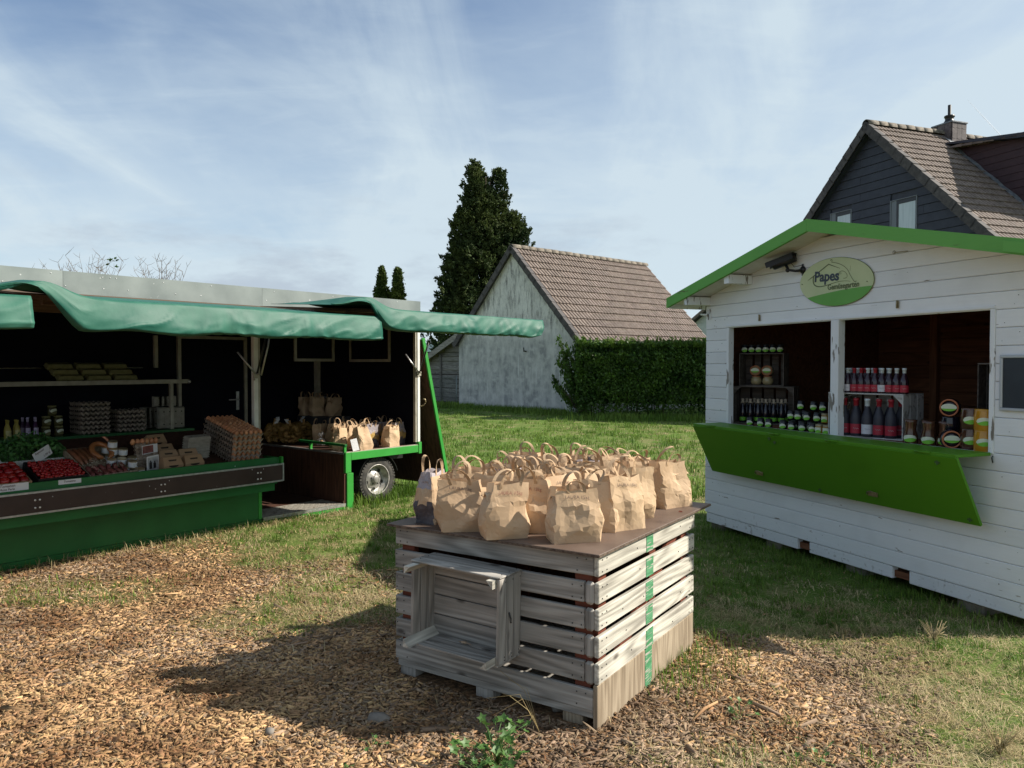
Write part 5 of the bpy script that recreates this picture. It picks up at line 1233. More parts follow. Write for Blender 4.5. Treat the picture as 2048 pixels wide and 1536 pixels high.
fl.add(v, [(2 * i, 2 * i + 1, 2 * i + 3, 2 * i + 2) for i in range(n)]).obj('flashing', M_lead, d)

# ------------------------------------------------------------------ small white house beyond the barn
sh = thing('small_house', 'small white boarded gable with brown tiles between barn and hut', 'house', (13.25, 50.0, 0), R(-50))
a, e_, wv = 5.5, 3.9, 2.4
MB().prism([(-wv, -0.3), (wv, -0.3), (wv, e_), (0, a), (-wv, e_)], 0.03, 6.0).obj('wall', M_white_wall, sh)
zz = 1.0
while zz < a - 0.2:
    h = min(wv, (a - zz - .25) / (a - e_) * wv) if zz + .25 > e_ else wv
    MB().box(-h, h, 0.0, 0.028, zz, zz + 0.235, ch=0.01).obj('wall_board', M_white_wall, sh); zz += 0.25
for s in (-1, 1):
    k = (a - e_) / wv; P = [(0, a + 0.02), (s * (wv + .5), a - k * (wv + .5) + 0.02), (s * (wv + .5), a - k * (wv + .5) + 0.16), (0, a + 0.16)]
    MB().prism(P[::-1] if s > 0 else P, -0.45, 6.3).obj('roof_slab', M_blackmetal, sh)
    fldm = MB(); sa = math.atan(k); sln = math.hypot(wv + .5, k * (wv + .5))
    if s > 0: X = Vector((0, 1, 0)); Y = Vector((-math.cos(sa), 0, math.sin(sa)))
    else: X = Vector((0, -1, 0)); Y = Vector((math.cos(sa), 0, math.sin(sa)))
    Mx = Matrix.Translation((s * (wv + .5), -0.45 if s > 0 else 6.3, a - k * (wv + .5) + 0.165)) @ Matrix((X, Y, X.cross(Y))).transposed().to_4x4()
    for i in range(22):
        for j in range(9): fldm.add(vs, fs, M=Mx @ Matrix.Translation((i * .3, j * sln / 9, 0)))
    fldm.obj('roof_tile_field', M_tile_i, sh, kind='stuff')
    MB().prism([(q[0], q[1] + (0.02 if i > 1 else -0.05)) for i, q in enumerate(P)][::-1] if s > 0 else [(q[0], q[1] + (0.02 if i > 1 else -0.05)) for i, q in enumerate(P)], -0.50, -0.452).obj('barge_board', M_tile, sh)

# ------------------------------------------------------------------ lean-to shed left of the barn
ls = thing('wooden_shed', 'grey weathered plank lean-to shed against the left side of the barn', 'shed'); ls.matrix_basis = FB
zr = lambda x: 2.95 + 0.42 * x            # x from -4 to 0
zz = 0.15; i = 0
while zz < 2.85:
    x0 = -3.9
    if zz + 0.17 > zr(x0): x0 = (zz + 0.17 - 2.95) / 0.42
    if x0 < -0.1: MB().box(x0, -0.02, 0.60 + random.uniform(-.012, .012), 0.63, zz + random.uniform(0.0, 0.012), zz + 0.165, ch=0.004).obj('wall_plank', M_shed, ls, M=Matrix.Rotation(R(random.uniform(-.4, .4)), 4, 'Y'))
    zz += 0.175; i += 1
MB().add([(x, y, zr(x) + q) for x in (-4.1, -0.02) for y, q in ((0.35, 0), (4.5, 0), (4.5, 0.06), (0.35, 0.06))], [(0, 1, 2, 3), (7, 6, 5, 4), (0, 4, 5, 1), (1, 5, 6, 2), (2, 6, 7, 3), (3, 7, 4, 0)]).obj('roof', M_shed, ls)
MB().add([(x, y, zr(x) + q) for x in (-4.1, -0.02) for y, q in ((0.32, -0.16), (0.348, -0.16), (0.348, 0.08), (0.32, 0.08))], [(0, 1, 2, 3), (7, 6, 5, 4), (0, 4, 5, 1), (1, 5, 6, 2), (2, 6, 7, 3), (3, 7, 4, 0)]).obj('barge_board', M_grey_wood, ls)
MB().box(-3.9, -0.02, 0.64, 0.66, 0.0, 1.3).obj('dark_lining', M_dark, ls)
for x in (-3.85, -1.9, -0.1): MB().box(x, x + 0.08, 0.52, 0.59, 0, zr(x) - 0.17).obj('post', M_shed, ls)

# chain-link fence before the shed
cf = thing('chain_link_fence', 'low chain-link fence in front of the grey plank shed', 'fence'); cf.matrix_basis = FB
for x in (-4.2, -2.2, -0.15): MB().tube([(x, 0.0, -0.1), (x, 0.0, 1.18)], 0.025, 6).obj('post', M_galv, cf)
wm = MB()
for s in (1, -1):
    for i in range(-22, 90):
        x0 = -4.2 + i * 0.055
        a, b_ = (x0, 0.02), (x0 + s * 1.1, 1.12)
        if s < 0: a, b_ = (x0 + 1.1, 0.02), (x0, 1.12)
        t0 = max(0, (-4.2 - min(a[0], b_[0])) / 1.1); t1 = min(1, (-0.15 - min(a[0], b_[0])) / 1.1)
        if s < 0: t0, t1 = 1 - t1, 1 - t0
        if t1 - t0 < 0.02: continue
        p = [(a[0] + (b_[0] - a[0]) * t, 0.0, a[1] + (b_[1] - a[1]) * t) for t in (t0, t1)]
        wm.tube(p, 0.0025, 3, caps=False)
wm.obj('wire_mesh', M_galv, cf, kind='stuff')
for z in (0.03, 1.12): MB().tube([(-4.2, 0, z), (-0.15, 0, z)], 0.004, 4).obj('tension_wire', M_galv, cf)
# ------------------------------------------------------------------ display box of weathered boards
BX, BY, BH = 1.14, 1.19, 0.765
box_ = thing('pallet_box', 'large grey weathered slatted pallet box serving as a display table', 'box'); box_.matrix_basis = FD
def bd(name, x0, x1, y0, y1, z0, z1, m, ch=0.003, parent=box_, rot=0.0, **k):
    c = Vector(((x0 + x1) / 2, (y0 + y1) / 2, (z0 + z1) / 2))
    o = MB().box(x0 - c.x, x1 - c.x, y0 - c.y, y1 - c.y, z0 - c.z, z1 - c.z, ch=ch).obj(name, m, parent, **k)
    o.matrix_basis = Matrix.Translation(c) @ Matrix.Rotation(rot, 4, 'Y' if x1 - x0 > y1 - y0 else 'X'); return o
def nails(parent, pts, r=0.0035):
    b = MB()
    for p in pts: b.ico(p, r, 1)
    b.obj('nails', M_blackmetal, parent, kind='stuff')
def zk(k): return BH - 0.118 * k
for k in range(6):
    z1 = zk(k); z0 = z1 - (0.092 if k else 0.088)
    # front-left face (two boards wide where the photo shows them run through)
    j = random.uniform(-.003, .003)
    b = bd('side_board', 0.0, BX - 0.045 if 0 < k < 5 else BX, -0.001 + j, 0.021 + j, z0, z1, M_grey_wood, rot=random.uniform(-.003, .003))
    w2 = BX / 2
    nails(b, [(sx * (w2 - dx), -0.0125, dz) for sx in (-1, 1) for dx in (0.035, 0.08) for dz in (-0.028, 0.026) if random.random() < 0.8])
    # bevelled end pieces at the near corner
    if 0 < k < 5: bd('corner_piece', BX - 0.043, BX + 0.002, -0.006 + j, 0.022, z0 - 0.006, z1 + 0.004, M_grey_wood_z, ch=0.012)
    # back faces
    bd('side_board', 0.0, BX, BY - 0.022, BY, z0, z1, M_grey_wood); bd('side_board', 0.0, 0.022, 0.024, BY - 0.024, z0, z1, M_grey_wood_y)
    if k < 5:
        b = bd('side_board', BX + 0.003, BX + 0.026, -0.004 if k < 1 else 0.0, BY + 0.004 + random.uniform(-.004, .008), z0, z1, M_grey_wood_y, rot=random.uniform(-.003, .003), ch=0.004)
        nails(b, [(0.0125, sx * (BY / 2 - dx), dz) for sx in (-1, 1) for dx in (0.03, 0.075) for dz in (-0.026, 0.026)] + [(0.0125, random.uniform(-.4, .4), random.uniform(-.02, .02)) for _ in range(2)], 0.0035)
        if True:
            g0 = 0.50; w = 0.085
            MB().box(0.0118, 0.0135, -w / 2 + random.uniform(-.004, .004), w / 2 + random.uniform(-.004, .004), (z0 - z1) / 2 + 0.001, (z1 - z0) / 2 - 0.001).obj('green_stripe', M_stripe, b, loc=(0.0, 0.555 - BY / 2, 0))
pl = bd('plywood_skirt', BX + 0.001, BX + 0.022, -0.004, BY + 0.006, -0.03, 0.198, M_ply)
MB().box(0.0108, 0.0125, -0.040, 0.042, -0.113, 0.1125).obj('green_stripe', M_stripe, pl, loc=(0, 0.555 - 0.597, 0))
bd('base_rail', 0.01, BX - 0.003, 0.006, 0.028, 0.045, 0.081, M_grey_wood); bd('base_rail', 0.01, BX, BY - 0.04, BY - 0.01, 0.045, 0.081, M_grey_wood)
for x in (0.02, 0.50, 0.98):
    for y in (0.012, 0.5, BY - 0.13): bd('foot_block', x, x + 0.10, y, y + 0.12, -0.06, 0.0445, M_ply if x > 0.9 else M_grey_wood_z)
for x, y in ((0.025, 0.024), (BX - 0.105, 0.024), (0.025, BY - 0.062), (BX - 0.04, 0.05), (BX - 0.04, BY - 0.13), (BX - 0.04, 0.62)): bd('red_upright', x, x + (0.08 if x < 1.05 else 0.038), y, y + (0.038 if x < 1.05 else 0.08), 0.082, 0.76, M_red_wood)
L2 = math.hypot(1.0, 0.62)
MB().box(-0.5 * L2, 0.5 * L2, -0.035, 0.035, -0.009, 0.009).obj('diagonal_brace', M_red_wood, box_, M=Matrix.Translation((BX - 0.012, 0.60, 0.45)) @ Matrix.Rotation(R(90), 4, 'Z') @ Matrix.Rotation(-math.atan2(0.62, 1.0), 4, 'Y') @ Matrix.Rotation(R(90), 4, 'X'))
bd('light_stop_panel', 0.024, BX - 0.03, BY - 0.034, BY - 0.024, 0.085, 0.76, M_brownply); bd('light_stop_panel', 0.0235, 0.033, 0.064, BY - 0.064, 0.085, 0.76, M_brownply)  # panels added behind the back slats to keep daylight out of the box
bd('box_floor', 0.03, BX - 0.05, 0.04, BY - 0.04, 0.09, 0.11, M_grey_wood)
topb = ob('top_board', MB().box(-0.03, BX + 0.045, -0.035, 1.42, BH + 0.004, BH + 0.018, ch=0.002).mesh('top_board', M_top), box_)
MB().box(-0.029, BX + 0.044, -0.0362, -0.0352, BH + 0.0055, BH + 0.0165).box(BX + 0.0452, BX + 0.0462, -0.034, 1.419, BH + 0.0055, BH + 0.0165).obj('board_edge', M_top_edge, topb)
TOPZ = BH + 0.0185

# apple crate on the box's left front
cr = thing('apple_crate', 'open grey apple crate fixed sideways on the pallet box front', 'crate'); cr.matrix_basis = FD @ Matrix.Translation((0.255, -0.0, 0.262)) @ Matrix.Rotation(R(1.2), 4, 'Y')
CW, CD, CH = 0.505, 0.185, 0.405
def cb(name, *q, m=M_grey_wood, ch=0.002): return bd(name, *q, m, ch, cr)
for i in range(4): cb('back_slat', 0.012, CW - 0.012, -0.022, -0.010, 0.010 + i * 0.098, 0.010 + i * 0.098 + 0.093)
for i in range(3):
    y1 = -0.004 - i * 0.061; cb('top_slat', -0.005, CW + 0.005, y1 - 0.058, y1, CH - 0.010 + i * .001, CH); cb('bottom_slat', 0.0, CW, y1 - 0.058, y1, 0.0, 0.009)
for x0, x1 in ((-0.002, 0.013), (CW - 0.013, CW + 0.002)):
    for i in range(3):
        y1 = -0.003 - i * 0.061; cb('side_slat', x0, x1, y1 - 0.057, y1, 0.0095, CH - 0.0115, m=M_grey_wood_z)
for x, z in ((0.014, CH - 0.05), (CW - 0.05, CH - 0.05), (0.014, 0.010), (CW - 0.05, 0.010)):
    up_ = z > 0.2; P = [(x, z), (x + 0.036, z), (x + 0.036, z + 0.036)] if (x > 0.2) == (not up_) else [(x, z), (x + 0.036, z), (x, z + 0.036)]
    if up_: P = [(x, z + 0.038), (x, z + 0.002), (x + 0.036, z + 0.038)] if x < 0.2 else [(x + 0.035, z + 0.002), (x + 0.035, z + 0.038), (x, z + 0.038)]
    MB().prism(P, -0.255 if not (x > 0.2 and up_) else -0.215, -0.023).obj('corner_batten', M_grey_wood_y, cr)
nails(cr, [(CW + 0.003, -0.015 - i * .06, z) for i in range(3) for z in (0.02, 0.035, CH - 0.03)] + [(x, -0.02 - i * .06, CH + 0.001) for i in range(3) for x in (CW - 0.015, 0.02)], 0.003)
MB().tube([(CW + 0.004, -0.105, 0.23), (CW + 0.012, -0.10, 0.20), (CW + 0.006, -0.09, 0.18)], 0.004, 5).obj('old_nail', M_blackmetal, cr)
pc = thing('dry_leaf', 'small curled dry leaf lying inside the apple crate', 'leaf'); pc.matrix_basis = FD @ Matrix.Translation((0.49, -0.07, 0.274))
b = MB(); b.tube([(-.03, 0, 0.004), (0, 0.004, 0.008), (0.05, -0.01, 0.006)], 0.002, 4).ico((0, 0, 0.006), 0.016, 1, sc=(1.3, 0.8, 0.35)).obj('blade', M_chip2, pc)

# ------------------------------------------------------------------ paper bags
def bag_shape(seed, w, d, h, bulge=0.012, crush=0.0, lean=0.0):
    """returns P(t, s): t 0..1 round the bag starting at the middle of the front, s 0..1 up the side"""
    rn = random.Random(seed); o = Vector((rn.uniform(0, 99), rn.uniform(0, 99), rn.uniform(0, 99)))
    tz = rn.uniform(-0.12, 0.12); sh = rn.uniform(-0.025, 0.025); tp = rn.uniform(0.40, 0.85); tw_ = rn.uniform(0.90, 1.02)
    def ridge(v): return 1 - abs(2 * noise.noise(v))
    def P(t, s):
        per = 2 * (w + d); q = (t % 1.0) * per; q = (q + w / 2) % per
        if q < w: x, y = -w / 2 + q, -d / 2
        elif q < w + d: x, y = w / 2, -d / 2 + (q - w)
        elif q < 2 * w + d: x, y = w / 2 - (q - w - d), d / 2
        else: x, y = -w / 2, d / 2 - (q - 2 * w - d)
        cx, cy = abs(x) / (w / 2), abs(y) / (d / 2)
        b = math.sin(math.pi * min(1, s * 1.35)) ** 0.8 * bulge * 1.5 if s < 0.74 else 0
        if cy > 0.999: y += math.copysign(b * (1 - cx * cx), y)
        if cx > 0.999:
            x += math.copysign(b * 1.0 * (1 - cy * cy), x)
            x -= math.copysign(0.42 * d * max(0, s - 0.42) ** 1.2 * (1 - cy), x)      # gusset folded in
        x *= 1.02 - (1.02 - tw_) * s ** 1.5; y *= 1.05 - (1.05 - tp) * s ** 1.6
        z = h * s; k = 0.25 + 0.75 * min(1, s * 4)
        v = Vector((x * 7, y * 7, z * 6)) + o
        # broad dents and sharp straight creases of stiff paper
        f = 0.022 * noise.noise(v * 0.75) + (0.019 * (ridge(v * 1.05 + Vector((5, 2, 8))) - 0.6) + 0.0045 * (ridge(v * 2.6 + Vector((1, 7, 3))) - 0.6)) * (1 if s < 0.66 else 0.35)
        f *= k * (0.8 + crush)
        l = math.hypot(x, y) or 1; x += x / l * f; y += y / l * f
        if s > 0.9: z += 0.016 * noise.noise(Vector((x * 12, y * 12, seed))) * (s - 0.9) * 10
        z -= crush * 0.03 * s * (1 + noise.noise(v * 0.6))
        a = tz * s * s; x, y = x * math.cos(a) - y * math.sin(a) + sh * s * s, x * math.sin(a) + y * math.cos(a) + lean * s * s
        return (x, y, z)
    return P
def make_bag(seed, w=0.22, d=0.13, h=0.265, label=None, printed=False, text=None, lean=0.0, group=None, crush=0.3, cat='paper bag', ink=None):
    rn = random.Random(seed * 7 + 1); P = bag_shape(seed, w, d, h, crush=crush, lean=lean)
    n = 34; lv = 13; b = MB(); jit = lambda j: rn.uniform(-.35, .35) if 0 < j < lv else 0
    v = [P((i + jit(j)) / n, (j + jit(j) * (1 if j < lv - 1 else 0)) / lv) for j in range(lv + 1) for i in range(n)]
    f = []; mi = []
    for j in range(lv):
        for i in range(n):
            q_ = (j * n + i, j * n + (i + 1) % n, (j + 1) * n + (i + 1) % n, (j + 1) * n + i); m_ = 0
            f += [(q_[0], q_[1], q_[2]), (q_[0], q_[2], q_[3])] if rn.random() < .5 else [(q_[0], q_[1], q_[3]), (q_[1], q_[2], q_[3])]
            if printed:
                t = (i + .5) / n; s = (j + .5) / lv; e = w / (2 * (w + d)) / 2
                side = (e < t < 0.5 - e) or (0.5 + e < t < 1 - e)
                wav = 0.03 * math.sin(t * 40)
                if printed == 2: m_ = 2 if s < 0.36 + wav else (3 if s < 0.62 + wav * 2 else 1)
                else: m_ = (2 if s < 0.42 + wav else (3 if 0.55 < s < 0.62 and not side else (1 if s > 0.66 else 0))) if side or s > 0.9 else 0
            mi += [m_, m_]
    b.add(v, f, 0, False); b.m = mi
    b.add([P(i / n, 0) for i in range(n)], [tuple(range(n))[::-1]], 0)
    # inside: folded paper filling the mouth
    root = ob('paper_bag', None); root.empty_display_size = 0.05
    tag(root, label, cat, group)
    b.obj('bag_body', [M_kraft, M_print_g, M_print_d, M_print_o] if printed else M_kraft, root)
    fl = MB(); m_ = 8; vv = []
    for j in range(m_ + 1):
        for i in range(m_ + 1):
            u, q = i / m_ - .5, j / m_ - .5; vv.append((u * w * 0.93, q * d * 0.7 + lean * 0.5, h * 0.80 + 0.02 * noise.noise(Vector((u * 6, q * 6, seed))) - 0.03 * (abs(q) * 2) ** 2))
    fl.add(vv, [(j * (m_ + 1) + i, j * (m_ + 1) + i + 1, (j + 1) * (m_ + 1) + i + 1, (j + 1) * (m_ + 1) + i) for j in range(m_) for i in range(m_)], 0, True).obj('inner_fold', M_kraft, root)
    for sgn in (-1, 1):
        # band handle: an arch of paper strap
        hh = rn.uniform(0.055, 0.10); sp_ = rn.uniform(0.036, 0.052) * (w / 0.22); ln = rn.uniform(-0.06, 0.06); tw = rn.uniform(-0.045, 0.045); bw = 0.0080
        base = P(0.0 if sgn < 0 else 0.5, 0.97); hv = []; N_ = 13
        for i in range(N_ + 1):
            a = math.pi * i / N_; x = -sp_ * math.cos(a) * (1 + 0.25 * math.sin(a)); k = max(0.0, math.sin(a)); z = hh * k ** 0.75
            cx, cy, cz = x + base[0] + tw * k, base[1] + ln * k + 0.003 * sgn, base[2] + z - 0.012
            # strap width lies across the arch, twisting towards the top
            tx, tz_ = math.sin(a), math.cos(a); qd = Vector((math.cos(a), 0.9 * k, -math.sin(a) * 0.2)).normalized() * bw
            qd = Vector((-tz_ * 0 + math.cos(a) * -1 * bw, bw * k * 0.9 * sgn, bw * 0.3 * math.sin(a)))
            hv += [(cx - qd.x, cy - qd.y, cz - qd.z), (cx + qd.x, cy + qd.y, cz + qd.z), (cx + qd.x, cy + qd.y + 0.0009, cz + qd.z + 0.0006), (cx - qd.x, cy - qd.y + 0.0009, cz - qd.z + 0.0006)]
        fs_ = [tuple(4 * i + q for q in F) for i in range(N_) for F in ((0, 1, 5, 4), (1, 2, 6, 5), (2, 3, 7, 6), (3, 0, 4, 7))]
        MB().add(hv, fs_, 0, False).obj('handle', M_kraft_h, root)
    if text:
        me = text_mesh(text, 0.022, ink or M_ink, bold=-0.0001, shear=0.1, depth=0.0)
        per = 2 * (w + d)
        for vtx in me.vertices:
            X, Z = vtx.co.x + rn.uniform(-0.0004, 0.0004), vtx.co.y
            p = P((X / per) % 1.0, ((h * 0.845 + Z - 0.12 * X * 0.5) / h) ** 1.0 )
            vtx.co = (p[0], p[1] - 0.0045, p[2])
        ob('handwriting', me, root)
    return root
def put(o, F, x, y, z, rz=0.0, s=1.0, rx=0.0):
    o.matrix_basis = F @ Matrix.Translation((x, y, z)) @ Matrix.Rotation(rz, 4, 'Z') @ Matrix.Rotation(rx, 4, 'X') @ Matrix.Scale(s, 4); return o
def wput(o, x, y, z, rz=0.0, s=1.0, rx=0.0, ry=0.0):
    o.matrix_basis = Matrix.Translation((x, y, z)) @ Matrix.Rotation(rz, 4, 'Z') @ Matrix.Rotation(ry, 4, 'Y') @ Matrix.Rotation(rx, 4, 'X') @ Matrix.Scale(s, 4); return o
G1 = 'paper carrier bags crowded on the pallet box'
# front bags: world x, y of the bottom middle; heading
FRONT = [
 (-0.412, 3.985, 62, dict(seed=3, w=0.15, d=0.125, h=0.27, printed=1, crush=0.2), 'dark printed grey paper bag standing leftmost on the brown board'),
 (-0.232, 3.790, 4, dict(seed=4, w=0.225, d=0.125, h=0.258, text='LAURA 15kg'), 'broad paper bag with writing, second from the left in front'),
 (-0.040, 3.640, 14, dict(seed=5, w=0.195, d=0.13, h=0.262, text='LAURA 15kg', ink=M_redink), 'narrow wedge-shaped bag with a red note, third from the left in front'),
 (0.118, 3.765, -14, dict(seed=6, w=0.19, d=0.13, h=0.262, text='LAURA 15kg', ink=M_redink), 'bag tucked between the wedge-shaped bag and the nearest bag'),
 (0.285, 3.565, 12, dict(seed=11, w=0.225, d=0.14, h=0.255, text='LAURA 15kg'), 'nearest and largest paper bag, dark handwriting, in front of all others'),
 (0.415, 3.79, -10, dict(seed=8, w=0.19, d=0.13, h=0.25), 'plain bag half hidden right behind the nearest bag'),
 (0.548, 3.83, 30, dict(seed=9, w=0.19, d=0.135, h=0.275, text='LAURA 15kg'), 'tall crumpled bag with faint writing, alone on the right front edge'),
 (0.640, 4.09, 26, dict(seed=10, w=0.18, d=0.12, h=0.275), 'bag standing directly behind the tall crumpled bag at the right'),
 (0.915, 4.43, 34, dict(seed=12, w=0.215, d=0.135, h=0.268), 'wide open bag standing rightmost on the box, at its far right end'),
 (0.745, 4.45, 22, dict(seed=13, w=0.20, d=0.13, h=0.268), 'upright bag close beside the rightmost open bag'),
]
for x, y, rz, kw, lab in FRONT:
    wput(make_bag(label=lab, group=G1, **kw), x, y, TOPZ, R(rz))
rows = [('second row', [(-0.265, 4.02), (-0.095, 3.93), (0.075, 3.98), (0.235, 3.90), (0.40, 4.02)]),
        ('third row', [(-0.19, 4.22), (-0.02, 4.19), (0.15, 4.20), (0.31, 4.21), (0.47, 4.28)]),
        ('fourth row', [(-0.045, 4.44), (0.12, 4.44), (0.28, 4.47), (0.44, 4.54), (0.60, 4.52)]),
        ('back row', [(0.08, 4.68), (0.25, 4.72), (0.43, 4.78), (0.60, 4.76), (0.76, 4.74)])]
vs_ = [make_bag(seed=20 + i, w=0.18 + 0.012 * (i % 3), d=0.125, h=0.255 + 0.010 * (i % 4), crush=0.5, printed=(1 if i == 4 else False), text=('LAURA' if i == 2 else None)) for i in range(7)]
kk = 0
for rn_, pts in rows:
    for i, (x, y) in enumerate(pts):
        src = vs_[(kk * 3) % 7]; lab = f'{ORD[i]} bag from the left in the {rn_} of the crowded paper bags'
        o = src if kk < 7 and (kk * 3) % 7 == (kk * 3) % 7 and 'label' not in src else dup(src)
        o['label'] = lab; o['group'] = G1; o['category'] = 'paper bag'
        wput(o, x, y, TOPZ, R(random.uniform(-35, 50)), random.uniform(0.96, 1.06)); kk += 1
# ------------------------------------------------------------------ goods in the hut
HZ = 1.0085
def label_patch(b, r, z0, z1, a0, a1, mw=1, mg=2, oval=True, M=None, seg=10):
    """paper label wrapped round a jar: white upper half, green lower half split by a wave. angle -90deg faces the front"""
    rr = r + 0.0008; top, wav, bot = [], [], []
    for i in range(seg + 1):
        t = i / seg; a = a0 + (a1 - a0) * t; k = math.sqrt(max(0, 1 - (2 * t - 1) ** 2)) if oval else 1.0
        zm = (z0 + z1) / 2; h = (z1 - z0) / 2
        zt, zb = zm + h * k, zm - h * k; zw = zm - h * 0.12 + h * 0.28 * math.sin((t - .3) * 5); zw = min(max(zw, zb), zt)
        for L_, z in ((top, zt), (wav, zw), (bot, zb)): L_.append((rr * math.cos(a), rr * math.sin(a), z))
    n = seg + 1
    b.add(bot + wav, [(i, i + 1, n + i + 1, n + i) for i in range(seg)], mg, M=M); b.add(wav + top, [(i, i + 1, n + i + 1, n + i) for i in range(seg)], mw, M=M)
    return b
def jar(name, prof, glass, lidp, lidm, lab, cat='jar', labm=(M_lab_w, M_lab_g), seg=16, face=-90, wide=62, oval=True):
    r = ob(name, None); r['category'] = cat
    MB().lathe([(0, prof[0][1])] + prof + [(0, prof[-1][1])], seg).obj('glass', glass, r)
    if lidp: MB().lathe(lidp + [(0, lidp[-1][1])], seg).obj('lid', lidm, r)
    if lab: label_patch(MB(), lab[0], lab[1], lab[2], R(face - wide), R(face + wide), 0, 1, oval).obj('paper_label', list(labm), r)
    return r
def P_jar(r, h): return [(r * .92, 0), (r, 0.006), (r, h * .78), (r * .9, h * .86), (r * .84, h * .9), (r * .84, h)]
J_dark = jar('jam_jar', P_jar(0.033, 0.082), M_glass_dk, [(0.030, 0.072), (0.030, 0.086)], M_black, (0.033, 0.012, 0.056))
J_honey = jar('honey_jar', P_jar(0.036, 0.075), M_honey, [(0.034, 0.066), (0.034, 0.083)], M_brass, (0.036, 0.010, 0.056), oval=False, wide=45)
J_pot = jar('round_jar', [(0.03, 0), (0.048, 0.012), (0.054, 0.035), (0.05, 0.06), (0.038, 0.075), (0.038, 0.08)], M_glass_ye, [(0.041, 0.0795), (0.041, 0.086)], M_rubber, None)
J_tall = jar('preserve_jar', [(0.040, 0), (0.046, 0.01), (0.044, 0.06), (0.034, 0.11), (0.040, 0.155), (0.040, 0.168)], M_glass_br, [(0.042, 0.160), (0.042, 0.172)], M_glass_br, (0.0465, 0.018, 0.068))
J_big = jar('large_brown_jar', [(0.055, 0), (0.062, 0.012), (0.064, 0.09), (0.058, 0.125), (0.058, 0.132)], M_glass_br, [(0.059, 0.126), (0.059, 0.138)], M_glass_br, (0.0645, 0.04, 0.088), wide=40)
J_bigo = jar('large_orange_jar', [(0.055, 0), (0.062, 0.012), (0.064, 0.09), (0.058, 0.125), (0.058, 0.132)], M_glass_or, [(0.059, 0.126), (0.059, 0.138)], M_glass_or, (0.0645, 0.04, 0.088), wide=40)
J_blk = jar('black_preserve_jar', [(0.05, 0), (0.06, 0.01), (0.062, 0.07), (0.055, 0.10), (0.055, 0.106)], M_glass_dk, [(0.057, 0.1), (0.057, 0.108)], M_glass_dk, None)
# jar lying down, its glass lid with orange seal to the front and an oval label on it
def lying(glass, r=0.062):
    o = ob('lying_jar', None); o['category'] = 'jar'; T = Matrix.Rotation(R(90), 4, 'X')
    MB().lathe([(0, 0.06), (r * .86, 0.06), (r, 0.04), (r * 1.04, -0.0), (r * .9, -0.06), (0, -0.065)][::-1], 18, M=T).obj('glass', glass, o)
    MB().lathe([(r * .80, 0.062), (r * .80, 0.072), (r * .95, 0.072), (r * .97, 0.062)], 20, M=T).obj('rubber_seal', M_rubber, o)
    b = MB(); n = 20; v = [(r * .78 * math.cos(2 * math.pi * i / n), -0.0745, r * .42 * math.sin(2 * math.pi * i / n) + 0.002) for i in range(n)]
    up_ = [p for p in v if p[2] > -0.004]; lo_ = [p for p in v if p[2] <= -0.004]
    b.add(v, [tuple(range(n))], 0); v2 = [(x, -0.0752, z) for x, _, z in v if z <= 0.0]; b.add(v2, [tuple(range(len(v2)))], 1); b.obj('paper_label', [M_lab_w, M_lab_g], o)
    return o
L_ye = lying(M_glass_ye, 0.052); L_dk = lying(M_glass_dk, 0.064)
def bottle(name, s, body, cap, lab, cat='bottle', R_=0.0325, H_=0.20, labz=(0.014, 0.068), squig=M_paper):
    o = ob(name, None); o['category'] = cat
    MB().lathe([(0, 0), (R_ * .94, 0), (R_, 0.005), (R_, H_ * .44), (R_ * .93, H_ * .54), (R_ * .62, H_ * .68), (R_ * .42, H_ * .76), (R_ * .36, H_ * .98), (0, H_ * .98)], 16).obj('glass', body, o)
    MB().lathe([(R_ * .40, H_ * .74), (R_ * .43, H_ * .93), (R_ * .50, H_ * .935), (R_ * .50, H_), (0, H_ * 1.003)], 14).obj('cap', cap, o)
    b = MB(); n = 12; rr = R_ + 0.0007; a0, a1 = R(-90 - 75), R(-90 + 75)
    v = [(rr * math.cos(a0 + (a1 - a0) * i / n), rr * math.sin(a0 + (a1 - a0) * i / n), z) for z in labz for i in range(n + 1)]
    lb = b.add(v, [(i, i + 1, n + 2 + i, n + 1 + i) for i in range(n)]).obj('paper_label', lab, o)
    zc = (labz[0] + labz[1]) / 2; hh = (labz[1] - labz[0]); pts = []
    for i in range(22):     # a brushed word, too small to read
        t = i / 21; a = R(-90 - 26 + 52 * t); z = zc + hh * 0.10 * math.sin(t * 19) * (1 - 0.6 * t) + hh * 0.02
        pts.append(((rr + .0006) * math.cos(a), (rr + .0006) * math.sin(a), z))
    MB().tube(pts, 0.0009 * R_ / 0.036, 3).obj('brushed_script', squig, lb)
    return o
M_script = mat('script_grey', (0.25, 0.28, 0.36), rough=0.6)
Bt = {k: bottle('juice_bottle', 1, M_wine, *v) for k, v in {'ww': (M_capw, M_labw2), 'rr': (M_capr, M_labr), 'wr': (M_capw, M_labr)}.items()}
for k in ('ww',):
    for ch in Bt[k].children_recursive:
        if ch.name.startswith('brushed'): ch.data.materials[0] = M_script
Bl = {k: bottle('wine_bottle', 1, M_wine_f, *v, R_=0.044, H_=0.305, labz=(0.022, 0.098)) for k, v in {'r': (M_capr, M_labr), 'w': (M_capw, M_labw2)}.items()}
for ch in Bl['w'].children_recursive:
    if ch.name.startswith('brushed'): ch.data.materials[0] = M_script
PROTO = [J_dark, J_honey, J_pot, J_tall, J_big, J_bigo, J_blk, L_ye, L_dk, *Bt.values(), *Bl.values()]
USED = set()
def pick(src, F, x, y, z, label, rz=0.0, group=None, s=1.0):
    if src.name in USED: o = dup(src)
    else: o = src; USED.add(src.name)
    o['label'] = label
    if group: o['group'] = group
    return put(o, F, x, y, z, rz, s)
CAMROT = R(38)       # turned from the wall towards someone standing before the hut's left half
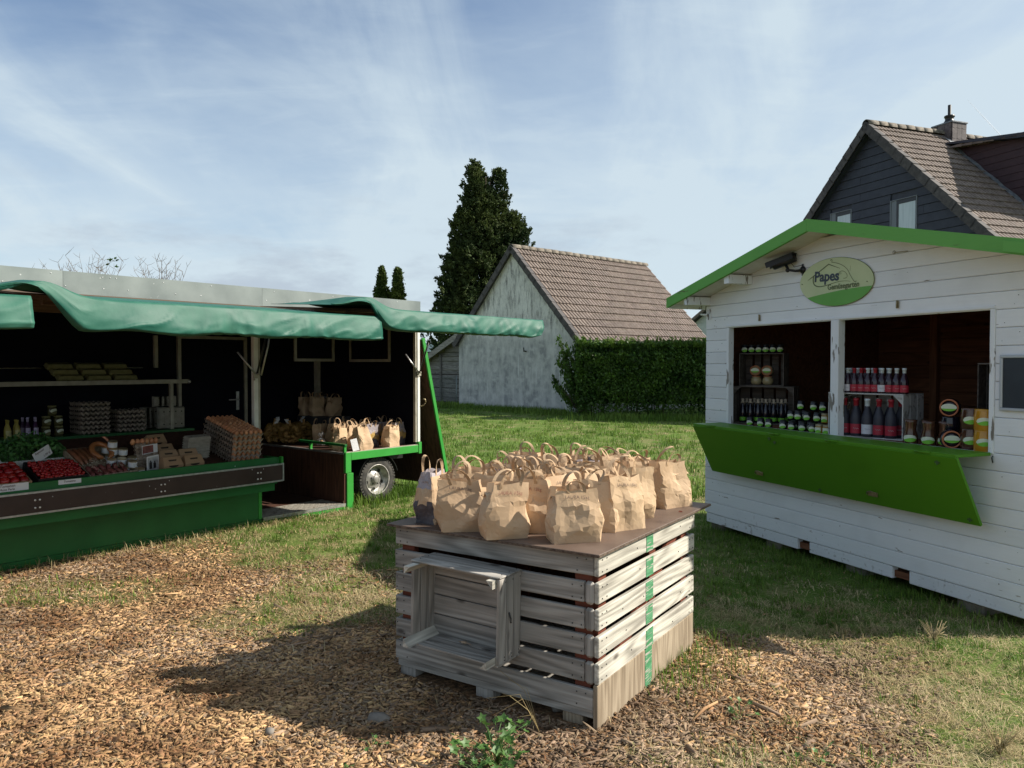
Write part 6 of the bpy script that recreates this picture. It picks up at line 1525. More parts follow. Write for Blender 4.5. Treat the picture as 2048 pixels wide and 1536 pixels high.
# local frames of the crates: front-left foot, turned
def crate(name, label, F, w, d, h, m, slats_side=3, open_front=True, gap=0.012, corner=True, back=True, th=0.01):
    """box crate on its side, opening to the front (-y)"""
    c = thing(name, label, 'crate'); c.matrix_basis = F
    def pc(n_, *q, mm=m): return MB().box(*q, ch=0.0015).obj(n_, mm, c)
    pc('top_board', 0, w, 0.0, d, h - th, h); pc('bottom_board', 0, w, 0, d, 0, th)
    sw = (d - gap * (slats_side - 1)) / slats_side
    for i in range(slats_side):
        y = i * (sw + gap)
        pc('side_slat', 0, th, y, y + sw, th + .0005, h - th - .0005); pc('side_slat', w - th, w, y, y + sw, th + .0005, h - th - .0005)
    if back:
        n_ = 5; sw = (w - 2 * th - 0.02 * (n_ - 1)) / n_
        for i in range(n_): x = th + i * (sw + 0.02); pc('back_slat', x + .001, x + sw - .001, d - th, d - .0005, th + .0005, h - th - .0005)
    if corner:
        for x, s in ((th, 1), (w - th, -1)):
            P = [(x, h - th), (x, h - th - 0.07), (x + s * 0.07, h - th)]
            MB().prism(P if s > 0 else P[::-1], 0.002, 0.02).obj('corner_block', m, c)
    return c
F1 = FK @ Matrix.Translation((0.262, 0.13, HZ)) @ Matrix.Rotation(CAMROT, 4, 'Z')
crate('dark_crate', 'large dark slatted crate in the left half of the hatch, holding raffia-topped bottles', F1, 0.585, 0.30, 0.375, M_dark_crate)
F2 = F1 @ Matrix.Translation((0.055, 0.03, 0.376))
crate('dark_crate', 'smaller dark crate stacked on the large one, round jars inside', F2, 0.43, 0.26, 0.325, M_dark_crate, corner=False)
for i in range(6): pick(J_dark, F2, 0.045 + i * 0.068, 0.05, 0.326, f'{ORD[i]} small jar from the left on top of the upper dark crate', group='small green labelled jars')
for i in range(2):
    pick(J_pot, F2, 0.15 + i * 0.112, 0.085, 0.0105, f'round mustard jar in the upper dark crate, {["left","right"][i]} one', group='round mustard jars')
    pick(L_ye, F2, 0.15 + i * 0.112, 0.095, 0.153, f'{["left","right"][i]} jar lying with its orange sealed lid forward in the upper crate', group='lying mustard jars')
# raffia-topped dark bottles
rb = bottle('raffia_bottle', 1, M_glass_dk, M_raffia, M_lab_w, R_=0.030, H_=0.235, labz=(0.02, 0.055)); rb['category'] = 'bottle'
lb_ = [c for c in rb.children if c.name.startswith('paper_label')][0]; lb_.data.materials[0] = M_lab_g
for c in [c for c in rb.children if c.name.startswith('cap')]:
    b = MB().lathe([(0.011, 0.195), (0.022, 0.196), (0.019, 0.205), (0.012, 0.21), (0.015, 0.235), (0, 0.24)], 10)
    for q in range(7): a = q * 0.9; b.tube([(0.012 * math.cos(a), 0.012 * math.sin(a), 0.207), (0.024 * math.cos(a), 0.024 * math.sin(a), 0.20), (0.026 * math.cos(a), 0.026 * math.sin(a), 0.18)], 0.0016, 3)
    c.data = b.mesh('cloth_cap', M_raffia); c.name = 'cloth_cap'
    for pth in c.children: bpy.data.objects.remove(pth)
PROTO.append(rb)
n = 0
for j, y in enumerate((0.07, 0.16)):
    for i in range(6): pick(rb, F1, 0.085 + i * 0.075 + 0.02 * j, y, 0.0105, f'{ORD[i]} raffia-topped bottle from the left in the {["front","rear"][j]} row of the large dark crate', group='raffia topped bottles in the dark crate'); n += 1
# small jars before and beside the crate: (x, y(depth), level)
cnt = 0
def jrow(xs, y, z, lab, src=J_dark, rz=CAMROT * 0.7, grp='small green labelled jars'):
    for i, x in enumerate(xs): pick(src, FK, x, y, z, f'{ORD[i]} {lab}', rz, grp)
jrow((0.60, 0.75, 0.86, 1.05, 1.16, 1.29, 1.41), 0.075, HZ, 'dark jar from the left standing on the counter behind the green shelf')
jrow((1.10, 1.19, 1.30, 1.42, 1.53), 0.16, HZ, 'dark jar from the left in the hidden row behind the counter jars')
jrow((1.05, 1.14, 1.25, 1.37), 0.165, HZ + 0.087, 'dark jar from the left in the middle layer of the jar pile')
jrow((1.02, 1.12, 1.33, 1.45, 1.57), 0.26, HZ + 0.087, 'dark jar from the left in the rear middle layer of the jar pile')
jrow((1.00, 1.10, 1.33, 1.45, 1.57), 0.26, HZ, 'dark jar from the left hidden at the rear foot of the pile')
jrow((1.06, 1.22, 1.33, 1.45, 1.565), 0.27, HZ + 0.174, 'dark jar from the left in the top layer of the jar pile')
jrow((1.56,), 0.27, HZ + 0.261, 'dark jar at the very top of the jar pile near the hatch post')
jrow((1.50, 1.585), 0.065, HZ, 'honey jar from the left on the counter beside the hatch post', J_honey, 0.3, 'honey jars')
jrow((1.465, 1.56, 1.64), 0.165, HZ + 0.087, 'honey jar from the left stacked beside the hatch post', J_honey, 0.3, 'honey jars')
jrow((1.64,), 0.165, HZ, 'honey jar at the foot of the stack by the hatch post', J_honey, 0.3, 'honey jars')
# right: white crate with bottles
F3 = FK @ Matrix.Translation((1.625, 0.035, HZ)) @ Matrix.Rotation(R(15), 4, 'Z')
crate('white_crate', 'whitewashed slatted crate on the counter, bottles inside and on top', F3, 0.62, 0.33, 0.36, M_white_crate)
kinds = 'ww ww rr rr wr rr ww wr wr wr'.split()
for i, k in enumerate(kinds): pick(Bt[k], F3, 0.085 + i * 0.0575, 0.045 + 0.002 * (i % 2), 0.3605, f'{ORD[i]} bottle from the left in the front row on the white crate', R(20 + random.uniform(-15, 15)), 'small juice bottles on the white crate')
for i, k in enumerate('ww ww rr ww ww ww rr ww'.split()): pick(Bt[k], F3, 0.12 + i * 0.063, 0.135, 0.3605, f'{ORD[i]} bottle from the left in the second row on the white crate', R(20), 'small juice bottles on the white crate')
for i, k in enumerate('r r w r r'.split()): pick(Bl[k], F3, 0.115 + i * 0.098, 0.055 - 0.004 * i, 0.0105, f'{ORD[i]} large bottle from the left in the front row inside the white crate', R(18 + random.uniform(-14, 14)), 'large bottles inside the white crate')
for i, k in enumerate('r r w w r'.split()): pick(Bl[k], F3, 0.16 + i * 0.09, 0.165, 0.0105, f'{ORD[i]} large bottle from the left in the rear row inside the white crate', R(18), 'large bottles inside the white crate')
# jars at the right
for i, (x, y) in enumerate(((2.41, 0.06), (2.50, 0.13), (2.565, 0.055), (2.645, 0.12))): pick(J_tall, FK, x, y, HZ, f'{ORD[i]} waisted brown jar from the left beside the white crate', R(30), 'waisted brown jars', 1.06)
for i, z in enumerate((0, 0.109)): pick(J_blk, FK, 2.665, 0.15, HZ + z, f'black jar {["at the foot", "in the middle"][i]} of the stack under the lying jar', R(30), 'black jars')
pick(L_dk, FK, 2.665, 0.15, HZ + 0.218 + 0.066, 'black jar lying on top of the black jar stack, orange seal forward', R(28), 'lying black jars')
pick(L_dk, FK, 2.72, 0.075, HZ + 0.068, 'black jar lying on the counter near the right end, orange seal forward', R(48), 'lying black jars')
for i, z in enumerate((0, 0.139)):
    pick(J_big, FK, 2.865, 0.10, HZ + z, f'large brown jar, {["lower","upper"][i]} one of the pair by the right jamb', R(30), 'large brown jars', 1.1)
    pick(J_bigo, FK, 2.985, 0.07, HZ + z * 1.0, f'large orange jar, {["lower","upper"][i]} one against the right jamb', R(30), 'large orange jars', 1.1)
F4 = FK @ Matrix.Translation((2.75, 0.30, HZ)) @ Matrix.Rotation(R(5), 4, 'Z')
crate('dark_display_case', 'tall dark open case behind the large jars at the right end', F4, 0.42, 0.3, 0.60, M_dark_crate, corner=False)
fb = thing('flower_bunch', 'bunch of dried white flowers behind the hatch post', 'flowers'); fb.matrix_basis = FK @ Matrix.Translation((1.70, 0.16, HZ))
b = MB()
for i in range(90): b.ico((random.gauss(0, .035), random.gauss(0, .03), random.uniform(0.05, 0.36)), random.uniform(.003, .007), 1, mi=random.choice((0, 0, 1)))
for i in range(14): x, y = random.gauss(0, .03), random.gauss(0, .03); b.tube([(0, 0, 0), (x, y, random.uniform(.25, .37))], 0.0012, 3, mi=1)
b.obj('blossoms', [M_capw, M_chip2], fb)

# ------------------------------------------------------------------ goods on the trailer
CZ = 0.6455
FC = FT @ Matrix.Translation((0, -0.33, CZ)) @ Matrix.Rotation(R(12), 4, 'X') @ Matrix.Translation((0, 0.33, -CZ))      # the counter slopes up towards the back
# egg tray: 6 x 5 cups
def tray_mesh():
    n = 6; p = 0.0485; b = MB(); N_ = 24; v = []
    for j in range(N_ + 1):
        for i in range(N_ + 1):
            x, y = i / N_ * n * p, j / N_ * n * p
            z = 0.022 + 0.011 * (math.cos(2 * math.pi * x / p) + math.cos(2 * math.pi * y / p)) + (0.004 if (i in (0, N_) or j in (0, N_)) else 0)
            if i in (0, N_) or j in (0, N_): z = max(z, 0.026)
            v.append((x - n * p / 2, y - n * p / 2, z))
    b.add(v, [(j * (N_ + 1) + i, j * (N_ + 1) + i + 1, (j + 1) * (N_ + 1) + i + 1, (j + 1) * (N_ + 1) + i) for j in range(N_) for i in range(N_)], 0, True)
    # scalloped outer skirt
    w = n * p / 2
    for s, ax in ((-1, 0), (1, 0), (-1, 1), (1, 1)):
        q = []
        for i in range(N_ + 1):
            t = i / N_ * 2 * w - w; c = math.cos(2 * math.pi * (t + w) / p)
            q += [(t, s * (w + 0.008), 0.036 + 0.010 * c), (t, s * (w - 0.001), 0.012 + 0.014 * c)]
        if ax: q = [(y, x, z) for x, y, z in q]
        b.add(q, [(2 * i, 2 * i + 2, 2 * i + 3, 2 * i + 1) for i in range(N_)], 0, True)
    return b.mesh('tray', M_tray)
TM = tray_mesh(); PT = 0.0485
EGG = MB().lathe([(0, -0.028)] + [(0.0215 * math.sin(a) * (1 - 0.12 * math.cos(a) * -1), -0.028 * math.cos(a)) for a in [math.pi * i / 8 for i in range(1, 8)]] + [(0, 0.028)], 10).mesh('egg', M_egg)
NUM = ['one', 'two', 'three', 'four', 'five', 'six', 'seven']
def tray_stack(F, n, lab, grp, short='front stack', ztop_extra=0, pitch=0.048, eggs_top=True, eggs_front=False, tname='egg tray'):
    for k in range(n):
        Mx = F @ Matrix.Translation((random.uniform(-.003, .003), random.uniform(-.003, .003), k * pitch)) @ Matrix.Rotation((math.pi / 2 if k % 2 else 0) + R(random.uniform(-.8, .8)), 4, 'Z')
        o = tag(ob('egg_tray', TM, M=Mx), f'{ORD[k]} egg tray from the bottom in {lab}', 'egg tray', grp)
    ez = (n - 1) * pitch + 0.046
    if eggs_top:
        for i in range(6):
            for j in range(6):
                p = F @ Matrix.Translation(((i - 2.5) * PT, (j - 2.5) * PT, ez + random.uniform(-.002, .002))) @ Matrix.Rotation(random.uniform(-.12, .12), 4, 'X')
                tag(ob('egg', EGG, M=p), f'{ORD[i]} egg from the left, {ORD[j]} row from the front, {short} top tray', 'egg', f'eggs in the top tray of {lab}')
    if eggs_front:
        for k in range(n - 1):
            for i in range(6):
                p = F @ Matrix.Translation(((i - 2.5) * PT, -2.40 * PT, k * pitch + 0.043)); tag(ob('egg', EGG, M=p), f'{ORD[i]} egg from the left at the front of tray {NUM[k]} from the bottom', 'egg', f'eggs seen between the trays of {lab}')
FE = FC @ Matrix.Translation((-1.375, -0.115, CZ)) @ Matrix.Rotation(R(-2), 4, 'Z')
tray_stack(FE, 6, 'the large front egg stack on the counter', 'egg trays of the large front stack', eggs_front=True, pitch=0.050)
tray_stack(FE @ Matrix.Translation((0.0, 0.305, 0)), 6, 'the large rear egg stack on the counter', 'egg trays of the large rear stack', 'rear stack', pitch=0.050)
tray_stack(FT @ Matrix.Translation((-1.96, 1.77, 0.8725)), 7, 'the tall left stack on the green shelf', 'egg trays of the tall shelf stack', eggs_top=False)
tray_stack(FT @ Matrix.Translation((-1.585, 1.77, 0.8725)), 5, 'the lower right stack on the green shelf', 'egg trays of the low shelf stack', eggs_top=False)
# closed egg cartons
def carton(m):
    o = ob('egg_carton', None); o['category'] = 'egg carton'
    b = MB(); w, d = 0.245, 0.105
    b.add([(-w/2, -d/2, 0.034), (w/2, -d/2, 0.034), (w/2, d/2, 0.034), (-w/2, d/2, 0.034), (-w/2+.012, -d/2+.010, 0.066), (w/2-.012, -d/2+.010, 0.066), (w/2-.012, d/2-.010, 0.066), (-w/2+.012, d/2-.010, 0.066)], [(0,1,5,4),(1,2,6,5),(2,3,7,6),(3,0,4,7),(4,5,6,7)])
    b.obj('lid', m, o)
    b = MB().box(-w/2, w/2, -d/2, d/2, 0.026, 0.0335)
    for i in range(5):
        for j in range(2): b.lathe([(0.014, 0), (0.024, 0.026)], 8, M=Matrix.Translation((-w/2 + 0.0245 + i * 0.049, (j - .5) * 0.05, 0)))
    b.obj('base', m, o)
    for x in (-0.07, 0.07): MB().lathe([(0.008, 0.0665), (0, 0.0665)], 8, M=Matrix.Translation((x, -0.01, 0.0))).obj('vent_hole', M_dark, o)
    return o
cgo = carton(M_pulp_g); cgk = carton(M_pulp_k); cgo_used = []
for c_ in range(3):
    for k in range(3):
        o = cgo if not cgo_used else dup(cgo); cgo_used.append(1)
        o['label'] = f'olive egg carton, {["bottom","middle","top"][k]} of the {["left","centre","right"][c_]} pile on the upper shelf'; o['group'] = 'olive egg cartons on the upper shelf'
        put(o, FT, -2.185 + c_ * 0.275 - 0.035 * k, 1.70 + k * 0.045, 1.4255 + k * 0.060, 0, 0.98, R(14))
first = True
for i in range(7):
    o = cgk if first else dup(cgk); first = False
    o['label'] = f'{ORD[i]} grey carton from the left standing on end on the green shelf'; o['group'] = 'grey egg cartons standing on end'
    o.matrix_basis = FT @ Matrix.Translation((-1.36 + i * 0.045 if i < 4 else -1.20 + (i - 4) * 0.07, 1.78 if i < 4 else 1.66, 0.998)) @ Matrix.Rotation(R(90), 4, 'Z') @ Matrix.Rotation(R(90), 4, 'Y') @ Matrix.Rotation(R(90), 4, 'X') if False else FT @ Matrix.Translation((-1.36 + i * 0.05 if i < 3 else -1.245 + (i - 3) * 0.068, 1.86 if i < 3 else 1.70, 0.998)) @ Matrix.Rotation(R(90), 4, 'X') @ Matrix.Rotation(R(90), 4, 'Z')
for i in range(4):
    o = dup(cgk); o['label'] = f'{ORD[i]} grey egg carton from the left lying across the standing ones'; o['group'] = 'grey egg cartons lying on the standing ones'
    o.matrix_basis = FT @ Matrix.Translation((-1.25 + i * 0.055, 1.80, 1.182)) @ Matrix.Rotation(R(90), 4, 'X') @ Matrix.Rotation(R(90), 4, 'Z') @ Matrix.Scale(0.47, 4, (1, 0, 0))
# pile of empty cartons on the counter
for k in range(9):
    o = dup(cgk); o['label'] = f'{ORD[k]} flat grey carton from the bottom in the pile left of the eggs'; o['group'] = 'flat grey cartons piled on the counter'
    put(o, FC, -1.735, 0.03, CZ + k * 0.0225, R(2), 0.93); o.matrix_basis = o.matrix_basis @ Matrix.Scale(0.62, 4, (0, 0, 1))
# cardboard carriers with a handle
def carrier():
    o = ob('egg_carrier', None); o['category'] = 'cardboard carrier'; w, d, h = 0.165, 0.11, 0.062
    v = [(-w/2, -d/2, 0), (w/2, -d/2, 0), (w/2, d/2, 0), (-w/2, d/2, 0), (-w/2, -d/2, h), (w/2, -d/2, h), (w/2, d/2, h), (-w/2, d/2, h), (-w/2+.012, -0.004, h+.055), (w/2-.012, -0.004, h+.055), (w/2-.012, 0.004, h+.055), (-w/2+.012, 0.004, h+.055)]
    MB().add(v, [(0,1,5,4),(1,2,6,5),(2,3,7,6),(3,0,4,7),(4,5,9,8),(6,7,11,10),(8,9,10,11),(5,6,10,9),(7,4,8,11)]).obj('carton', M_card, o)
    n = 10; sl_ = (d/2 - 0.004) / 0.055
    P = [(0.042 * math.cos(math.pi + math.pi * i / n), 0.020 + 0.018 * math.sin(math.pi + math.pi * i / n)) for i in range(n + 1)]
    MB().add([(x, -d/2 - 0.001, h - 0.022 + z) for x, z in P], [tuple(range(n + 1))]).obj('opening', M_dark, o)
    v = [(x, -d/2 + (0.03 + z) * sl_ - 0.0012, h + 0.03 + z) for x, z in ((-.03, -.004), (.03, -.004), (.035, .006), (-.035, .006))]
    MB().add(v, [(0, 1, 2, 3)]).obj('grip_hole', M_dark, o)
    return o
ca = carrier(); first = True
for i, (x, y, z) in enumerate(((-2.10, -0.22, 0), (-1.905, -0.22, 0), (-2.04, -0.03, 0.0), (-1.86, -0.04, 0.0), (-1.99, 0.15, 0.0), (-2.00, 0.30, 0.05))):
    o = ca if first else dup(ca); first = False
    o['label'] = ['left cardboard egg carrier in the front pair', 'right cardboard egg carrier in the front pair', 'left cardboard egg carrier in the second pair', 'right cardboard egg carrier in the second pair', 'cardboard egg carrier alone in the third row', 'rearmost cardboard egg carrier, slightly raised'][i]; o['group'] = 'cardboard egg carriers'
    put(o, FC, x, y, CZ + z, R(random.uniform(-3, 3)), 1.08)
# tins
def tin():
    o = ob('food_tin', None); o['category'] = 'tin'
    MB().lathe([(0, 0), (0.036, 0), (0.0365, 0.003), (0.036, 0.006), (0.036, 0.052), (0.0375, 0.055), (0.0375, 0.058), (0.033, 0.0565), (0, 0.0565)], 20).obj('can', M_tin, o)
    MB().lathe([(0.0366, 0.007), (0.0366, 0.050)], 20).obj('paper_label', M_can, o)
    b = MB()
    for z, w in ((0.036, 30), (0.029, 22), (0.018, 26)): b.tube([(0.0372 * math.cos(R(-90 - w + 2 * w * i / 8)), 0.0372 * math.sin(R(-90 - w + 2 * w * i / 8)), z + 0.0006 * math.sin(i * 3)) for i in range(9)], 0.0007, 3)
    b.obj('print_lines', M_script, o); return o
ti = tin(); first = True
tins = [(-2.375, -0.25, 0, 'front'), (-2.46, -0.16, 0, 'b'), (-2.38, -0.14, 0, 'b'), (-2.42, -0.20, 0.0585, ''), (-2.50, -0.05, 0.0, ''), (-2.42, -0.04, 0.0, ''), (-2.47, -0.11, 0.0585, ''), (-2.55, -0.10, 0.0585, ''), (-2.38, -0.10, 0.0585, ''), (-2.50, 0.0, 0.117, ''), (-2.43, -0.03, 0.117, ''), (-2.52, 0.0, 0.0585, ''), (-2.53, 0.06, 0.117, ''), (-2.50, 0.02, 0.1755, '')]
tlab = ['lowest front tin next to the photo card', 'tin in the bottom layer, left behind the front one', 'tin in the bottom layer, right behind the front one', 'tin in the second layer directly above the front one', 'rear left tin of the bottom layer', 'rear right tin of the bottom layer', 'middle tin of the second layer', 'leftmost tin of the second layer beside the sausages', 'rightmost tin of the second layer', 'left tin of the third layer', 'right tin of the third layer', 'rear tin of the second layer', 'rear tin of the third layer', 'single tin on top of the tin pyramid']
for (x, y, z, _), lab in zip(tins, tlab):
    o = ti if first else dup(ti); first = False; o['label'] = lab; o['group'] = 'white labelled tins'; put(o, FC, x, y, CZ + z, R(random.uniform(10, 40)))
# photo card and an upright tray of eggs behind
pcd = thing('photo_card', 'black and white photo card standing before an upright egg tray', 'card'); pcd.matrix_basis = FC @ Matrix.Translation((-2.305, -0.24, CZ)) @ Matrix.Rotation(R(18), 4, 'Z') @ Matrix.Rotation(R(-8), 4, 'X')
MB().box(0, 0.125, 0, 0.008, 0, 0.145).obj('card', M_paper, pcd)
b = MB().box(0.007, 0.118, -0.0015, -0.0005, 0.018, 0.135, 0)
for x, z, h in ((0.035, 0.035, 0.065), (0.078, 0.035, 0.055)): b.ico((x, -0.0022, z + h), 0.009, 1, 1, (1, .1, 1.2)).box(x - 0.014, x + 0.014, -0.0028, -0.0016, z, z + h - 0.008, 1)
b.obj('print', [mat('photo_grey', (0.24, 0.25, 0.27), (0.40, 0.41, 0.42), rough=0.5, scale=30), M_black], pcd)
pk = tag(ob('egg_tray', TM, M=FC @ Matrix.Translation((-2.24, -0.03, CZ + 0.10)) @ Matrix.Rotation(R(12), 4, 'Z') @ Matrix.Rotation(R(72), 4, 'X') @ Matrix.Scale(0.72, 4)), 'egg tray standing upright behind the photo card', 'egg tray')
for i in range(6): tag(ob('egg', EGG, M=FC @ Matrix.Translation((-2.34 + i * 0.040, 0.0, CZ + 0.215))), f'{ORD[i]} egg from the left in the row above the photo card', 'egg', 'eggs in the row above the photo card')
bc = thing('photo_leaflet', 'colour leaflet leaning above the photo card', 'leaflet'); bc.matrix_basis = FC @ Matrix.Translation((-2.30, -0.11, CZ + 0.13)) @ Matrix.Rotation(R(16), 4, 'Z') @ Matrix.Rotation(R(-10), 4, 'X')
MB().box(0, 0.16, 0, 0.004, 0, 0.075).obj('card', M_paper, bc); MB().box(0.004, 0.115, -0.001, -0.0003, 0.006, 0.07).obj('print', M_saus2, bc)
# shelf jars and bottles
J_h = jar('pickle_jar', P_jar(0.042, 0.10), mat('olive_pickle_glass', (0.05, 0.045, 0.02), (0.09, 0.08, 0.03), rough=0.15), [(0.039, 0.088), (0.039, 0.103)], M_pulp_g, (0.042, 0.018, 0.072), labm=(M_lab_w, M_pulp_g)); PROTO.append(J_h)
for i, (x, z) in enumerate(((-2.41, 0), (-2.29, 0), (-2.405, 0.104), (-2.295, 0.104), (-2.35, 0.208))): pick(J_h, FT, x, 1.70, 0.8725 + z, ['left jar at the foot of the pickle jar pyramid', 'right jar at the foot of the pickle jar pyramid', 'left jar in the middle of the pickle jar pyramid', 'right jar in the middle of the pickle jar pyramid', 'single jar on top of the pickle jar pyramid'][i], R(20), 'pickle jars on the green shelf')
By = bottle('yellow_bottle', 1, M_yellow, M_yellow, mat('cream_label', (0.45, 0.42, 0.18), rough=0.5), R_=0.028, H_=0.185, labz=(0.015, 0.085), squig=M_script); Bp = bottle('purple_bottle', 1, M_purple, M_lilac, M_lilac, R_=0.026, H_=0.20, labz=(0.03, 0.10), squig=M_purple)
PROTO += [By, Bp]
for i, (x, y) in enumerate(((-2.755, 1.66), (-2.675, 1.66), (-2.735, 1.75), (-2.66, 1.75))): pick(By, FT, x, y, 0.8725, f'{["front left","front right","rear left","rear right"][i]} yellow liqueur bottle on the green shelf', R(20), 'yellow bottles')
for i, (x, y) in enumerate(((-2.585, 1.66), (-2.515, 1.66), (-2.60, 1.75), (-2.55, 1.76), (-2.49, 1.75))): pick(Bp, FT, x, y, 0.8725, f'{["front left","front right","rear left","rear middle","rear right"][i]} purple liqueur bottle on the green shelf', R(20), 'purple bottles')
# produce crates tilted to the front
def open_box(name, label, F, w, d, h, m, cat='crate'):
    c = thing(name, label, cat); c.matrix_basis = F; t = 0.008
    for n_, q in (('bottom', (0, w, 0, d, 0, t)), ('front_side', (0, w, 0, t, t, h)), ('rear_side', (0, w, d - t, d, t, h)), ('left_side', (0, t, t, d - t, t, h)), ('right_side', (w - t, w, t, d - t, t, h))): MB().box(*q, ch=0.0015).obj(n_, m, c)
    return c
TILT = R(6)
FTo = FC @ Matrix.Translation((-3.62, -0.318, CZ + 0.004)) @ Matrix.Rotation(TILT, 4, 'X'); open_box('tomato_box', 'cardboard box of large red tomatoes at the left edge', FTo, 0.40, 0.36, 0.07, M_card, 'box')
TOM = MB().lathe([(0, -0.024)] + [(0.034 * math.sin(a) ** 0.9, -0.026 * math.cos(a)) for a in [math.pi * i / 8 for i in range(1, 8)]] + [(0, 0.022)], 12).mesh('tomato', M_tom)
for i in range(34):
    cx, cy = 0.04 + 0.064 * (i % 6), 0.04 + 0.066 * (i // 6)
    tag(ob('tomato', TOM, M=FTo @ Matrix.Translation((cx + random.uniform(-.006, .006), min(cy, 0.33) + random.uniform(-.006, .006), 0.055 + random.uniform(0, 0.02) + 0.018 * math.sin(cy * 9))) @ Euler((random.uniform(-.6, .6), random.uniform(-.6, .6), 0)).to_matrix().to_4x4()), f'{ORD[i % 6]} large tomato from the left in row {NUM[i // 6]} of the cardboard box', 'tomato', 'large tomatoes in the cardboard box')
FCh = FC @ Matrix.Translation((-3.175, -0.315, CZ + 0.004)) @ Matrix.Rotation(TILT, 4, 'X'); open_box('black_crate', 'black crate of small cherry tomatoes between tomatoes and sausages', FCh, 0.36, 0.34, 0.075, M_black)
CT = MB().ico((0, 0, 0), 0.0145, 2).mesh('cherry_tomato', M_tom)
for i in range(169):
    cx, cy = 0.025 + 0.0245 * (i % 13) + 0.012 * ((i // 13) % 2), 0.02 + 0.0235 * (i // 13)
    tag(ob('cherry_tomato', CT, M=FCh @ Matrix.Translation((min(cx + random.uniform(-.007, .007), .338), min(cy + random.uniform(-.006, .006), .325), 0.058 + random.uniform(0, 0.022) + 0.012 * math.sin(cy * 9)))), f'{ORD[i % 13]} cherry tomato from the left, {ORD[min(i // 13, 12)] if i < 169 else "topmost"} row from the front', 'cherry tomato', 'cherry tomatoes in the black crate')
def price(label, F, w, h, txts):
    s = thing('price_sign', label, 'sign'); s.matrix_basis = F
    MB().box(0, w, 0, 0.002, 0, h).obj('card', M_paper, s)
    for (t, sz, x, z, m_) in txts: ob('lettering', text_mesh(t, sz, m_, bold=0.0004, shear=0.15, depth=0), s, M=Matrix.Translation((x, -0.0008, z)) @ RX90)
price('white price strip reading Tomaten Rote Perle on the counter edge', FT @ Matrix.Translation((-3.52, -0.356, 0.66)) , 0.27, 0.055, [('Tomaten', 0.028, 0.13, 0.040, M_ink), ('Rote Perle', 0.022, 0.13, 0.015, M_ink)])
price('white price strip under the cherry tomatoes', FT @ Matrix.Translation((-3.045, -0.356, 0.668)), 0.165, 0.035, [('Tomatino', 0.022, 0.08, 0.02, M_ink)])
# salad
FSa = FC @ Matrix.Translation((-3.30, 0.10, CZ + 0.03)) @ Matrix.Rotation(R(6), 4, 'X'); open_box('salad_crate', 'pale crate heaped with green lamb\'s lettuce behind the tomatoes', FSa, 0.52, 0.34, 0.07, M_white_crate)
n = 1500; c = rng.random((n, 3)) * [0.50, 0.32, 1] + [0.01, 0.01, 0]; c[:, 2] = 0.05 + 0.14 * rng.random(n) * np.sin(np.pi * c[:, 0] / .52) ** .5
u = rng.normal(size=(n, 3)); u /= np.linalg.norm(u, axis=1)[:, None]; w_ = np.cross(u, rng.normal(size=(n, 3))); w_ /= np.linalg.norm(w_, axis=1)[:, None]
V = np.stack([c - u * .02, c + w_ * .011, c + u * .02, c - w_ * .011], 1).reshape(-1, 3); o = ob('salad_leaves', np_mesh('salad_leaves', V, np.arange(4 * n).reshape(-1, 4), M_leafg)); o.matrix_basis = FSa; o['kind'] = 'stuff'
price('tilted price card 1,99 € stuck in the green salad', FC @ Matrix.Translation((-3.075, 0.02, CZ + 0.09)) @ Matrix.Rotation(R(22), 4, 'Z') @ Matrix.Rotation(R(-15), 4, 'X') @ Matrix.Rotation(R(-20), 4, 'Y'), 0.165, 0.085, [('Rapunzel', 0.024, 0.065, 0.070, M_ink), ('1,99 €', 0.026, 0.115, 0.022, M_ink)])
cs = thing('clear_tray', 'clear plastic lid lying below the salad price card', 'tray'); cs.matrix_basis = FC @ Matrix.Translation((-3.10, -0.03, CZ + 0.05)) @ Matrix.Rotation(R(12), 4, 'X')
MB().box(0, 0.24, 0, 0.10, 0, 0.006, ch=0.002).obj('sheet', mat('clear_grey_plastic', (0.30, 0.36, 0.31), rough=0.2), cs)
# sausages
FSs = FC @ Matrix.Translation((-2.80, -0.315, CZ + 0.004)) @ Matrix.Rotation(R(6), 4, 'Z') @ Matrix.Rotation(R(13), 4, 'X'); open_box('sausage_crate', 'tilted thin wooden crate full of sausages and salami', FSs, 0.40, 0.46, 0.055, M_ply)
def sausage(name, pts, r, m, lab, grp):
    o = ob(name, None); o.matrix_basis = FSs; n_ = len(pts)
    MB().tube(pts, [r * (0.55 if i in (0, n_ - 1) else 1) for i in range(n_)], 10).obj('sausage_skin', m, o)
    for p, q in ((pts[0], pts[1]), (pts[-1], pts[-2])):
        d_ = (Vector(p) - Vector(q)).normalized(); MB().tube([p, Vector(p) + d_ * 0.012], 0.004, 5).obj('tied_end', M_string, o)
    return tag(o, lab, 'sausage', grp)
for i in range(5):
    x = 0.03 + i * 0.042; sausage('sausage', [(x, 0.20 + 0.01 * i, 0.05), (x + 0.002, 0.26, 0.06), (x, 0.34, 0.062), (x - 0.004, 0.42, 0.055), (x, 0.45, 0.05)], 0.019, M_saus, f'{ORD[i]} straight brown sausage from the left at the rear of the crate', 'straight brown sausages')
sausage('sausage', [(0.24 + 0.075 * math.cos(a), 0.32 + 0.09 * math.sin(a), 0.085 + 0.02 * math.sin(a)) for a in [R(250) - R(320) * i / 14 for i in range(15)]], 0.021, M_saus3, 'large ring sausage lying uppermost in the crate', None)
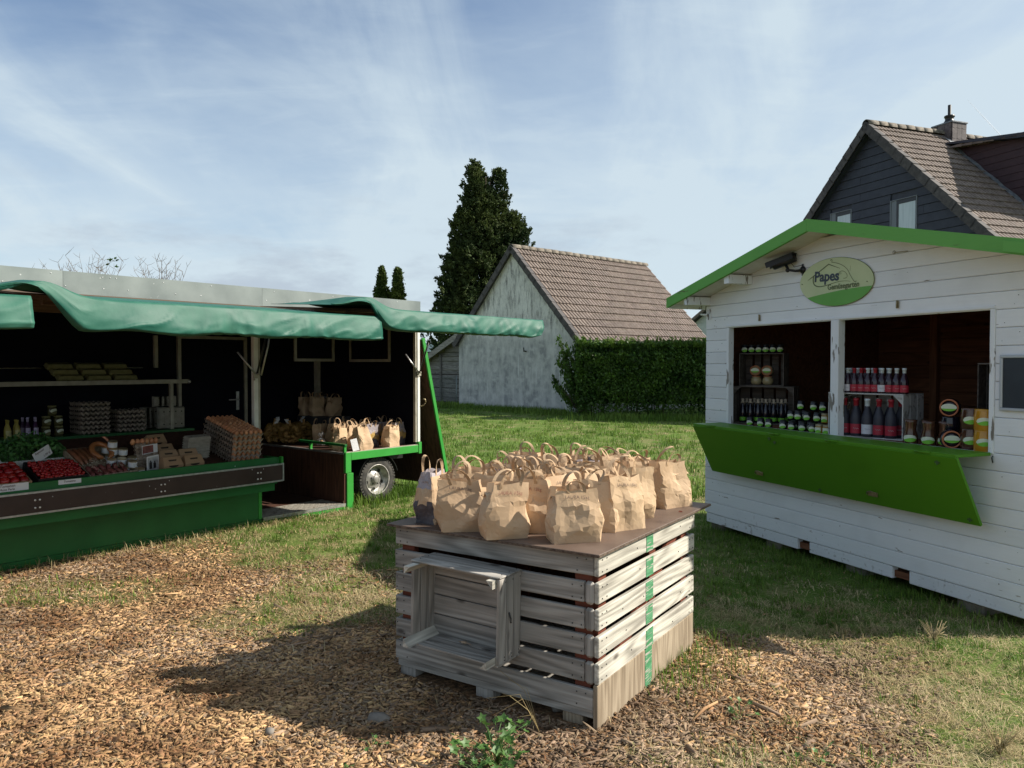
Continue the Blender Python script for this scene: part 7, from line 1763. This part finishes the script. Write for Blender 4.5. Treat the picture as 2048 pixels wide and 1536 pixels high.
for i in range(12):
    x, y = 0.03 + 0.055 * (i % 6) + 0.01 * (i // 6), 0.05 + 0.075 * (i // 6); a = random.uniform(-.6, .6)
    sausage('salami', [(x - .035 * math.sin(a), y - .045, 0.035), (x - .015 * math.sin(a), y - .02, 0.046), (x + .015 * math.sin(a), y + .02, 0.046), (x + .035 * math.sin(a), y + .045, 0.036)], 0.020, M_saus2, f'{ORD[i % 6]} dark salami from the left in the {["front","second"][i // 6]} row of the crate', 'dark salamis')
b = MB()
for i in range(11):
    x, y, r_ = random.uniform(0.05, 0.36), random.uniform(0.03, 0.22), random.uniform(.015, .03)
    b.tube([(x + r_ * math.cos(a) + .004 * a, y + r_ * math.sin(a), 0.072 + 0.01 * math.sin(a * 2)) for a in [q * .6 for q in range(9)]], 0.0013, 3)
o = b.obj('binding_strings', M_string); o.matrix_basis = FSs; tag(o, 'loose pale strings curling over the sausages', 'string')

# goods on the right-hand deck
DZ = 0.6185
G2 = 'paper bags on the trailer deck'
deck = [(0.30, 0.09, 8, dict(seed=31, w=0.20, d=0.13, h=0.285), 'large plain paper bag beside the price card at the deck edge'),
        (0.75, 0.10, 6, dict(seed=32, w=0.185, d=0.12, h=0.275, text='LAURA 5kg'), 'plain paper bag with writing, second from the deck\'s right end'),
        (0.55, 0.25, 4, dict(seed=33, w=0.19, d=0.12, h=0.29, printed=2), 'bag printed with a golden field between the two plain deck bags'),
        (0.95, 0.22, 0, dict(seed=34, w=0.17, d=0.12, h=0.29, printed=2), 'rightmost printed bag on the deck beside the white post'),
        (0.42, 1.02, 24, dict(seed=35, w=0.18, d=0.12, h=0.27), 'leftmost brown bag at the deck railing'),
        (0.52, 0.86, 10, dict(seed=36, w=0.18, d=0.12, h=0.275), 'brown bag behind the second cellophane packet'),
        (0.43, 0.42, -8, dict(seed=37, w=0.18, d=0.12, h=0.28), 'brown bag in the second deck row behind the large one'),
        (0.66, 0.50, 5, dict(seed=38, w=0.18, d=0.12, h=0.28), 'shaded bag in the third deck row, middle one'),
        (0.88, 0.50, 15, dict(seed=39, w=0.18, d=0.12, h=0.28, printed=1), 'shaded printed bag in the third deck row near the end wall'),
        (0.30, 0.52, -15, dict(seed=40, w=0.18, d=0.12, h=0.28), 'shaded bag in the third deck row, left one')]
deck = [(x, y, rz, dict(kw, h=kw['h'] * .96), lab) for x, y, rz, kw, lab in deck] + [(0.16, 0.30, 12, dict(seed=41, w=0.17, d=0.11, h=0.26), 'small brown bag in the second deck row behind the price card'), (0.60, 0.72, 20, dict(seed=42, w=0.17, d=0.11, h=0.27), 'small brown bag at the very back of the lit deck bags'), (0.98, 0.45, -6, dict(seed=43, w=0.16, d=0.11, h=0.27, printed=2), 'printed bag behind the rightmost one, nearly hidden')]
for x, y, rz, kw, lab in deck: put(make_bag(label=lab, group=G2, **kw), FT, x, y, DZ, R(rz))
cr3 = MB().box(0.72, 1.08, 1.25, 1.95, DZ, DZ + 0.30, ch=0.01); o = cr3.obj('cardboard_box', mat('dark_box_card', (0.03, 0.03, 0.035), (0.05, 0.05, 0.055), rough=0.8)); o.matrix_basis = FT; tag(o, 'dark box at the back of the deck carrying shaded bags', 'box')
for i, (x, rz, yb) in enumerate(((0.80, 10, 1.84), (0.82, -12, 1.62), (0.95, 6, 1.45), (0.99, 0, 1.78))): put(make_bag(seed=50 + i, w=0.175, d=0.12, h=0.25, printed=1 if i == 3 else False, group=G2, label=f'{ORD[i]} shaded bag on the dark box at the back'), FT, x, yb, DZ + 0.301, R(rz))
# potato nets
def net_bag(seed, r, h):
    rn = random.Random(seed); o = ob('potato_net', None); o['category'] = 'net bag'
    b = MB()
    for k in range(70):
        z = rn.uniform(0.03, h * .8); a = rn.uniform(0, 6.28); rr = r * math.sin(math.pi * min(1, (z + 0.02) / h)) ** .45 * math.sqrt(rn.uniform(.55, 1))
        b.ico((rr * math.cos(a), rr * math.sin(a) * .8, z), rn.uniform(.022, .03), 1, sc=(1.1, 1, .85))
    b.obj('potatoes', M_pot, o, kind='stuff')
    nb_ = MB(); pr = [(r * 1.10 * math.sin(math.pi * (0.02 + t * .98)) ** .42 + 0.004, h * (t * .95)) for t in [i / 12 for i in range(12)]]
    for q in range(22):
        for s in (-1, 1): nb_.tube([(p[0] * math.cos(q * .2856 + s * i * .13), p[0] * .85 * math.sin(q * .2856 + s * i * .13), p[1]) for i, p in enumerate(pr)], 0.0011, 3, caps=False)
    nb_.obj('netting', mat('yellow_net', (0.38, 0.22, 0.03), rough=0.6), o, kind='stuff')
    MB().add([(-.02, -.02, h * .9), (.03, -.03, h * .92), (.07, -.02, h * 1.12), (.02, -.005, h * 1.12)], [(0, 1, 2, 3)]).obj('paper_tag', M_paper, o)
    MB().tube([(0, 0, h * .82), (0.0, 0, h * .95), (0.01, 0, h * 1.05)], [.03, .012, .02], 8).obj('tied_top', M_pot, o)
    return o
pn = net_bag(1, 0.12, 0.27)
for i, (x, y) in enumerate(((0.12, 1.55), (0.36, 1.62), (0.20, 1.34), (0.46, 1.42), (0.62, 1.70), (0.30, 1.82))):
    o = pn if i == 0 else dup(pn); o['label'] = ['leftmost potato net in the shade by the deck railing', 'potato net behind the front nets, second column', 'frontmost potato net beside the deck railing', 'potato net in the middle of the deck', 'rear potato net near the back boxes', 'rightmost potato net in the deep shade'][i]; o['group'] = 'nets of potatoes on the deck'; put(o, FT, x, y, DZ, i * 1.3)
# cellophane packets
def cello(seed):
    rn = random.Random(seed); o = ob('cellophane_packet', None); o['category'] = 'packet'; b = MB()
    for k in range(9): b.ico((rn.uniform(-.045, .045), rn.uniform(-.035, .035), rn.uniform(.02, .06)), rn.uniform(.02, .026), 1)
    b.obj('potatoes', M_pot, o, kind='stuff'); b = MB()
    for k in range(16):
        a = k * 6.283 / 16; l = rn.uniform(.045, .075); t = rn.uniform(.3, 1.25); d_ = Vector((math.cos(a) * math.sin(t), math.sin(a) * math.sin(t), math.cos(t))); s_ = Vector((-math.sin(a), math.cos(a), 0)) * .013; c0 = Vector((0, 0, .095)); e = c0 + d_ * l
        b.add([c0, e + s_, e + d_ * .008, e - s_], [(0, 1, 2), (0, 2, 3)])
    b.lathe([(.058, .012), (.062, .04), (.045, .075), (.006, .095)], 12, smooth=False)
    b.obj('cellophane', M_cello_t, o); return o
M_cello_t = mat('clear_cellophane', (0.9, 0.9, 0.9), rough=0.12, transm=0.0, spec=0.9)
_t = M_cello_t.node_tree; _p = [q for q in _t.nodes if q.type == 'BSDF_PRINCIPLED'][0]; _p.inputs['Alpha'].default_value = 0.42
for i, (x, y) in enumerate(((0.31, 0.86), (0.40, 0.70))):
    o = cello(i + 3); o['label'] = f'{["left","right"][i]} of the two cellophane packets tied at the top on the deck edge'; o['group'] = 'cellophane packets'; put(o, FT, x, y, DZ, i)
pcx = thing('price_card', 'small grey handwritten price card leaning on the big deck bag', 'card'); pcx.matrix_basis = FT @ Matrix.Translation((0.10, -0.004, DZ + 0.008)) @ Matrix.Rotation(R(4), 4, 'Z') @ Matrix.Rotation(R(-14), 4, 'X') @ Matrix.Rotation(R(-6), 4, 'Y')
MB().box(0, 0.10, 0, 0.003, 0, 0.135, ch=0.001).obj('card', mat('grey_card', (0.36, 0.37, 0.38), (0.44, 0.45, 0.46), rough=0.7, scale=20), pcx)
b = MB()
for k in range(6): b.tube([(0.012 + 0.009 * i, -0.001, 0.118 - k * .02 + .003 * math.sin(i * 2.3 + k)) for i in range(9)], 0.0009, 3)
b.obj('handwriting', M_paper, pcx)
for o in PROTO:
    if o.name not in USED:
        for c in list(o.children_recursive): bpy.data.objects.remove(c)
        bpy.data.objects.remove(o)
# ------------------------------------------------------------------ trees and hedge
def sprays(C, U, n_leaf, size, spread, seed, droop=0.15):
    """leaf quads round branchlet tips. C tips (k,3), U branchlet directions"""
    r_ = np.random.default_rng(seed); k = len(C); idx = np.repeat(np.arange(k), n_leaf); n = len(idx)
    t = r_.random(n) ** 0.7; c = C[idx] - U[idx] * (spread * 1.2 * (1 - t))[:, None] + r_.normal(0, 1, (n, 3)) * (spread * 0.30) * (0.25 + (1 - t))[:, None]
    a = U[idx] + r_.normal(0, 0.55, (n, 3)); a[:, 2] -= droop; a /= np.linalg.norm(a, axis=1)[:, None]
    b = np.cross(a, r_.normal(size=(n, 3))); b /= np.linalg.norm(b, axis=1)[:, None]; s = size * (0.5 + r_.random(n))
    V = np.stack([c - a * s[:, None] * .5, c + b * s[:, None] * .30, c + a * s[:, None] * .75, c - b * s[:, None] * .30], 1).reshape(-1, 3)
    return V
def crown(spines, k, n_leaf, size, spread, seed, prof):
    """spines: (x, y, z0, z1, radius); prof(t) radius factor along the height"""
    r_ = np.random.default_rng(seed); Cs, Us = [], []
    tot = sum(s[4] * (s[3] - s[2]) for s in spines)
    for (x, y, z0, z1, rad) in spines:
        m = int(k * rad * (z1 - z0) / tot); t = r_.random(m) ** 0.9; a = r_.random(m) * 6.283
        lump = 0.80 + 0.26 * np.sin(a * 3 + t * 9 + seed) * np.sin(t * 17 + a) + 0.13 * r_.normal(size=m) + 0.30 * (r_.random(m) < 0.05)
        rr = rad * np.array([prof(q) for q in t]) * lump * (0.55 + 0.45 * r_.random(m) ** 0.45)
        C = np.stack([x + rr * np.cos(a), y + rr * np.sin(a), z0 + (z1 - z0) * t], -1); U = np.stack([np.cos(a), np.sin(a), 0.55 + 0.7 * t], -1) + r_.normal(0, .25, (m, 3))
        U /= np.linalg.norm(U, axis=1)[:, None]; Cs.append(C); Us.append(U)
    return sprays(np.concatenate(Cs), np.concatenate(Us), n_leaf, size, spread, seed)
def leaf_obj(name, V, m, parent=None, kind=None): return ob(name, np_mesh(name, V, np.arange(len(V)).reshape(-1, 4), m), parent, kind=kind)
# big false cypress with two heads
cy = thing('cypress_tree', 'tall dark evergreen with two tops standing behind the barn', 'tree', (-1.42, 38.0, 0))
pf = lambda t: (1.0 * (1 - t) ** 0.38 + 0.06) * (0.78 + 0.22 * min(1, t * 5))
V = crown([(-0.38, 0, 0.6, 11.6, 1.65), (0.78, 0.1, 4.0, 11.35, 1.15), (-0.1, 0.2, 3.0, 10.9, 1.9), (0.0, -0.2, 0.8, 8.6, 2.45), (-1.15, 0.1, 0.8, 9.3, 1.35), (1.45, 0.2, 2.6, 9.2, 1.45), (1.1, 0, 0.6, 7.0, 2.0), (-1.3, 0, 0.6, 7.4, 1.9), (1.9, 0.3, 4.4, 8.6, 1.15), (0.3, 0, 6.0, 10.2, 1.5)], 4200, 44, 0.115, 0.34, 3, pf)
leaf_obj('crown', V, M_cyp, cy)
tb_ = MB().tube([(0, 0, -0.2), (0.05, 0, 3), (0.0, 0, 7), (-0.1, 0, 10.8)], [0.32, 0.25, 0.14, 0.03], 9).tube([(0.05, 0, 2.5), (0.7, 0, 5), (1.05, 0.1, 10.6)], [0.2, 0.15, 0.02], 8); rn = random.Random(4)
for i in range(90):
    z = rn.uniform(1, 10); a = rn.uniform(0, 6.28); l = 1.7 * (1 - z / 12); tb_.tube([(0.1, 0, z), (0.1 + l * .6 * math.cos(a), l * .6 * math.sin(a), z + .3), (0.1 + l * math.cos(a), l * math.sin(a), z + 1.0)], [0.05, 0.035, 0.01], 4)
tb_.obj('trunk', M_bark, cy)
# the two pointed thujas
for i, (px_, h_, lab) in enumerate(((-6.65, 6.62, 'left of the two pointed evergreens showing above the trailer'), (-5.82, 6.52, 'right of the two pointed evergreens, with a forked tip'))):
    t_ = thing('thuja_tree', lab, 'tree', (px_, 39.5 - i * 0.3, 0), 0, 'pointed evergreens behind the trailer')
    sp_ = [(0, 0, 0.2, h_, 1.25)] + ([(0.14, 0, 3.5, h_ - 0.05, 0.35)] if i else [])
    V = crown(sp_, 1300, 26, 0.10, 0.2, 20 + i, lambda t: (1 - t) ** 0.75 + 0.03); leaf_obj('crown', V, M_thuja, t_)
    MB().tube([(0, 0, -0.1), (0, 0, h_ - 0.3)], [0.12, 0.02], 6).obj('trunk', M_bark, t_)
t_ = thing('thuja_tree', 'low dark rounded evergreen between the two pointed ones', 'tree', (-6.22, 40.2, 0)); leaf_obj('crown', crown([(0, 0, 0.2, 5.15, 0.6)], 350, 22, 0.10, 0.2, 31, lambda t: (1 - t) ** 0.4), M_cyp, t_); MB().tube([(0, 0, 0), (0, 0, 4.6)], [0.1, 0.02], 6).obj('trunk', M_bark, t_)
# bare trees behind the trailer
def bare(name, label, loc, h, seed, rmax):
    t = thing(name, label, 'tree', loc, 0, None); rn = random.Random(seed); tr = MB(); tw = MB()
    def grow(p, d, l, r, lev):
        q = p + d * l; mid = (p + q) / 2 + Vector((rn.gauss(0, .05), rn.gauss(0, .05), 0)) * l
        (tr if lev < 2 else tw).tube([p, mid, q], [r, r * .8, r * .6], 4 if lev > 1 else 7, caps=False)
        if lev >= 6: return
        for k in range(3 if lev < 4 else 2):
            dd = (d + Vector((rn.gauss(0, .42), rn.gauss(0, .42), rn.gauss(0.12, .25)))).normalized(); grow(q, dd, l * rn.uniform(.62, .85), r * .58, lev + 1)
    grow(Vector((0, 0, -.2)), Vector((0, 0, 1)), h * 0.20, rmax, 0)
    for i in range(32):      # long upright shoots of the top
        b0 = Vector((rn.gauss(0, .22), rn.gauss(0, .2), h * 0.62)); e = Vector((rn.gauss(0, .48), rn.gauss(0, .35), h * rn.uniform(.80, .98))); e.x += b0.x
        p = [b0.lerp(e, q / 5) + Vector((rn.gauss(0, .03), 0, rn.gauss(0, .02))) for q in range(6)]; tw.tube(p, [.016, .013, .010, .008, .006, .004], 4, caps=False)
        for q in range(1, 6):
            for s_ in range(2):
                dd = Vector((rn.gauss(0, .17), rn.gauss(0, .12), rn.uniform(.06, .26))); tw.tube([p[q], p[q] + dd * .6, p[q] + dd + Vector((0, 0, .03))], [.006, .005, .003], 3, caps=False)
    tr.obj('trunk', M_bark, t); tw.obj('twigs', M_twig, t)
    if seed == 3:
        V = sprays(np.array([[.75 + rn.uniform(-.25, .3), 0, h * .96 + rn.uniform(-.2, .1)] for _ in range(6)]), np.tile([[.7, 0, .6]], (8, 1)), 3, .11, .12, 5); leaf_obj('last_leaves', V, M_hedge, t)
bare('bare_tree', 'bare twiggy tree tops above the trailer, left one with a few leaves', (-14.2, 26.0, 0), 5.35, 3, 0.14)
bare('bare_tree', 'bare bushy tree top above the trailer right of the leafy one', (-12.05, 26.5, 0), 5.3, 8, 0.14)
bare('bare_tree', 'thin bare shoots at the left above the trailer roof', (-16.2, 27.5, 0), 5.1, 12, 0.12)
# hedge
hg = thing('hedge', 'tall clipped green hedge in front of the barn\'s tiled side', 'hedge')
Ha, Hb = np.array([1.95, 23.0, 0]), np.array([8.6, 21.9, 0]); hd = (Hb - Ha); HL = np.linalg.norm(hd); hd /= HL; hn = np.array([hd[1], -hd[0], 0])
r_ = np.random.default_rng(5); n = 62000
s = r_.random(n) * HL; z = r_.random(n) ** 0.85 * 2.26; front = r_.random(n)
dpt = np.where(front < 0.72, 0.42 + r_.normal(0, .07, n), (r_.random(n) - .5) * 0.9)
z = np.where(front >= 0.72, 2.20 + r_.normal(0, .05, n), z)
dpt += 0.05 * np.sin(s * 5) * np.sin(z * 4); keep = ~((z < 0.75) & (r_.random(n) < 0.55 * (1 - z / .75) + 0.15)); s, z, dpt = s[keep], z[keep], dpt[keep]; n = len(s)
z += (fld(s + 9, dpt * 2, 1.7) - .5) * 0.10 * (z > 2)
front = front[keep]; dpt = np.where((z > 1.95) & (front < 0.72), dpt - (z - 1.95) * 1.1, dpt)
P = Ha + hd * s[:, None] + hn * dpt[:, None]; P[:, 2] = z - 0.05
spike = r_.random(n) < 0.012; 
a = r_.normal(size=(n, 3)) + [0, 0, .7]; a /= np.linalg.norm(a, axis=1)[:, None]; b = np.cross(a, r_.normal(size=(n, 3))); b /= np.linalg.norm(b, axis=1)[:, None]; sz = 0.075 * (.5 + r_.random(n))
leaf_obj('foliage', np.stack([P - a * sz[:, None] * .5, P + b * sz[:, None] * .28, P + a * sz[:, None] * .6, P - b * sz[:, None] * .28], 1).reshape(-1, 3), M_hedge, hg)
# upright shoots over the clipped top, in the paler sunlit leaf colour
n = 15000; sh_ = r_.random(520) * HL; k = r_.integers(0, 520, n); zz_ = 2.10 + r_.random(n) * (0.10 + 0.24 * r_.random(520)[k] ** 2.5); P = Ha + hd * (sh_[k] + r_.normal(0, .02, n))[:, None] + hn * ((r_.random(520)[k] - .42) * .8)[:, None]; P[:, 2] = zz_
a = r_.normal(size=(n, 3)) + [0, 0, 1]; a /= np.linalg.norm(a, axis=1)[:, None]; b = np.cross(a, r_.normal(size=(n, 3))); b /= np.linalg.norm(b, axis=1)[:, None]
leaf_obj('shoots', np.stack([P - a * .025, P + b * .018, P + a * .04, P - b * .018], 1).reshape(-1, 3), M_hedge_lit, hg)
an = math.atan2(hd[1], hd[0])
MB().box(0.15, HL, -0.28, 0.28, 0.45, 2.05, M=Matrix.Translation((Ha[0], Ha[1], 0)) @ Matrix.Rotation(an, 4, 'Z')).obj('dark_core', M_hcore, hg)  # dark box standing in for the shade between the leaves
st = MB()
for i in range(46): x = random.uniform(0.05, HL); y = random.uniform(-.3, .3); st.tube([(x, y, -.1), (x + random.uniform(-.08, .08), y, .5), (x + random.uniform(-.15, .15), y - .1, 1.2)], [.025, .018, .01], 4, M=Matrix.Translation((Ha[0], Ha[1], 0)) @ Matrix.Rotation(an, 4, 'Z'))
st.obj('stems', M_bark, hg, kind='stuff')
# loose shrub at the hedge's end, before the barn corner
sb_ = thing('loose_shrub', 'loose upright leafy shrub at the hedge end in front of the barn corner', 'shrub', (1.72, 22.9, 0))
stm = MB(); tips = []; rn = random.Random(9)
for i in range(34):
    a = rn.uniform(0, 6.28); top = Vector((rn.gauss(0.0, .34), rn.gauss(0, .2), rn.uniform(0.9, 2.55))); st_ = Vector((0.42 + rn.gauss(0, .1), 0, 0)); md = (st_ + top) / 2 + Vector((rn.gauss(0, .05), 0, .1)); stm.tube([st_, md, top], [.014, .010, .004], 4)
    for k in range(16): t = .35 + .65 * k / 16; p = (st_ * (1 - t) ** 2 + md * 2 * t * (1 - t) + top * t * t); tips.append(p)
tips = np.array([tuple(p) for p in tips]); U = np.tile([[0, 0, 1.0]], (len(tips), 1)); leaf_obj('leaves', sprays(tips, U, 10, .085, .16, 12), M_hedge, sb_); stm.obj('stems', M_bark, sb_, kind='stuff')
# ------------------------------------------------------------------ weeds and bits near the display box
def weed(label, x, y, s, seed, n=14):
    w = thing('weed', label, 'weed', (x, y, gz(x, y))); rn = random.Random(seed)
    stem = MB()
    for i in range(n):
        a = rn.uniform(0, 6.28); l = s * rn.uniform(.25, 1); h = s * rn.uniform(.15, .9); e = Vector((l * math.cos(a), l * math.sin(a), h))
        stem.tube([(0, 0, 0), (e.x * .5, e.y * .5, h * .8), e], 0.0013, 3)
        b = MB(); r = s * rn.uniform(.10, .20); pts = []
        for q in range(15):
            t = 2 * math.pi * q / 15; rr = r * (0.72 + 0.28 * math.cos(5 * t)); pts.append((rr * math.cos(t), rr * math.sin(t), 0.12 * r * math.cos(2.5 * t) ** 2))
        b.add(pts + [(0, 0, -.1 * r)], [(15, q, (q + 1) % 15) for q in range(15)]).obj('leaf', M_weed, w, M=Matrix.Translation(e) @ Euler((rn.uniform(-.7, .7), rn.uniform(-.7, .7), a)).to_matrix().to_4x4())
    stem.obj('stems', M_weed, w, kind='stuff')
weed('broad-leaved green weed directly in front of the pallet box', -0.065, 3.03, 0.17, 1, 44)
weed('low weed in the chips at the bottom edge left of centre', -0.13, 2.93, 0.10, 2, 22)
weed('small lobed weed in the box shadow', -0.58, 3.17, 0.07, 3, 6)
weed('tiny weed in the chips near the bottom edge', -0.66, 2.98, 0.06, 4, 5)
weed('small weed in the sunlit chips right of the pallet box', 1.02, 3.42, 0.09, 5, 8)
weed('weed rosette among straw at the lower right', 1.22, 3.02, 0.10, 6, 8)
weed('grey-green weed beside the straw right of the box', 0.98, 2.92, 0.08, 7, 7)
def branch(label, pts, r, m=M_chip2):
    o = ob('branch', MB().tube([(x, y, gz(x, y) + z) for x, y, z in pts], r, 7).mesh('branch', m)); tag(o, label, 'branch')
branch('thick bare stick lying in the chips right of the pallet box', [(1.12, 3.58, .015), (1.17, 3.51, .02), (1.22, 3.46, .015)], [.008, .010, .006], M_chip2)
branch('pale split stick left of the dark stick', [(0.80, 3.38, .015), (0.88, 3.48, .025), (0.96, 3.56, .02)], [.004, .008, .005], M_chip)
branch('grey split log end at the bottom edge beside the weed', [(0.02, 2.82, .01), (0.10, 2.70, .02), (0.14, 2.62, .015)], [.008, .016, .012])
branch('long thin twig bent across the straw at the right', [(1.35, 2.85, .02), (1.55, 2.98, .05), (1.9, 2.95, .03)], [.002, .003, .002], M_straw)
def dry_stems(label, x, y, seed, n, h):
    w = thing('dry_grass_stems', label, 'grass stems', (x, y, gz(x, y))); rn = random.Random(seed); b = MB()
    for i in range(n):
        a = rn.uniform(2.2, 4.2) if seed < 3 else rn.uniform(0, 6.3); l = h * rn.uniform(.5, 1); b.tube([(0, 0, 0), (l * .3 * math.cos(a), l * .3 * math.sin(a), l * .6), (l * .8 * math.cos(a), l * .8 * math.sin(a), l * .55 + rn.uniform(-.05, .1))], 0.0012, 3)
    b.obj('stems', M_straw, w, kind='stuff')
dry_stems('thin dry grass stems arching in front of the box feet', 0.12, 3.30, 1, 9, .30)
dry_stems('tuft of bent reddish dry grass at the right edge', 2.05, 3.20, 4, 90, .12)
dry_stems('low tuft of dry grass in the shade before the hut', 2.55, 4.62, 5, 60, .10)
for i, (x, y, s_) in enumerate(((-0.60, 3.42, .05), (0.22, 3.55, .05), (-1.05, 3.30, .03))):
    o = ob('stone', MB().ico((0, 0, 0), s_, 1, sc=(1.2, .8, .6)).mesh('stone', M_stone), loc=(x, y, gz(x, y) + .01), rot=(.2, .1, i)); tag(o, ['grey flat stone in the box shadow', 'rounded stone under the pallet box\'s near corner', 'small stone in the chips left of the box'][i], 'stone')
# ------------------------------------------------------------------ far hills, contrail
hv = []; n = 90
for i in range(n + 1):
    a = R(-75 + 150 * i / n); d = 1100; h = 20 + 16 * noise.noise(Vector((i * .11, 3, 0))) + 5 * noise.noise(Vector((i * .6, 1, 0))); h = h * (1.25 if a < R(5) else 0.8)
    for k, (dd, hh) in enumerate(((900, -30), (1000, h * .7), (1100, h), (1500, h * .4))): hv.append((dd * math.sin(a), dd * math.cos(a), hh))
ob('hills', MB().add(hv, [(i * 4 + k, (i + 1) * 4 + k, (i + 1) * 4 + k + 1, i * 4 + k + 1) for i in range(n) for k in range(3)], 0, True).mesh('hills', M_hill), kind='structure')
M_ctr = mat('ice_cloud', (0.9, 0.9, 0.9), rough=1.0, spec=0)
_p = [q for q in M_ctr.node_tree.nodes if q.type == 'BSDF_PRINCIPLED'][0]; _p.inputs['Alpha'].default_value = 0.5
A, B = Vector((4367.0, 7450.0, 2535.0)), Vector((4844.0, 7337.0, 1924.0))
ctr = ob('contrail', MB().tube([A, A.lerp(B, .3), A.lerp(B, .7), B], [1.5, 7.0, 9.0, 10.0], 8).mesh('contrail', M_ctr)); tag(ctr, 'thin white contrail in the sky above the chimney', 'contrail')
